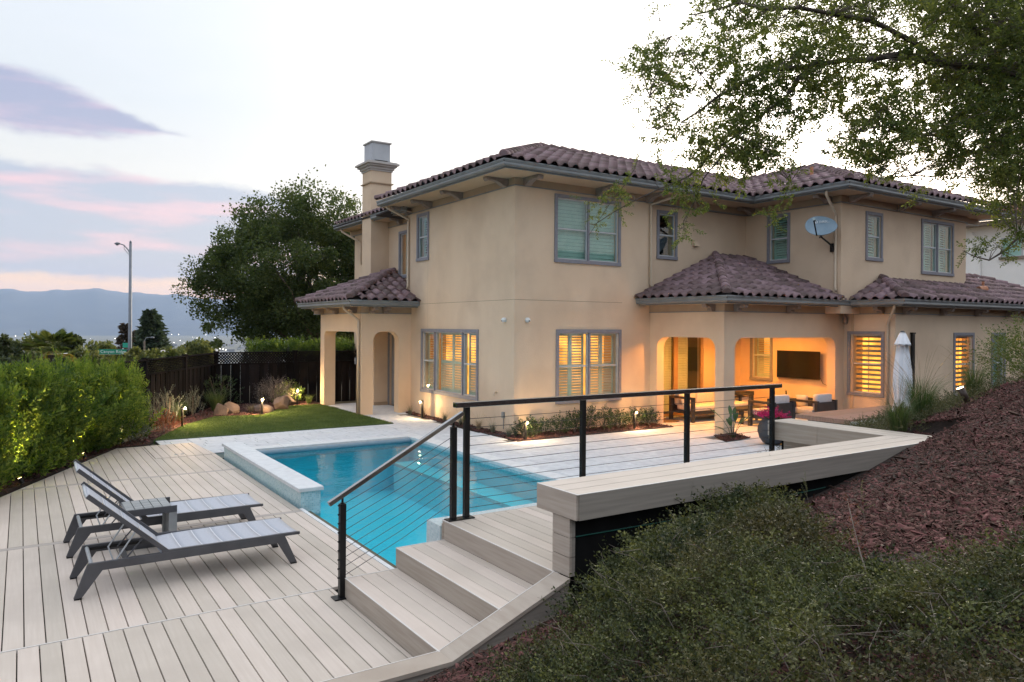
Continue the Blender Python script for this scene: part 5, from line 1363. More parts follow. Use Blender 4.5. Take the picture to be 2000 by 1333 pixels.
# ================================================================== FOLIAGE TOOLS
LEAF_V = np.array([(0,0,0),(.5,.30,.10),(1,0,-.02),(.5,-.30,.10)], float); LEAF_F = np.array([(0,1,2),(0,2,3)])
def rot_to(D, rg):
    """rotation whose x axis is D (n,3), random roll"""
    D = D/np.linalg.norm(D, axis=1)[:, None]; up = rg.normal(0, 1, D.shape); Y = np.cross(up, D); Y /= np.linalg.norm(Y, axis=1)[:, None]; Zv = np.cross(D, Y)
    return np.stack([D, Y, Zv], 2)
def sprig(nl, L, ll, lw, rg, spread=.8, bend=.15, start=.1, ltv=LEAF_V, upw=.6, stem=True):
    """twig along +x of length L with nl leaves; returns V,F(tri)"""
    s = np.linspace(start, 1, nl)
    c = np.stack([s*L, bend*L*s**2*rg.uniform(-1, 1)*np.ones(nl), bend*L*s**2*rg.uniform(-1, 1)*np.ones(nl)], 1)
    a = np.arange(nl)*2.399+rg.uniform(0, 6); D = np.stack([np.full(nl, upw), spread*np.cos(a), spread*np.sin(a)], 1)+rg.normal(0, .15, (nl, 3))
    S3 = np.stack([ll*rg.uniform(.7, 1.15, nl), np.full(nl, lw/.6)*rg.uniform(.8, 1.1, nl), np.full(nl, ll)], 1)
    V, F = instance_np(ltv, LEAF_F, c, rot_to(D, rg), S3)
    if stem:
        w = L*.006+.0006; sv = []
        for q in (0, .5, 1.): sv += [(q*L, w*(1-.6*q), 0), (q*L, -w*(1-.6*q), w)]
        b = len(V); V = np.concatenate([V, np.array(sv)]); F = np.concatenate([F, np.array([(b,b+1,b+2),(b+1,b+3,b+2),(b+2,b+3,b+4),(b+3,b+5,b+4)])])
    return V, F
def foliage(P, D, Sc, temps, rg, name, m, parent=None, kind=None):
    """stamp random sprig templates at P pointing along D"""
    idx = rg.integers(0, len(temps), len(P)); Vs = []; Fs = []; off = 0; Rm = rot_to(D, rg)
    for k, (tv_, tf_) in enumerate(temps):
        q = idx == k
        if not q.any(): continue
        V, F = instance_np(tv_, tf_, P[q], Rm[q], Sc[q]); Vs.append(V); Fs.append(F+off); off += len(V)
    me = mesh_np(name, np.concatenate(Vs), np.concatenate(Fs), m)
    return link_me(name, me, parent, kind)
def ball(n, rg, shell=.35):
    d = rg.normal(0, 1, (n, 3)); d /= np.linalg.norm(d, axis=1)[:, None]; r = (shell+(1-shell)*rg.uniform(0, 1, n))**(.6)
    return d, d*r[:, None]
def limb_mesh(mb, a, b, r0, r1, rg, n=6, wob=.08, seg=7):
    a = np.array(a, float); b = np.array(b, float); L = np.linalg.norm(b-a); t = np.linspace(0, 1, seg)
    w = np.cumsum(rg.normal(0, wob*L/seg, (seg, 3)), 0)*np.sin(t*np.pi)[:, None]
    p = a+(b-a)*t[:, None]+w; mb.tube([tuple(q) for q in p], [float(r0+(r1-r0)*x) for x in t], n)
    return p
def broadleaf(name, label, base, ctr, rad, nclump, per, leaf, m, rg, group=None, trunk_r=.16, cat='tree', flat=.9, clr=.34, limbs=10, bark=None, crown_dir=None, jag=.22):
    """trunk, limbs and a crown of many leaf clumps filling an uneven volume"""
    t = thing(name, label, cat, tuple(base), group); ctr = np.array(ctr, float); rad = np.array(rad, float)
    d, p = ball(nclump, rg, .45)
    bump = 1+jag*np.sin(d[:, 0]*3.1+d[:, 1]*4.3+1)*np.cos(d[:, 2]*3.7+d[:, 0]*2)+rg.normal(0, .06, nclump)
    C = ctr+p*rad*bump[:, None]
    C[:, 2] = np.maximum(C[:, 2], ctr[2]-rad[2]*flat)
    mb = MB(); top = ctr+np.array([0, 0, -rad[2]*.25]); tp = limb_mesh(mb, base, top, trunk_r, trunk_r*.55, rg, 8, .05)
    for k in range(limbs):
        q = C[rg.integers(0, nclump)]; s_ = tp[rg.integers(len(tp)//2, len(tp))]; limb_mesh(mb, s_, s_+(q-s_)*.9, trunk_r*.38, trunk_r*.08, rg, 5, .12)
    obj('trunk', mb, bark or m_bark, t, True)
    n = nclump*per; cl = np.repeat(np.arange(nclump), per)
    cr_ = clr*rad.mean()*rg.uniform(.5, 1.15, nclump)
    dd = rg.normal(0, 1, (n, 3)); dd /= np.linalg.norm(dd, axis=1)[:, None]; rr = rg.uniform(0, 1, n)**.5
    P = C[cl]+dd*(rr*cr_[cl])[:, None]*np.array([1, 1, .75])
    S3 = np.stack([leaf*rg.uniform(.6, 1.2, n)]*3, 1); D = dd+rg.normal(0, .6, (n, 3))+np.array([0, 0, .25])
    V, F = instance_np(LEAF_V*np.array([1, 1.3, 1]), LEAF_F, P, rot_to(D, rg), S3)
    link_me('crown', mesh_np('crown', V, F, m), t)
    return t
def bush(name, label, base, r, h, n, temps, m, rg, group=None, cat='shrub', out=.6, up=.8, sc=1.):
    """low plant: stems with sprigs radiating from the base"""
    t = thing(name, label, cat, tuple(base), group)
    a = rg.uniform(0, 6.283, n); q = rg.uniform(0, 1, n)**.6; z = rg.uniform(.05, .85, n)*h*(1-.35*q)
    P = np.stack([base[0]+np.cos(a)*q*r, base[1]+np.sin(a)*q*r, base[2]+z], 1)
    D = np.stack([np.cos(a)*out*q, np.sin(a)*out*q, np.full(n, up)], 1)+rg.normal(0, .28, (n, 3))
    foliage(P, D, sc*rg.uniform(.7, 1.2, n), temps, rg, 'foliage', m, t)
    mb = MB()
    for k in range(7):
        b = rg.uniform(0, 6.283); mb.tube([(base[0], base[1], base[2]-.01), (base[0]+math.cos(b)*r*.3, base[1]+math.sin(b)*r*.3, base[2]+h*.35), (base[0]+math.cos(b)*r*.55, base[1]+math.sin(b)*r*.55, base[2]+h*.7)], [.008, .006, .003], 5)
    obj('stems', mb, m_twig, t)
    return t
def tuft(name, label, base, r, h, n, m, rg, group=None, cat='ornamental grass', w=.006, plumes=0, lean=.8, pm=None):
    """fountain grass: long arching blades"""
    t = thing(name, label, cat, tuple(base), group)
    a = rg.uniform(0, 6.283, n); H = h*rg.uniform(.45, 1.1, n); l = lean*H*rg.uniform(.15, 1, n)
    bx, by = base[0]+np.cos(a)*rg.uniform(0, r*.35, n), base[1]+np.sin(a)*rg.uniform(0, r*.35, n)
    K = 6; s = np.linspace(0, 1, K); V = np.zeros((n, K, 2, 3)); px_, py_ = -np.sin(a), np.cos(a)
    for k in range(K):
        q = s[k]; x = bx+np.cos(a)*l*q**1.8; y = by+np.sin(a)*l*q**1.8; z = base[2]-.02+H*(q-.28*q**3); ww = w*(1-q*.9)/2
        V[:, k, 0] = np.stack([x+px_*ww, y+py_*ww, z], 1); V[:, k, 1] = np.stack([x-px_*ww, y-py_*ww, z], 1)
    b = (np.arange(n)*2*K)[:, None]; F = np.concatenate([b+np.array([[2*k, 2*k+1, 2*k+3, 2*k+2]]) for k in range(K-1)])
    link_me('blades', mesh_np('blades', V.reshape(-1, 3), F, m), t)
    if plumes:
        k = plumes; a = rg.uniform(0, 6.283, k); H = h*rg.uniform(1.0, 1.5, k); l = H*rg.uniform(.15, .7, k); mb = MB()
        for i in range(k):
            pts = [(base[0]+math.cos(a[i])*l[i]*q**1.7, base[1]+math.sin(a[i])*l[i]*q**1.7, base[2]+H[i]*(q-.15*q**3)) for q in (0, .3, .6, .85, 1.)]
            mb.tube(pts, [.0016,.0014,.0012,.0016,.0006], 4)
        obj('seed_stalks', mb, pm or m_straw, t)
    return t

# ================================================================== HEDGE
tp = np.random.default_rng(11)
TH_ = [sprig(17, .34, .092, .034, tp, .75, .12, upw=.75) for _ in range(5)]
TH_tip = [sprig(16, .36, .062, .019, tp, .5, .10, upw=.95) for _ in range(4)]
m_leaf_new = leafm('new_growth_leaf', (.12,.20,.025), (.20,.27,.05), .42, sc=3.)
a0 = Vector((-10.62, -2.05)); a1 = Vector((-7.78, 3.50)); NH = 9
heights = [1.42, 1.60, 1.50, 1.72, 1.52, 1.68, 1.50, 1.56, 1.40]
hl = ['out at the left end of the hedge by the deck edge', 'second hedge shrub from the left, its foot in shade', 'hedge shrub lit from below by the leftmost ground light', 'hedge shrub behind the raised back of the far lounger', 'tall hedge shrub just below the palm', 'middle hedge shrub lit by the second ground light', 'hedge shrub standing under the street name sign', 'hedge shrub in front of the street lamp pole', 'last hedge shrub on the right next to the black fence']
for i in range(NH):
    c = a0+(a1-a0)*(i/(NH-1)); r_ = np.random.default_rng(40+i); h = heights[i]*(1+.0*i)
    base = (c.x, c.y, .0)
    t = thing('hedge_shrub', ('bright green upright ' if i % 2 else 'leafy green upright ')+hl[i] if i in (0,) else hl[i].replace('hedge shrub', 'bright green hedge shrub' if i % 2 else 'leafy hedge shrub'), 'hedge shrub', base, 'upright hedge shrubs along the deck')
    n = 760; th = r_.uniform(0, 6.283, n); q = r_.uniform(0, 1, n)**.5; z = r_.uniform(.06, 1., n); prof = .56*np.minimum(.62+.75*z, 1.)*np.clip(1.5-z*.85, .3, 1)*(1+.26*np.sin(th*3+z*5+i)+.20*np.sin(th*6-z*11+2*i))
    P = np.stack([base[0]+np.cos(th)*q*prof, base[1]+np.sin(th)*q*prof, z*h-.18], 1)
    P[:, 2] = np.maximum(P[:, 2], .05)
    for lx, ly in ((-9.50,-.60),(-8.54,1.42),(-7.76,3.04)):
        P = P[np.hypot(P[:, 0]-lx, P[:, 1]-ly) > .13+.22*(P[:, 2] < .45)]
    n = len(P); th = np.arctan2(P[:, 1]-base[1], P[:, 0]-base[0]); q = np.clip(np.hypot(P[:, 1]-base[1], P[:, 0]-base[0])/.5, 0, 1)
    D = np.stack([np.cos(th)*.55*q, np.sin(th)*.55*q, np.full(n, .9)], 1)+r_.normal(0, .18, (n, 3))
    foliage(P, D, r_.uniform(.5, 1.2, n), TH_, r_, 'foliage', m_leaf_hedge, t)
    n = 260; nb_ = 17; cx = base[0]+r_.uniform(-.42, .42, nb_); cy = base[1]+r_.uniform(-.42, .42, nb_); k = r_.integers(0, nb_, n); hh = r_.uniform(.1, .50, nb_)
    P = np.stack([cx[k]+r_.normal(0, .035, n), cy[k]+r_.normal(0, .035, n), h-.38+r_.uniform(0, 1, n)*hh[k]], 1)
    D = np.stack([r_.normal(0, .16, n), r_.normal(0, .16, n), np.ones(n)], 1)
    foliage(P, D, r_.uniform(.5, .85, n), TH_tip, r_, 'new_growth', m_leaf_new, t)
    mb = MB()
    for k in range(5): mb.tube([(base[0]+r_.uniform(-.1,.1), base[1]+r_.uniform(-.1,.1), 0), (base[0]+r_.uniform(-.2,.2), base[1]+r_.uniform(-.2,.2), .8), (base[0]+r_.uniform(-.3,.3), base[1]+r_.uniform(-.3,.3), h-.2)], [.014,.010,.004], 6)
    obj('stems', mb, m_twig, t)
# ground spots lighting the hedge
for k, ((x, y), lab, e) in enumerate((((-9.46,-.62), 'small ground spotlight at the foot of the hedge, leftmost by the deck edge', 330), ((-8.50,1.40), 'small ground spotlight at the foot of the hedge, the middle one', 260), ((-7.72,3.02), 'small ground spotlight at the right end of the hedge near the fence', 200))):
    t = thing('ground_spotlight', lab, 'spotlight', (x, y, 0))
    c = Vector((x, y, .10)); dv = Vector((-.42, .20, .85)).normalized()
    obj('housing', MB().tube([c-dv*.05, c+dv*.04], .032, 12), m_black, t); obj('stake', MB().tube([(x,y,0),(x,y,.09)], .008, 6), m_black, t)
    obj('lens', MB().tube([c+dv*.041, c+dv*.043], .026, 12), emis('warm_lens', (1.,.72,.28), 10.), t)
    lamp('SPOT', c+dv*.06, e, (1., .74, .22), .02, dv.to_track_quat('-Z', 'Y').to_euler(), R(95), .7)

# ================================================================== PATH LIGHTS
def path_light(x, y, z0, h, d, label, e=4.2):
    t = thing('path_light', label, 'path light', (x, y, z0), 'black bollard path lights')
    dv = Vector((d[0], d[1], 0)).normalized(); c = Vector((x, y, z0))
    obj('post', MB().beam(c, c+Vector((0,0,h)), .045, .045, up=(dv.x, dv.y, 0)), m_black, t, bevel=.002)
    obj('head', MB().beam(c+Vector((0,0,h-.006))-dv*.022, c+Vector((0,0,h-.006))+dv*.10, .05, .018), m_black, t, bevel=.002)
    obj('bulb', MB().lathe(c+dv*.065+Vector((0,0,h-.052)), [(.006,0),(.015,.010),(.017,.022),(.012,.034)], 10), emis('bulb_glow', (1.,.70,.34), 60.), t)
    lamp('POINT', c+dv*.085+Vector((0,0,h-.06)), e*2.6, (1., .66, .32), .016)
p = at(352,834); path_light(-6.18, 5.30, 0, .50, (1,-.45), 'black path light in the mulch at the left corner of the lawn', 15.)
path_light(-3.86, 6.86, 0, .48, (.1,-1), 'lit path light between the boulders at the middle of the lawn edge', 15.)
path_light(-2.22, 8.95, 0, .50, (0,-1), 'lit path light left of the porch column', 12.)
path_light(-.36, 3.95, 0, .48, (-1,-.2), 'black path light under the wide window beside the porch', 5.)
path_light(-.16, -.72, 0, .42, (.1,-1), 'lit path light at the house corner', 7.)
path_light(3.06, -.74, 0, .46, (.1,-1), 'lit path light in the bed left of the patio opening', 7.)
p = onbank(1890, 792)
t = thing('bank_spotlight', 'bronze spotlight glowing on the bank beside the right-hand grass tufts', 'spotlight', tuple(p))
dv = Vector((-.28, .35, .9)).normalized(); c = Vector(p)+Vector((0,0,.05))
obj('housing', MB().tube([c, c+dv*.20], [.035,.05], 14), mat('bronze_paint', (.05,.032,.025), (.07,.045,.035), .5), t, True)
mb = MB(); mb.lathe((0,0,0), [(.001,0),(.044,.002)], 14)
obj('lens', MB().tube([c+dv*.201-Vector((0,0,.0)), c+dv*.206], .044, 14), emis('warm_lens2', (1.,.75,.38), 9.), t)
lamp('SPOT', c+dv*.23, 14, (1., .72, .40), .03, dv.to_track_quat('-Z', 'Y').to_euler(), R(80), .7)

# ================================================================== BOULDERS
def boulder(name, label, c, r, seed):
    rg = np.random.default_rng(seed); import bmesh
    bm = bmesh.new(); bmesh.ops.create_icosphere(bm, subdivisions=4, radius=1); pl = rg.normal(0, 1, (14, 3)); pl /= np.linalg.norm(pl, axis=1)[:, None]; dd = rg.uniform(.50, .88, 14)
    for v in bm.verts:
        p = np.array(v.co); 
        for n_, d_ in zip(pl, dd):
            s = p@n_-d_
            if s > 0: p = p-n_*s*.92
        p += .03*np.sin(p*7+seed); v.co = Vector((c[0]+p[0]*r[0], c[1]+p[1]*r[1], c[2]+p[2]*r[2]))
    mb = MB(); mb.v = [tuple(v.co) for v in bm.verts]; mb.f = [tuple(v.index for v in f.verts) for f in bm.faces]; bm.free()
    return tag(obj(name, mb, m_rock, None, False, loc=tuple(c)), label, 'boulder', 'boulders along the back of the lawn')
boulder('boulder', 'rounded brown boulder at the left of the lawn edge', (-4.86, 7.28, .10), (.26,.22,.26), 1)
boulder('boulder', 'brown boulder leaning behind the leftmost rounded one', (-4.52, 7.62, .12), (.24,.20,.27), 2)
boulder('boulder', 'low flat brown boulder right behind the middle path light', (-3.70, 7.45, .06), (.34,.26,.18), 5)
boulder('boulder', 'tall angular brown boulder at the middle of the lawn edge', (-3.02, 7.92, .16), (.30,.24,.34), 3)
boulder('boulder', 'squarish brown boulder next to the porch path light', (-2.62, 8.85, .14), (.36,.22,.26), 4)

# ================================================================== BED PLANTS
TD = [sprig(9, .16, .050, .026, tp, .8, .1, upw=.6) for _ in range(4)]
labs = ['dark leathery shrub nearest the lit path light at the house corner', 'dark leathery shrub just right of the corner path light', 'wide dark shrub under the left half of the lower window', 'dark shrub behind the second rail post', 'tall dark shrub under the right half of the lower window', 'upright dark shrub right of the lower window', 'dark shrub just left of the second lit path light', 'last dark shrub in the bed next to the patio opening', 'small dark shrub in front of the patio opening wall']
xs_ = [.02, .42, .95, 1.45, 1.95, 2.35, 2.80, 3.45, 3.85]; hs_ = [.36,.44,.50,.52,.66,.60,.48,.44,.42]
for i, (x, h) in enumerate(zip(xs_, hs_)):
    bush('leathery_shrub', labs[i], (x, -.40+.08*math.sin(i*2), .01), .20, h, 70, TD, m_leaf_dk, np.random.default_rng(70+i), 'dark shrubs along the front wall', sc=1.05)
gl = [((-.24,4.95), .34, 'grey grass tuft at the foot of the porch column'), ((-.20,4.25), .40, 'straw-coloured tuft behind the path light under the wide window'), ((-.18,3.0), .36, 'grey tuft under the left part of the wide window'), ((-.18,2.15), .36, 'grey tuft under the right part of the wide window'), ((-.22,1.2), .38, 'wispy straw tuft below the hose tap'), ((-.22,.55), .36, 'wispy grey tuft left of the outlet box'), ((-.26,-.20), .34, 'spreading grey tuft at the very corner of the house')]
for i, ((x, y), h, lab) in enumerate(gl):
    tuft('lavender_tuft', lab, (x, y, .012), .16, h, 150, m_straw if i in (1, 4) else m_grass_grey, np.random.default_rng(90+i), 'wispy tufts along the left wall', 'tuft', .006, 8, .6)
# strelitzia at the patio pillar
t = thing('strelitzia', 'young strelitzia with upright paddle leaves at the patio pillar', 'plant', (3.95,-3.0,0)); sr = np.random.default_rng(5)
mb = MB(); st = MB()
for k, (a, l, L_) in enumerate(((2.3,.55,.78),(1.2,.15,.84),(.4,.12,.80),(3.4,.30,.55),(5.4,.40,.62),(4.3,.2,.7),(2.9,.5,.35),(6.1,.35,.55),(.9,.4,.5))):
    d = Vector((math.cos(a), math.sin(a), 0)); b = Vector((3.95,-3.0,0))+d*.03; top = b+d*(l*.35)+Vector((0,0,L_*.55)); st.tube([b, b+d*l*.12+Vector((0,0,L_*.3)), top], [.008,.006,.005], 6)
    sd = Vector((-d.y, d.x, 0)); pts = []; n = 7; cen = [top+d*(l*.65*q)+Vector((0,0,L_*.45*(q-.25*q*q))) for q in np.linspace(0, 1, n)]
    wd = [.008,.030,.045,.048,.040,.022,.002]
    v = []
    for c_, w_ in zip(cen, wd): v += [c_-sd*w_+Vector((0,0,w_*.5)), c_, c_+sd*w_+Vector((0,0,w_*.5))]
    mb.add(v, [(3*i+j, 3*i+j+1, 3*i+j+4, 3*i+j+3) for i in range(n-1) for j in (0, 1)])
obj('leaf', mb, leafm('paddle_leaf', (.05,.11,.05), (.08,.15,.07), .25), t, True); obj('stalks', st, m_leaf_dk, t)
# flower pot
PC = (4.05,-3.98)
t = thing('planter_pot', 'large round charcoal pot on the paving in front of the patio', 'plant pot', (*PC, 0))
obj('pot', MB().lathe((*PC,0.01), [(.12,0),(.20,.04),(.27,.14),(.305,.27),(.30,.38),(.255,.48),(.205,.535),(.20,.555),(.175,.555),(.17,.50),(.001,.49)], 40), m_pot, t, True)
obj('potting_soil', MB().lathe((*PC,.0), [(.18,.50),(.18,.515)], 20), m_soil, t)
TF = [sprig(12, .20, .040, .034, tp, .9, .2, upw=.3) for _ in range(4)]
t = thing('bougainvillea', 'magenta flowering plant spilling over the rim of the round pot', 'flowering plant', (*PC,.55)); fr_ = np.random.default_rng(8)
n = 110; a = fr_.uniform(0, 6.283, n); q = fr_.uniform(0, 1, n)**.5
P = np.stack([PC[0]+np.cos(a)*q*.24, PC[1]+np.sin(a)*q*.24, .58+fr_.uniform(0, .14, n)*(1.2-q)], 1); D = np.stack([np.cos(a)*q, np.sin(a)*q, np.full(n, .5)], 1)+fr_.normal(0, .3, (n, 3))
foliage(P, D, fr_.uniform(.5, 1., n), TF, fr_, 'bracts', m_flower, t)
n = 40; a = fr_.uniform(0, 6.283, n); P = np.stack([PC[0]+np.cos(a)*.12, PC[1]+np.sin(a)*.12, np.full(n, .56)], 1); D = np.stack([np.cos(a), np.sin(a), np.full(n, .3)], 1)
foliage(P, D, fr_.uniform(.5, .8, n), TD, fr_, 'leaves', m_leaf_dk, t)
# plants behind the lawn
TG = [sprig(14, .24, .030, .010, tp, .6, .2, upw=.8) for _ in range(4)]
m_leaf_grey = leafm('grey_sage_leaf', (.12,.14,.13), (.20,.22,.20), .2)
m_twig_grey = leafm('bare_grey_twig', (.10,.09,.09), (.17,.15,.15), .1)
tuft('fountain_grass', 'green fountain grass against the left fence behind the sage spikes', (-6.05,6.55,0), .3, .75, 420, m_grass_l, np.random.default_rng(101), 'grasses behind the lawn', w=.009, lean=.7)
tuft('fountain_grass', 'dark green fountain grass behind the leftmost boulder', (-4.75,8.45,0), .35, .85, 520, m_grass_l, np.random.default_rng(102), 'grasses behind the lawn', w=.009, lean=.8)
tuft('fountain_grass', 'dry olive grass tuft behind the middle path light', (-3.95,7.62,0), .3, .34, 260, m_straw, np.random.default_rng(103), 'grasses behind the lawn', w=.007, lean=1.)
tuft('fountain_grass', 'small green grass tuft between the last path light and the porch column', (-1.85,8.95,0), .2, .45, 220, m_grass_l, np.random.default_rng(104), 'grasses behind the lawn', w=.008, lean=.7)
for i, ((x, y), h, lab) in enumerate((((-6.85,5.15), .95, 'tall silvery sage spikes in front of the black fence, the left clump'), ((-6.42,5.75), 1.0, 'silvery sage spikes right beside the leftmost path light'), ((-5.55,7.45), .80, 'pale twiggy sage clump between two grasses at the left fence'))):
    bush('silver_sage', lab, (x, y, .01), .26, h, 90, TG, m_leaf_grey, np.random.default_rng(120+i), 'silvery sage clumps', 'plant', .4, 1.)
bush('bare_shrub', 'rounded grey shrub of bare twigs in front of the back fence', (-2.95,8.75,.01), .50, 1.0, 380, [sprig(10, .26, .06, .003, tp, .8, .3, upw=.6) for _ in range(4)], m_twig_grey, np.random.default_rng(130), None, 'shrub', .8, .6)
bush('bushy_shrub', 'dense green bush behind the path light left of the porch', (-2.35,9.35,.01), .40, .85, 240, TD, m_leaf_hedge, np.random.default_rng(131), None, 'shrub', .6, .7)
bush('bushy_shrub', 'dark branching shrub in the corner where the two fences meet', (-4.5,9.1,.01), .55, 1.35, 150, TD, m_leaf_dk, np.random.default_rng(132), None, 'shrub', .8, .5)
bush('bushy_shrub', 'small rusty green shrub under the left fence next to the hedge', (-6.70,4.45,.01), .25, .45, 90, TG, m_dead, np.random.default_rng(133), None, 'shrub', .6, .6)
bush('bushy_shrub', 'blue-green shrub low at the right end of the hedge', (-7.55,3.35,.01), .28, .50, 120, TD, m_leaf_grey, np.random.default_rng(134), None, 'shrub', .6, .6)

# ================================================================== PATIO FURNITURE
def cushion(mb, x0, y0, z0, x1, y1, z1):
    return mb.box(x0, y0, z0, x1, y1, z1)
def seat(name, label, cat, x, y, w, dp, face, grp=None, z=.0, cm=m_cushion):
    """outdoor seat: open dark arm frames, seat and back cushions. face 0: towards -Y, 1: +Y, 2: -X, 3: +X"""
    t = thing(name, label, cat, (x, y, z), grp)
    parts = []
    def P(mb_):
        c, s = ((1,0),(-1,0),(0,-1),(0,1))[face]
        for i, v in enumerate(mb_.v): mb_.v[i] = (x+v[0]*c-v[1]*s, y+v[0]*s+v[1]*c, v[2]+z)
        return mb_
    for s in (-1, 1):
        X = s*(w/2-.04)
        obj('arm_frame', P(MB().box(X-.04,-dp/2,0,X+.04,-dp/2+.09,.60).box(X-.04,dp/2-.09,0,X+.04,dp/2,.60).box(X-.04,-dp/2,.60,X+.04,dp/2,.66)), m_dkwood, t, bevel=.004)
    obj('seat_frame', P(MB().box(-w/2+.08,-dp/2+.02,.20,w/2-.08,dp/2-.02,.29)), m_dkwood, t)
    obj('back_frame', P(MB().box(-w/2+.08,dp/2-.07,.29,w/2-.08,dp/2-.02,.62)), m_dkwood, t)
    n = max(1, round((w-.16)/.75)); cw = (w-.18)/n
    for k in range(n):
        a = -w/2+.09+k*cw
        obj('seat_cushion', P(MB().box(a+.005,-dp/2+.01,.292,a+cw-.005,dp/2-.20,.43)), cm, t, True, bevel=.03)
        obj('back_cushion', P(MB().box(a+.01,dp/2-.23,.40,a+cw-.01,dp/2-.075,.82)), cm, t, True, bevel=.05)
    return t
seat('outdoor_sofa', 'dark framed outdoor sofa with pale cushions in the lit patio', 'sofa', 6.50, -.12, 2.4, .88, 0, cm=m_cushion_w)
seat('armchair', 'dark outdoor armchair seen from behind next to the flower pot', 'armchair', 6.55, -2.05, .84, .80, 1, 'patio armchairs')
seat('armchair', 'dark outdoor armchair in side view under the television', 'armchair', 7.80, -2.40, .86, .82, 1, 'patio armchairs')
def pillow(label, c, r_, n, m=m_cushion_w):
    import bmesh
    n = Vector(n).normalized(); u = Vector((0,0,1)).cross(n).normalized() if abs(n.z) < .95 else Vector((1,0,0)); v = n.cross(u); V = []; K = 10
    for s in (1, -1):
        for i in range(K+1):
            for j in range(K+1):
                a, b = -1+2*i/K, -1+2*j/K; th = .075*((1-a**4)*(1-b**4))**.5
                pin = 1-.08*(1-abs(a))*abs(b)**3-.08*(1-abs(b))*abs(a)**3
                V.append(Vector(c)+u*(a*r_*pin)+v*(b*r_*pin)+n*(s*th))
    F = [(q*(K+1)**2+i*(K+1)+j, q*(K+1)**2+(i+1)*(K+1)+j, q*(K+1)**2+(i+1)*(K+1)+j+1, q*(K+1)**2+i*(K+1)+j+1) for q in (0, 1) for i in range(K) for j in range(K)]
    return tag(obj('pillow', MB().add(V, F), m, None, True, loc=c), label, 'pillow')
pillow('pale pillow leaning in the left corner of the outdoor sofa', (5.55,.02,.62), .23, (.35,-1,.45))
pillow('pale pillow at the right end of the outdoor sofa', (7.35,.05,.62), .22, (-.2,-1,.4))
pillow('small pale pillow on the armchair under the television', (8.20,-1.80,.56), .17, (.9,.2,.5))
ct = thing('coffee_table', 'low dark coffee table in front of the outdoor sofa', 'coffee table', (6.7,-1.15,0))
obj('table_top', MB().box(6.15,-1.45,.36,7.35,-.95,.40), m_dkwood, ct, bevel=.004)
for x in (6.2, 7.25):
    for y in (-1.42, -1.05): obj('leg', MB().box(x,y,0,x+.06,y+.06,.358), m_dkwood, ct)
ct = thing('corner_table', 'small dark side table in the patio corner behind the sofa', 'side table', (8.1,.3,0))
obj('table_top', MB().box(7.85,.0,.55,8.45,.5,.66), m_dkwood, ct, bevel=.004)
obj('basket', MB().box(7.92,.06,.30,8.38,.44,.5), m_cushion_w, ct); obj('legs', MB().box(7.86,.01,0,7.92,.07,.55).box(8.38,.01,0,8.44,.07,.55).box(7.86,.43,0,7.92,.49,.55).box(8.38,.43,0,8.44,.49,.55), m_dkwood, ct)
ct = thing('plant_stand', 'small dark stand between television wall and armchair', 'side table', (8.55,-.95,0))
obj('table_top', MB().box(8.35,-1.2,.50,8.80,-.75,.54), m_dkwood, ct); obj('legs', MB().box(8.37,-1.18,0,8.41,-1.14,.5).box(8.74,-.81,0,8.78,-.77,.5).box(8.37,-.81,0,8.41,-.77,.5).box(8.74,-1.18,0,8.78,-1.14,.5), m_dkwood, ct)
tuft('potted_succulent', 'tiny spiky potted plant on the stand below the television', (8.58,-1.0,.62), .05, .24, 14, m_leaf_dk, np.random.default_rng(3), None, 'potted plant', .02, 0, .4)
tag(obj('small_pot', MB().lathe((8.58,-1.0,.54), [(.04,0),(.055,.03),(.055,.09),(.045,.09)], 14), m_pot, None, True, loc=(8.58,-1.0,.54)), 'little dark pot holding the spiky plant', 'pot')
# television
tv_t = thing('television', 'large black flat television on the orange patio wall', 'television', (8.9,-1.2,1.5))
obj('screen', MB().box(8.80,-1.89,1.10,8.835,-.52,1.865), m_tvm, tv_t, bevel=.004); obj('bezel', MB().box(8.796,-1.895,1.093,8.802,-1.885,1.87).box(8.796,-.525,1.093,8.802,-.515,1.87).box(8.796,-1.895,1.865,8.802,-.515,1.872).box(8.796,-1.895,1.088,8.802,-.515,1.096), m_black, tv_t)
obj('mount', MB().box(8.836,-1.4,1.35,8.93,-1.0,1.62), m_black, tv_t); obj('cord', MB().tube([(8.9,-1.85,1.15),(8.91,-1.92,1.0),(8.91,-2.05,.95),(8.92,-2.15,.98)], .006, 6), m_black, tv_t)
# woven mat
mm = bpy.data.materials.new('woven_mat'); mm.use_nodes = True; q = mm.node_tree; ck = q.nodes.new('ShaderNodeTexChecker'); g_ = q.nodes.new('ShaderNodeNewGeometry'); mp = q.nodes.new('ShaderNodeMapping'); mp.inputs['Rotation'].default_value = (0,0,.785); q.links.new(g_.outputs['Position'], mp.inputs[0]); q.links.new(mp.outputs[0], ck.inputs[0]); ck.inputs['Scale'].default_value = 18; ck.inputs[1].default_value = (.03,.02,.015,1); ck.inputs[2].default_value = (.34,.22,.13,1); q.links.new(ck.outputs[0], q.nodes['Principled BSDF'].inputs['Base Color']); q.nodes['Principled BSDF'].inputs['Roughness'].default_value = .95
tag(obj('door_mat', MB().lathe((4.98,.20,.002), [(.42,0),(.42,.012),(.40,.015)], 32), mm, None, loc=(4.98,.20,0)), 'round patterned mat on the patio floor before the shuttered door', 'mat')

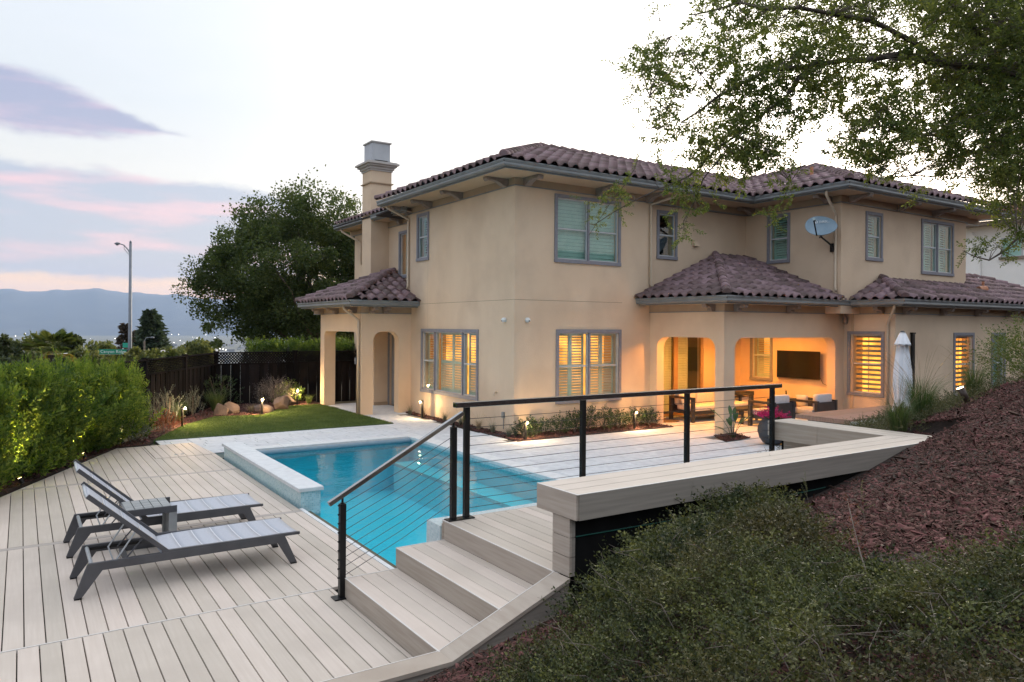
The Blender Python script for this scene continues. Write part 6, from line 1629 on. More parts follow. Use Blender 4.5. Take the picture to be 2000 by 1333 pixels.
# ================================================================== PARASOL, TABLE, SLAB
ux, uy, uz = 6.20, -5.62, .0
t = thing('parasol', 'closed white parasol standing up through the wooden table', 'parasol', (ux, uy, 0))
K = 96; zs = [2.44,2.40,2.20,2.17,2.165,1.95,1.6,1.25,1.05,.95,.75,.55]; rs = [.05,.07,.155,.165,.10,.125,.165,.175,.150,.155,.185,.19]
v = []; f = []
for i, (z, r_) in enumerate(zip(zs, rs)):
    for k in range(K):
        a = 2*math.pi*k/K; fold = .0 if i < 2 else (.035 if i < 4 else .13)
        rr = r_*(1+fold*math.sin(8*a+.3*z)+.5*fold*math.sin(19*a+z*2.)+ (.25*fold*math.sin(33*a)))
        v.append((ux+rr*math.cos(a), uy+rr*math.sin(a), z+ (.02*math.sin(8*a) if i in (3, 11) else 0)))
f = [(i*K+k, i*K+(k+1)%K, (i+1)*K+(k+1)%K, (i+1)*K+k) for i in range(len(zs)-1) for k in range(K)]+[tuple(range(K))]
obj('canopy', MB().add(v, f), m_white_cloth, t, True)
obj('pole', MB().tube([(ux,uy,0),(ux,uy,2.44)], .02, 10), m_alu, t); obj('finial', MB().lathe((ux,uy,2.44), [(.045,0),(.045,.012),(.02,.03)], 12), m_dkwood, t)
obj('base', MB().lathe((ux,uy,0), [(.26,0),(.26,.06),(.05,.09)], 24), m_dkwood, t)
t = thing('dining_table', 'long reddish plank table outdoors behind the seat wall', 'table', (5.4,-5.2,0))
for k in range(8):
    a = -5.78+k*.148
    obj('plank', MB().prism([(3.98,a),(7.6,a),(7.6,a+.142),(3.98,a+.142)], .69, .725, .003), m_wood_red, t)
obj('apron', MB().box(3.98,-5.79,.635,4.02,-4.60,.688).box(4.02,-5.79,.635,7.6,-5.76,.688), m_wood_red, t)
obj('trestle', MB().box(4.25,-5.6,0,4.35,-4.8,.634).box(7.2,-5.6,0,7.3,-4.8,.634).box(4.4,-5.25,.5,7.2,-5.17,.6), m_dkwood, t)
t = thing('stone_counter', 'low wall with a grey stone cap beside the wooden table', 'wall', (4.7,-6.1,0))
obj('cap_stone', MB().prism([(3.95,-6.25),(4.75,-6.25),(4.75,-5.84),(3.95,-5.84)], .62, .70, .006), m_slab, t)
obj('cap_stone', MB().prism([(4.76,-6.25),(5.50,-6.25),(5.50,-5.84),(4.76,-5.84)], .62, .70, .006), m_slab, t)
obj('wall', MB().box(3.98,-6.22,0,5.47,-5.87,.62), m_slab, t)
tag(obj('stepping_path', MB().prism([(9.8,-5.4),(18,-5.4),(18,-4.5),(9.8,-4.5)], .40, .52, .01), m_coping, None, kind=None, loc=(12,-5,.4)), 'pale concrete walk along the foot of the right-hand wall', 'path')['kind'] = 'structure'
# ================================================================== BANK PLANTS
def T1(x, y): return float(T(x, y))
for i, ((px, py), h, r_, n, lab) in enumerate((((1742,838), .62, .30, 420, 'green fountain grass directly behind the corner of the seat wall'), ((1822,815), .85, .36, 620, 'largest green fountain grass, between the parasol and the tall striped window'), ((1912,788), .75, .30, 380, 'green fountain grass just right of the bank spotlight'), ((1985,775), .55, .3, 300, 'fountain grass half cut by the right edge of the picture'))):
    p = onbank(px, py)
    if i == 0: p = Vector((-.02, -9.0, T1(-.02, -9.0)))
    if i == 1: p = Vector((1.0, -8.75, T1(1.0, -8.75)))
    if i == 2: p = Vector((2.6, -8.7, T1(2.6, -8.7)))
    if i == 3: p = Vector((3.3, -9.2, T1(3.3, -9.2)))
    tuft('fountain_grass', lab, tuple(p), r_, h, n, m_grass_l, np.random.default_rng(200+i), 'fountain grasses on the bank', w=.0065, lean=.75, plumes=26)
TC = [sprig(16, .22, .0265, .0155, tp, .8, .25, upw=.6) for _ in range(7)]
TC2 = [sprig(12, .30, .030, .015, tp, .8, .3, upw=.7) for _ in range(5)]
bush('bushy_shrub', 'airy light green shrub rising at the right edge above the bank', (3.6,-9.3,T1(3.6,-9.3)-.05), .75, 1.0, 420, TC2, leafm('airy_leaf', (.07,.11,.03), (.15,.18,.06), .35), np.random.default_rng(210), None, 'shrub', .9, .5, 1.5)
# low groundcover on the far side of the seat wall corner
rg = np.random.default_rng(300)
Q = np.stack([rg.uniform(-.2, 4.5, 2600), rg.uniform(-9.3, -6.4, 2600)], 1); Q = Q[(Q[:, 0] < 4) | (Q[:, 1] < -6.5)]
P = np.stack([Q[:, 0], Q[:, 1], T(Q[:, 0], Q[:, 1])+rg.uniform(0, .08, len(Q))], 1)
D = rg.normal(0, .8, P.shape); D[:, 2] = np.abs(D[:, 2])*.5+.2
tag(foliage(P, D, rg.uniform(.5, 1., len(P)), TC, rg, 'low_groundcover', leafm('olive_cover_leaf', (.07,.08,.035), (.13,.13,.06), .2), kind='stuff'), 'sparse olive groundcover between the seat wall and the wooden table', 'groundcover')
# foreground groundcover: a mounding mass with twigs (nobody could count it)
def cover():
    rg = np.random.default_rng(310)
    outline = [(975,1345),(1068,1270),(1135,1205),(1160,1140),(1205,1075),(1255,1030),(1310,1000),(1400,980),(1490,990),(1580,1070),(1680,1130),(1790,1165),(1900,1150),(2040,1120),(2200,1100),(2200,1400),(905,1400)]
    W_ = [onbank(*q) for q in outline[:14]]
    poly = [(p.x, p.y) for p in W_] + [(-3.0,-13.2),(-6.2,-14.3),(-8.6,-13.0)]
    n = 21000; q = scatter(poly, n, rg); q = q[q[:, 1] < -9.92-.10*(q[:, 0] < -5.8)]; n = len(q)
    # edge distance for a mound profile
    A = np.array(poly); B = np.roll(A, -1, 0); dmin = np.full(n, 9.)
    for a, b in zip(A, B):
        ab = b-a; t = np.clip(((q-a)@ab)/(ab@ab), 0, 1); dmin = np.minimum(dmin, np.linalg.norm(q-(a+t[:, None]*ab), axis=1))
    lump = .5+.5*np.sin(q[:, 0]*3.1+q[:, 1]*1.7)*np.cos(q[:, 1]*3.7-q[:, 0]*1.3)
    gap = (np.sin(q[:, 0]*2.3+1.1)*np.sin(q[:, 1]*2.9+.4)) < -.70
    H = np.clip(dmin*1.1, 0, 1)**.5*(.22+.36*lump)
    keep = ~gap; q, H = q[keep], H[keep]; n = len(q)
    u = rg.uniform(0, 1, n)**.45
    P = np.stack([q[:, 0], q[:, 1], T(q[:, 0], q[:, 1])+H*u], 1)
    a = rg.uniform(0, 6.283, n); D = np.stack([np.cos(a), np.sin(a), rg.uniform(.05, .9, n)], 1)
    dist_ = np.linalg.norm(P-np.array(list(CAM)), axis=1)
    o = foliage(P, D, rg.uniform(.55, 1.1, n)*np.clip(dist_/5., .82, 1.2), TC, rg, 'groundcover', m_leaf_cover, kind='stuff')
    tag(o, 'mounding small-leaved green groundcover filling the lower right foreground', 'groundcover')
    mb = MB()
    for k in range(800):
        i = rg.integers(0, n); p = P[i].copy(); a = rg.uniform(0, 6.283); l = rg.uniform(.12, .38)
        b = p+np.array([math.cos(a)*l, math.sin(a)*l, rg.uniform(.0, .10)]); m_ = (p+b)/2+rg.normal(0, .02, 3)
        mb.tube([tuple(p-np.array([0,0,.08])), tuple(m_), tuple(b)], [.0028,.002,.001], 4)
    tag(obj('groundcover_twigs', mb, m_twig, kind='stuff'), 'bare grey twigs poking out of the foreground groundcover', 'twigs')
    # upright leafy shoots against the seat wall
    mb = MB(); Ps = []; Ds = []; Ss = []
    for (px, py, h) in ((1280,1010,.16),(1347,985,.22),(1385,975,.2),(1440,985,.26),(1463,960,.20),(1510,968,.34),(1580,968,.12),(1230,1040,.12),(1265,1030,.2),(1690,1000,.12),(1410,990,.16),(1330,1000,.14)):
        b = onbank(px, py+18); top = b+Vector((rg.uniform(-.06,.06), rg.uniform(-.04,.04), h+.12)); mid = (b+top)/2+Vector((.01,.02,0)); mb.tube([b, mid, top], [.003,.002,.0012], 5)
        for s_ in np.linspace(.25, .95, 7):
            q_ = b+(top-b)*s_; Ps.append(list(q_)); Ds.append([rg.normal(0,.5), rg.normal(0,.5), .8]); Ss.append(rg.uniform(.3,.5))
    t = foliage(np.array(Ps), np.array(Ds), np.array(Ss), TC, rg, 'groundcover_shoots', leafm('shoot_leaf', (.10,.12,.05), (.18,.19,.09), .3), kind='stuff'); tag(t, 'upright leafy shoots of the groundcover in front of the seat wall', 'groundcover')
    tag(obj('shoot_stems', mb, m_twig, kind='stuff'), 'thin stems of the groundcover shoots', 'twigs')
    # two rust-coloured dead stems
    for k, (pts, lab) in enumerate(((((1745,1225),(1705,1160),(1680,1080),(1665,1020),(1655,975)), 'dead rust-brown branch standing up out of the groundcover at the right'), (((1530,1290),(1512,1250),(1497,1200),(1492,1150)), 'shorter rust-leaved dead twig lower in the groundcover'))):
        b = onbank(*pts[0]); dep = (b-CAM).dot(_F); P3 = [dist(x, y, dep*(1+.05*i)) for i, (x, y) in enumerate(pts)]
        t = thing('dead_branch', lab, 'branch', tuple(b), 'dead branches in the groundcover')
        obj('stem', MB().tube([P3[0]-Vector((0,0,.15))]+P3, [.006,.006,.005,.004,.003,.002][:len(P3)+1], 6), m_twig, t)
        Pq = []; 
        for s_ in np.linspace(.45, 1., 26):
            i = min(int(s_*(len(P3)-1)), len(P3)-2); f = s_*(len(P3)-1)-i; Pq.append(list(P3[i].lerp(P3[i+1], f)))
        Pq = np.array(Pq); Dq = rg.normal(0, 1, Pq.shape)+np.array([0, 0, .6])
        foliage(Pq, Dq, rg.uniform(.15, .3, len(Pq)), TC2, rg, 'dead_leaves', m_dead, t)
cover()
# long bare runners in the right foreground
rr_ = random.Random(9)
for k, (pts, lab) in enumerate((([(1790,1270),(1830,1225),(1880,1215),(1950,1218)], 'long pale bare twig lying over the groundcover at the lower right'), ([(1835,1345),(1840,1290),(1860,1270),(1990,1240)], 'thick brown runner crossing the lower right corner'), ([(1510,1190),(1600,1175),(1660,1160)], 'thin grey twig across the middle of the groundcover'), ([(1400,1160),(1440,1120),(1480,1090)], 'grey bare twig left of the dead branch'))):
    b0 = onbank(*pts[0]); dep = (b0-CAM).dot(_F)-.28; P3 = [dist(x, y, dep*(1+.03*i)) for i, (x, y) in enumerate(pts)]
    tag(obj('bare_twig', MB().tube(P3, [.0045-.0009*i for i in range(len(P3))], 6), m_twig if k != 1 else m_bark, None, True, loc=tuple(P3[0])), lab, 'twig', 'bare twigs on the groundcover')

# ================================================================== OVERHANGING TREE (right)
def near_tree():
    rg = np.random.default_rng(500)
    t = thing('overhanging_oak', 'oak reaching over the roof from the right with branches across the sky', 'tree', (1.2,-15.2,1.6))
    L_ = [  # limbs: pixel polylines with depths
     ([(2330,520,8.2),(2200,300,8.0),(2080,180,7.8),(1960,140,7.6),(1851,125,7.4),(1760,108,7.3),(1690,118,7.2),(1600,120,7.2),(1500,140,7.1),(1400,190,7.),(1330,240,7.)], .060, .008),
     ([(2200,300,8.0),(2100,60,8.2),(1990,-60,8.4)], .05, .03),
     ([(2080,180,7.8),(1960,60,7.6),(1900,-30,7.6)], .034, .014),
     ([(1960,140,7.6),(1905,60,7.4),(1860,10,7.3),(1790,-60,7.3)], .03, .010),
     ([(1851,125,7.4),(1700,40,7.2),(1560,20,7.),(1440,10,6.9),(1350,30,6.8)], .03, .006),
     ([(2330,520,8.2),(2150,330,7.9),(2000,268,7.7),(1930,290,7.6),(1880,295,7.6),(1840,268,7.5),(1780,262,7.4),(1700,240,7.4)], .04, .006),
     ([(1600,120,7.2),(1530,190,7.1),(1470,240,7.),(1400,290,6.9),(1340,345,6.9),(1240,390,6.8),(1160,440,6.8)], .018, .003),
     ([(1470,240,7.),(1420,290,7.),(1380,350,6.9),(1330,430,6.9),(1340,460,6.9)], .010, .002),
     ([(1330,240,7.),(1275,190,6.9),(1262,250,6.9),(1238,330,6.8),(1195,390,6.8),(1150,460,6.8)], .006, .002),
     ([(1400,190,7.),(1340,100,7.),(1290,40,7.),(1225,0,7.)], .007, .002),
     ([(1700,240,7.4),(1640,270,7.3),(1560,330,7.3),(1535,380,7.3),(1500,440,7.3)], .006, .002),
     ([(2150,330,7.9),(2060,420,7.4),(1985,470,7.0),(1930,510,6.8),(1880,490,6.8)], .02, .003),
     ([(1880,295,7.6),(1820,340,7.4),(1740,350,7.3),(1690,330,7.3)], .012, .003)]
    mb = MB(); P3s = []
    for pts, r0, r1 in L_:
        P = [dist(*p) for p in pts]; Q = []
        for i in range(len(P)-1):
            for q in (0, .5): Q.append(P[i].lerp(P[i+1], q)+Vector(rg.normal(0, .012, 3)))
        Q.append(P[-1]); n = len(Q); mb.tube(Q, [r0+(r1-r0)*i/(n-1) for i in range(n)], 7); P3s.append((Q, r0, r1))
    base = dist(2330, 520, 8.2); g0 = Vector((base.x+.35, base.y-.6, T1(base.x+.35, base.y-.6)-.1))
    mb.tube([g0, g0.lerp(base, .5)+Vector((.12,0,0)), base], [.17,.13,.09], 10)
    t.location = g0
    obj('trunk', mb, m_bark, t, True)
    # leaf sprays: regions with their own density, each spray hangs on a twig
    TN = [sprig(16, .20, .050, .022, tp, .9, .2, upw=.7) for _ in range(7)]
    regs = [([(1370,-70),(2120,-70),(2120,300),(1900,262),(1790,205),(1660,165),(1520,150),(1400,100)], 4300, 6.6, 9.2),
            ([(1800,-60),(2120,-60),(2120,330),(1960,300),(1850,200)], 2200, 6.6, 9.4),
            ([(1262,70),(1400,100),(1540,150),(1600,230),(1560,250),(1530,330),(1500,330),(1440,345),(1350,320),(1300,290),(1290,200),(1250,110)], 1050, 6.6, 7.6),
            ([(1560,150),(1700,165),(1900,262),(2060,300),(2060,390),(1950,375),(1900,350),(1850,320),(1720,330),(1660,300),(1650,230)], 1250, 6.6, 8.2),
            ([(1940,390),(2060,400),(2060,500),(1990,470),(1950,430)], 110, 6.6, 7.6)]
    Ps = []; Ds = []; Sc = []
    for poly, n, d0, d1 in regs:
        nc = max(8, n//11); cq = scatter(poly, nc, rg); cd = rg.uniform(d0, d1, nc); k = rg.integers(0, nc, n); s_ = rg.uniform(10, 27, nc)
        for i in range(n):
            c = k[i]; x, y = cq[c][0]+rg.normal(0, s_[c]*1.25), cq[c][1]+rg.normal(0, s_[c]*.75)
            Ps.append(list(dist(x, y, cd[c]+rg.normal(0, .12)))); Ds.append([rg.normal(-.25, .7), rg.normal(.1, .7), rg.normal(-.05, .55)]); Sc.append(rg.uniform(.55, 1.1))
    # single sprays that hang in front of the house and at the rim
    for (x, y, r_, n) in ((1165,400,16,9),(1190,372,14,9),(1222,358,16,8),(1205,405,18,8),(1160,430,8,4),(1335,385,22,20),(1365,365,18,14),(1310,350,14,8),(1340,440,9,7),(1350,415,10,6),(1330,462,6,4),(1380,395,9,5),(1300,330,12,6),(1515,408,10,5),(1495,410,9,4),(1515,432,9,4),(1545,355,12,8),(1548,378,7,4),(1600,185,14,8),(1245,260,5,2),(1252,300,5,2),(1240,175,8,6),(1262,210,9,6),(1235,165,7,4),(1900,478,9,6),(1930,470,9,6),(1890,490,8,5),(1960,480,10,6),(1975,505,8,4),(1640,285,8,4),(1790,370,12,9),(1755,345,12,7),(1560,265,7,4),(1370,300,16,10),(1300,90,12,6),(1285,12,10,5),(1990,450,12,10)):
        for _ in range(n):
            Ps.append(list(dist(x+rg.normal(0, r_*.7), y+rg.normal(0, r_*.7), 6.85+rg.normal(0, .06)))); Ds.append([rg.normal(-.2, .6), rg.normal(0, .6), rg.normal(-.3, .5)]); Sc.append(rg.uniform(.45, .8))
    Ps, Ds, Sc = np.array(Ps), np.array(Ds), np.array(Sc)
    foliage(Ps, Ds, Sc, TN, rg, 'crown', m_leaf_near, t)
    # fine twigs that carry the sprays
    allq = np.array([list(q) for Q, a, b in P3s for q in Q]); mb = MB(); idx = rg.choice(len(Ps), 2200, replace=False)
    for i in idx:
        p = Ps[i]; dd = np.linalg.norm(allq-p, axis=1); j = int(np.argmin(dd)); q = allq[j]
        if dd[j] > 1.1: q = p+(q-p)/dd[j]*.5
        m_ = (p+q)/2+rg.normal(0, .03, 3); mb.tube([tuple(q), tuple(m_), tuple(p)], [.0045,.003,.0012], 4, False)
    obj('twigs', mb, m_twig, t)
near_tree()

# ================================================================== TREES BEYOND THE FENCE
def D2(px, d):
    v = CAM+_F*d+_A*(d*(px-1000)/FPX); return v
def oak_left():
    rg = np.random.default_rng(600); c = D2(585, 33); b = D2(664, 31.5)
    t = broadleaf('oak_tree', 'large spreading dark green oak behind the back fence left of the chimney', (b.x, b.y, -1.8), (c.x, c.y, 4.75), (4.15, 4.2, 3.05), 320, 460, .105, m_leaf_oak, rg, None, .30, clr=.20, limbs=26, flat=.86, jag=.16)
    # lower left skirt of hanging sprays
    n = 6000; px = rg.uniform(370, 640, n); q = rg.uniform(0, 1, n); py = 560+q*(95+.0*px)
    P = []
    cl = [(395,540,16),(400,595,22),(430,620,26),(470,650,22),(520,655,28),(560,660,30),(600,655,30),(640,655,28),(385,560,10),(440,565,30),(420,505,16),(440,460,18),(470,420,22),(500,400,24),(560,385,26),(600,370,26),(650,385,22),(685,400,18),(405,640,9),(425,672,8)]
    for x, y, r_ in cl:
        for _ in range(300):
            v = dist(x+rg.normal(0, r_*.55), y+rg.normal(0, r_*.5), 32.5+rg.normal(0, .8)); P.append(list(v))
    P = np.array(P); n = len(P)
    V, F = instance_np(LEAF_V*np.array([1, 1.3, 1]), LEAF_F, P, rot_to(rg.normal(0, 1, P.shape), rg), np.stack([.13*rg.uniform(.6, 1.2, n)]*3, 1))
    link_me('hanging_sprays', mesh_np('hanging_sprays', V, F, m_leaf_oak), t)
oak_left()
FT = [ # px, top_y, radius px, depth, material, label
 (8, 672, 26, 30, m_leaf_far2, 'dark open tree at the far left edge behind the hedge'),
 (55, 664, 40, 46, m_leaf_far, 'olive green rounded tree left of the palm'),
 (92, 662, 34, 52, m_leaf_far, 'second olive tree just behind the palm'),
 (142, 663, 13, 44, m_leaf_far2, 'small dark round-topped tree right of the palm'),
 (168, 682, 38, 38, m_leaf_far, 'mid green bushy tree between the palm and the street sign'),
 (205, 676, 26, 48, m_leaf_far, 'yellowish bushy tree behind the street sign'),
 (275, 688, 32, 34, m_leaf_far, 'olive bush right of the street lamp pole'),
 (40, 705, 45, 26, m_leaf_far2, 'dense dark bush above the left part of the hedge'),
 (120, 712, 45, 25, m_leaf_far2, 'dense green bush below the palm crown'),
 (210, 712, 45, 27, m_leaf_far, 'green bush below the street name sign'),
 (345, 690, 26, 40, m_leaf_far, 'bright green low tree right of the brown gabled house'),
 (383, 672, 28, 44, m_leaf_far, 'olive green tree just left of the fence corner'),
 (690, 632, 30, 38, m_leaf_far, 'bright green bushy tree seen through the porch opening')]
for i, (px, ty, rp, d, m_, lab) in enumerate(FT):
    c = D2(px, d); rad = rp*d/FPX; top = 2.5+(PY-ty)*d/FPX; rg = np.random.default_rng(700+i)
    rz = rad*1.15 if rp > 20 else rad*1.0
    broadleaf('background_tree', lab, (c.x, c.y, top-rz*2-2.2), (c.x, c.y, top-rz), (rad, rad, rz), 60, 85 if rp > 20 else 60, .11+.002*d, m_, rg, 'trees on the hillside beyond the fence', .09, clr=.36, limbs=5, flat=1., jag=.25)
# hedge tops behind the back fence
rg = np.random.default_rng(800); n = 3200
P = np.stack([rg.uniform(-3.2, 9., n), rg.uniform(10.5, 11.4, n), rg.uniform(1.45, 1.84, n)+.06*np.sin(rg.uniform(0, 6, n))], 1); D = rg.normal(0, .5, (n, 3)); D[:, 2] += .7
t = thing('clipped_hedge', 'bright green hedge whose top shows above the back fence', 'hedge', (2.5, 11, 0))
foliage(P, D, rg.uniform(.5, .9, n), TH_, rg, 'foliage', m_leaf_hedge, t)
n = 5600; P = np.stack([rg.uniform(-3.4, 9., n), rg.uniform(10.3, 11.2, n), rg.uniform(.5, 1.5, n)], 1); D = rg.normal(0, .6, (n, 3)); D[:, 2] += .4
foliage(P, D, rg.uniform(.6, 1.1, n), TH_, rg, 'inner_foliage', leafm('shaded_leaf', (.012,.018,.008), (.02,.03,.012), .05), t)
# conifers
def conifer(label, px, ty, hw, d, dens, m_, seed, group='conifers beyond the fence', base_drop=0.):
    rg = np.random.default_rng(seed); c = D2(px, d); top = 2.5+(PY-ty)*d/FPX; R_ = hw*d/FPX; bot = 2.5+(PY-(712+base_drop))*d/FPX; H = top-bot
    t = thing('conifer', label, 'conifer', (c.x, c.y, bot-1), group)
    obj('trunk', MB().tube([(c.x, c.y, bot-1.5), (c.x, c.y, bot+H*.5), (c.x, c.y, top-.1)], [R_*.06, R_*.04, .02], 7), m_bark, t)
    nb = dens; z = rg.uniform(0.02, .99, nb); a = rg.uniform(0, 6.283, nb); L = R_*(1-z)**.75*rg.uniform(.65, 1.1, nb)+.12; P = []; Dd = []; Sc = []
    mb = MB()
    for i in range(nb):
        k = int(16+L[i]*9); s_ = rg.uniform(.15, 1, k); droop = -.22*L[i]*s_+.14*L[i]*s_**2
        P += [[c.x+math.cos(a[i])*L[i]*q, c.y+math.sin(a[i])*L[i]*q, bot+H*z[i]+dr] for q, dr in zip(s_, droop)]
        Dd += [[math.cos(a[i])+rg.normal(0, .5), math.sin(a[i])+rg.normal(0, .5), rg.normal(-.15, .3)] for _ in range(k)]
        mb.tube([(c.x, c.y, bot+H*z[i]), (c.x+math.cos(a[i])*L[i]*.95, c.y+math.sin(a[i])*L[i]*.95, bot+H*z[i]-.08*L[i])], [.03,.01], 4, False)
    P = np.array(P); n = len(P); V, F = instance_np(LEAF_V*np.array([1, .7, 1]), LEAF_F, P, rot_to(np.array(Dd), rg), np.stack([.006*d*rg.uniform(.6, 1.3, n)]*3, 1))
    link_me('needles', mesh_np('needles', V, F, m_), t); obj('branches', mb, m_bark, t)
m_needle = leafm('needle', (.04,.065,.04), (.07,.095,.06), .2)
conifer('tall dark conifer with two tips right of the street lamp', 293, 610, 34, 58, 420, m_needle, 901)
conifer('second tip of the tall dark conifer crown, slightly lower', 301, 618, 36, 59, 260, m_needle, 902)
conifer('thin spindly brown conifer just left of the street lamp pole', 243, 636, 11, 66, 90, leafm('brown_needle', (.07,.055,.04), (.10,.08,.06), .1), 903)
conifer('thin spindly brown conifer just right of the street lamp pole', 262, 650, 9, 70, 70, MATS['brown_needle'], 904)
for i, (x, ty) in enumerate(((384,670),(391,669),(399,673),(410,672),(416,671))):
    conifer('slim dark cypress, number %s from the left in the small row near the red lights' % ('one','two','three','four','five')[i], x, ty, 2.6, 120, 40, m_needle, 910+i, 'row of slim cypresses')
# palm
def palm():
    rg = np.random.default_rng(950); c = D2(103, 31); top = 2.5+(PY-690)*31/FPX; t = thing('palm', 'fan palm with a green crown and yellowing lower fronds behind the hedge', 'palm', (c.x, c.y, -6))
    obj('trunk', MB().tube([(c.x, c.y, -6), (c.x, c.y, top-.2)], [.2,.16], 10), m_bark, t)
    for k in range(34):
        a = rg.uniform(0, 6.283); e = rg.uniform(-.6, 1.15); L = rg.uniform(.55, .8); d = Vector((math.cos(a)*math.cos(e), math.sin(a)*math.cos(e), math.sin(e))); hub = Vector((c.x, c.y, top))+d*L*.8
        sd = d.cross(Vector((0,0,1))).normalized(); up = sd.cross(d); mb = MB(); n = 15
        mb.tube([(c.x, c.y, top), tuple(hub)], [.018,.012], 4, False)
        for j in range(n):
            b = -1.25+2.5*j/(n-1); dr = (d*math.cos(b)+sd*math.sin(b)).normalized(); l = .62*(1-.25*abs(b))
            p1 = hub+dr*l*.6+up*.02; p2 = hub+dr*l-Vector((0,0,.08*l+.05)); w = sd*math.cos(b)*.028-d*math.sin(b)*.028
            mb.add([hub, p1+w, p2, p1-w], [(0,1,2),(0,2,3)])
        obj('frond', mb, m_palm if e > -.25 else leafm('yellow_frond', (.24,.19,.04), (.34,.27,.08), .3), t)
palm()
# street lamp
lp = D2(254, 36); lz = 2.5+(PY-480)*36/FPX
t = thing('street_lamp', 'tall grey street lamp with a curved arm standing beyond the hedge', 'street lamp', (lp.x, lp.y, -4.5))
obj('pole', MB().tube([(lp.x, lp.y, -4.5), (lp.x, lp.y, lz)], [.115,.062], 14), m_lampgrey, t, True)
obj('finial', MB().lathe((lp.x, lp.y, lz), [(.05,0),(.06,.05),(.02,.12)], 10), m_lampgrey, t)
lft = -_A.copy(); lft.z = 0; lft.normalize()
q = [Vector((lp.x, lp.y, lz-.55)), Vector((lp.x, lp.y, lz-.35))+lft*.10, Vector((lp.x, lp.y, lz-.10))+lft*.32, Vector((lp.x, lp.y, lz-.03))+lft*.55]
obj('arm', MB().tube(q, .026, 8).tube([v+Vector((0,0,-.20))+lft*(-.02 if i else 0) for i, v in enumerate(q[:3])]+[q[2]], .014, 6), m_lampgrey, t, True)
obj('lamp_head', MB().tube([q[3]-lft*.03, q[3]+lft*.10, q[3]+lft*.22], [.04,.075,.03], 10), m_lampgrey, t, True)
obj('lamp_lens', MB().tube([q[3]+lft*.10-Vector((0,0,.05)), q[3]+lft*.10-Vector((0,0,.09))], .05, 10), m_lampgrey, t)
# street name signs on the pole
def sign():
    t = thing('street_sign', 'green street name sign with white letters hung on the street lamp pole', 'street sign', (lp.x, lp.y, 1.2))
    fn = -_F.copy(); ctr = Vector((lp.x, lp.y, 0)); u = -lft
    z0 = 2.5+(PY-697)*36/FPX; z1 = 2.5+(PY-687.5)*36/FPX; x0 = (196-254)*36/FPX; x1 = (249-254)*36/FPX
    def pl(xa, xb, za, zb, off, th=.012):
        v = [ctr+u*x+fn*o+Vector((0,0,z)) for o in (off, off+th) for x, z in ((xa,za),(xb,za),(xb,zb),(xa,zb))]
        return MB().add(v, [(0,1,2,3),(7,6,5,4),(0,4,5,1),(1,5,6,2),(2,6,7,3),(3,7,4,0)])
    obj('plate', pl(x0, x1, z0, z1, .05), m_green_sign, t)
    obj('plate_edge', pl(x0-.008, x1+.008, z0-.014, z0-.001, .034, .014), m_sign_txt, t)
    a0 = (240-254)*36/FPX; za = 2.5+(PY-684)*36/FPX; zb = 2.5+(PY-675)*36/FPX
    tt = thing('side_street_sign', 'second small green sign seen edge-on above the street name sign', 'street sign', (lp.x, lp.y, za))
    obj('plate', pl(a0, -.08, za, zb, .0), mat('bright_green_sign', (.02,.34,.24), (.02,.38,.27), .5), tt)
    for z in (z0+.05, z1-.02): obj('bracket', MB().box(lp.x-.12, lp.y-.12, z, lp.x+.12, lp.y+.12, z+.012), m_lampgrey, t)
    def txt(s, size, ox, oz):
        cu = bpy.data.curves.new('lettering', 'FONT'); cu.body = s; cu.size = size; cu.extrude = .002; cu.space_character = 1.06
        o = bpy.data.objects.new('lettering', cu); COL.objects.link(o); cu.materials.append(m_sign_txt)
        Mx = Matrix((u, Vector((0,0,1)), fn)).transposed().to_4x4(); Mx.translation = ctr+u*ox+fn*.066+Vector((0,0,oz)); o.matrix_world = Mx
        dg = bpy.context.evaluated_depsgraph_get(); me = bpy.data.meshes.new_from_object(o.evaluated_get(dg)); bpy.data.objects.remove(o)
        o2 = bpy.data.objects.new('lettering', me); COL.objects.link(o2); o2.parent = t; o2.matrix_basis = Matrix.Translation(-t.location) @ Mx
    txt('Canyon Ridge', .205, x0+.05, z0+.055); txt('Dr', .10, x1-.17, z0+.055)
sign()
# second, thin street lamp far down the road in front of the conifer
s2 = D2(282, 52); z2 = 2.5+(PY-664)*52/FPX
t = thing('street_lamp', 'thin distant street lamp with long curved arm in front of the tall conifer', 'street lamp', (s2.x, s2.y, -8))
obj('pole', MB().tube([(s2.x, s2.y, -8), (s2.x, s2.y, z2-.25)], [.09,.06], 8), m_twig, t)
obj('arm', MB().tube([Vector((s2.x, s2.y, z2-.25)), Vector((s2.x, s2.y, z2-.02))-lft*.15, Vector((s2.x, s2.y, z2))-lft*.5], .03, 6).tube([Vector((s2.x, s2.y, z2))-lft*.45, Vector((s2.x, s2.y, z2))-lft*.68], .05, 6), m_lampgrey, t)
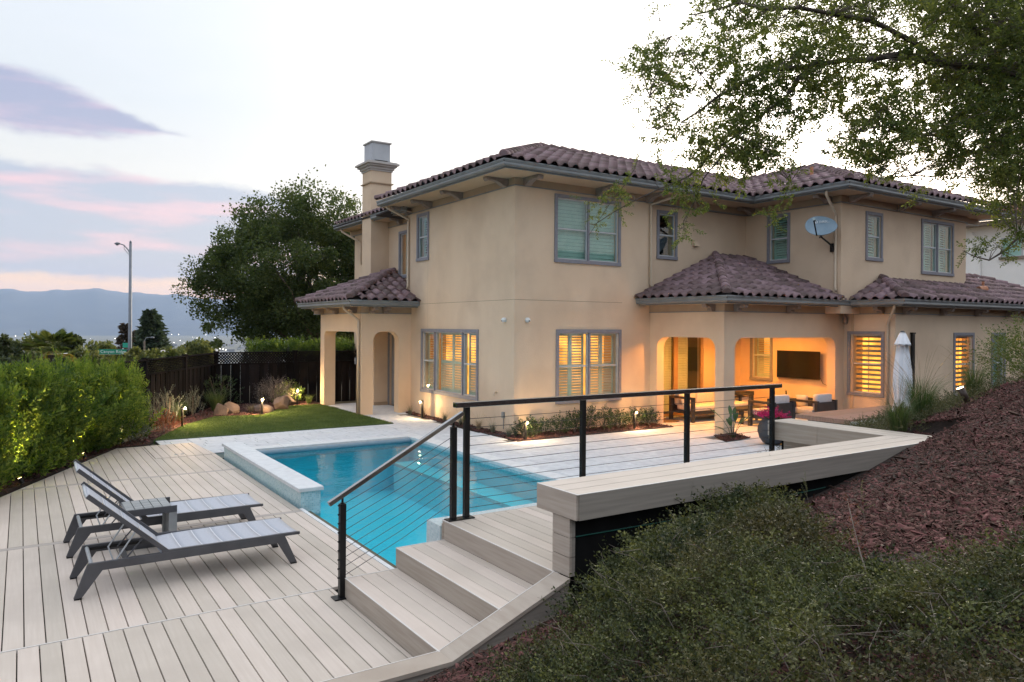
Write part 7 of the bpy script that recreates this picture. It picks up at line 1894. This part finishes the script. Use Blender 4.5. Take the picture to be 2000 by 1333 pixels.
# far houses on the hillside
def far_house(label, px, py_eave, wpx, d, wallm, roofm, rise=.35):
    c = D2(px, d); w = wpx*d/FPX; z = 2.5+(PY-py_eave)*d/FPX; t = thing('far_house', label, 'house', (c.x, c.y, z-4)); r_ = _A.copy(); r_.z = 0; r_.normalize(); f_ = _F
    P = lambda a, b, zz: c.xy.to_3d()+r_*a+f_*b+Vector((0,0,zz))
    v = [P(a, b, zz) for zz in (z-6, z) for a, b in ((-w/2,0),(w/2,0),(w/2,9),(-w/2,9))]
    obj('wall', MB().add(v, [(0,1,5,4),(1,2,6,5),(2,3,7,6),(3,0,4,7)]).add([P(-w/2,0,z),P(w/2,0,z),P(0,0,z+w*rise)], [(0,1,2)]), wallm, t)
    o_ = w*.08; e = -.05
    mb = MB()
    for s in (-1, 1):
        a = [P(s*(w/2+o_),-.4,z-o_*rise*2+e), P(0,-.4,z+w*rise+e), P(0,9.4,z+w*rise+e), P(s*(w/2+o_),9.4,z-o_*rise*2+e)]
        mb.add(a+[q+Vector((0,0,.16)) for q in a], [(0,1,2,3),(7,6,5,4),(0,4,5,1),(1,5,6,2),(2,6,7,3),(3,7,4,0)])
    obj('roof', mb, roofm, t)
far_house('brown gabled house roof showing above the left fence', 316, 700, 30, 55, mat('brown_gable', (.23,.15,.12), (.26,.17,.14), .9), mat('grey_shingle', (.33,.33,.34), (.40,.40,.41), .9, 9), .28)
far_house('pale low roof between the trees at the far left', 36, 708, 26, 46, MATS['brown_gable'], mat('pale_roof', (.5,.5,.5), (.6,.6,.6), .9), .10)

# ================================================================== NEIGHBOUR'S HOUSE (right)
nh = thing('neighbour_house', 'white stucco house with red tile roof behind the right end of the house', 'house', (26.5,-2,0))
NX = 26.5
obj('wall', panel('x', NX, -8., 3.0, 0., 7.25, holes=((.38,1.15,5.72,6.50),), th=.3), m_white_wall, nh)
obj('end_wall', MB().box(NX+.3, 2.7, 0, NX+9, 3.0, 7.25), m_white_wall, nh)
obj('corner_trim', MB().tube([(NX-.05,2.4,6.9),(NX-.05,2.05,6.4),(NX-.05,2.0,0)], .05, 6), m_white_wall, nh)
obj('window', MB().box(NX+.05,.38,5.72,NX+.08,1.15,6.50), m_louver_c, nh)
obj('window_frame', MB().box(NX-.02,.34,5.70,NX+.04,.40,6.54).box(NX-.02,1.13,5.70,NX+.04,1.19,6.54).box(NX-.02,.40,6.48,NX+.04,1.13,6.54), m_vinyl, nh)
obj('sill', MB().box(NX-.12,.10,5.58,NX-.001,1.25,5.70), m_corbel, nh)
obj('eave', MB().box(NX-.75,-8.4,7.12,NX-.001,3.3,7.26), m_corbel, nh)
obj('gutter', MB().sweep([(NX-.75,3.3),(NX-.75,-8.4)], [(0,0),(.13,0),(.15,.14),(0,.14)], 7.27), m_gutter, nh)
m_tile_red = mat('red_clay_tile', (.24,.10,.085), (.34,.16,.13), .85, 6, 6, island=.3, coords='World')
rmb = []; rfb = []; slx = 1/math.sqrt(1+.16); T0 = np.array(tv)*np.array([1.,1.,1.])
k = 0
for j in range(14):
    for i in range(39):
        u = Vector((0,-1,0)); s_ = Vector((slx,0,.4*slx)); nn = s_.cross(u); nn = nn if nn.z > 0 else -nn
        p = Vector((NX-.72,3.25,7.42))+u*(i*.30)+s_*(j*.37)
        if j*.37 > (i*.3): continue
        A = np.array(Matrix((u, s_, nn)).transposed()); rmb.append(T0 @ A.T+np.array(p)); rfb.append(tfa+k*len(T0)); k += 1
rf = obj('roof', MB().poly([(NX-.75,3.3,7.40),(NX-.75,-8.4,7.40),(NX+4,-8.4,9.3),(NX+4,-1.5,9.3)], .06), m_underlay, nh)
link_me('roof_tiles', mesh_np('roof_tiles', np.concatenate(rmb), np.concatenate(rfb), m_tile_red, True), rf, kind='stuff')
obj('lower_roof_corner', MB().prism([(25.0,-1.4),(27,-1.4),(27,-9),(25.0,-9)], 4.35, 4.5), m_tile_red, nh)
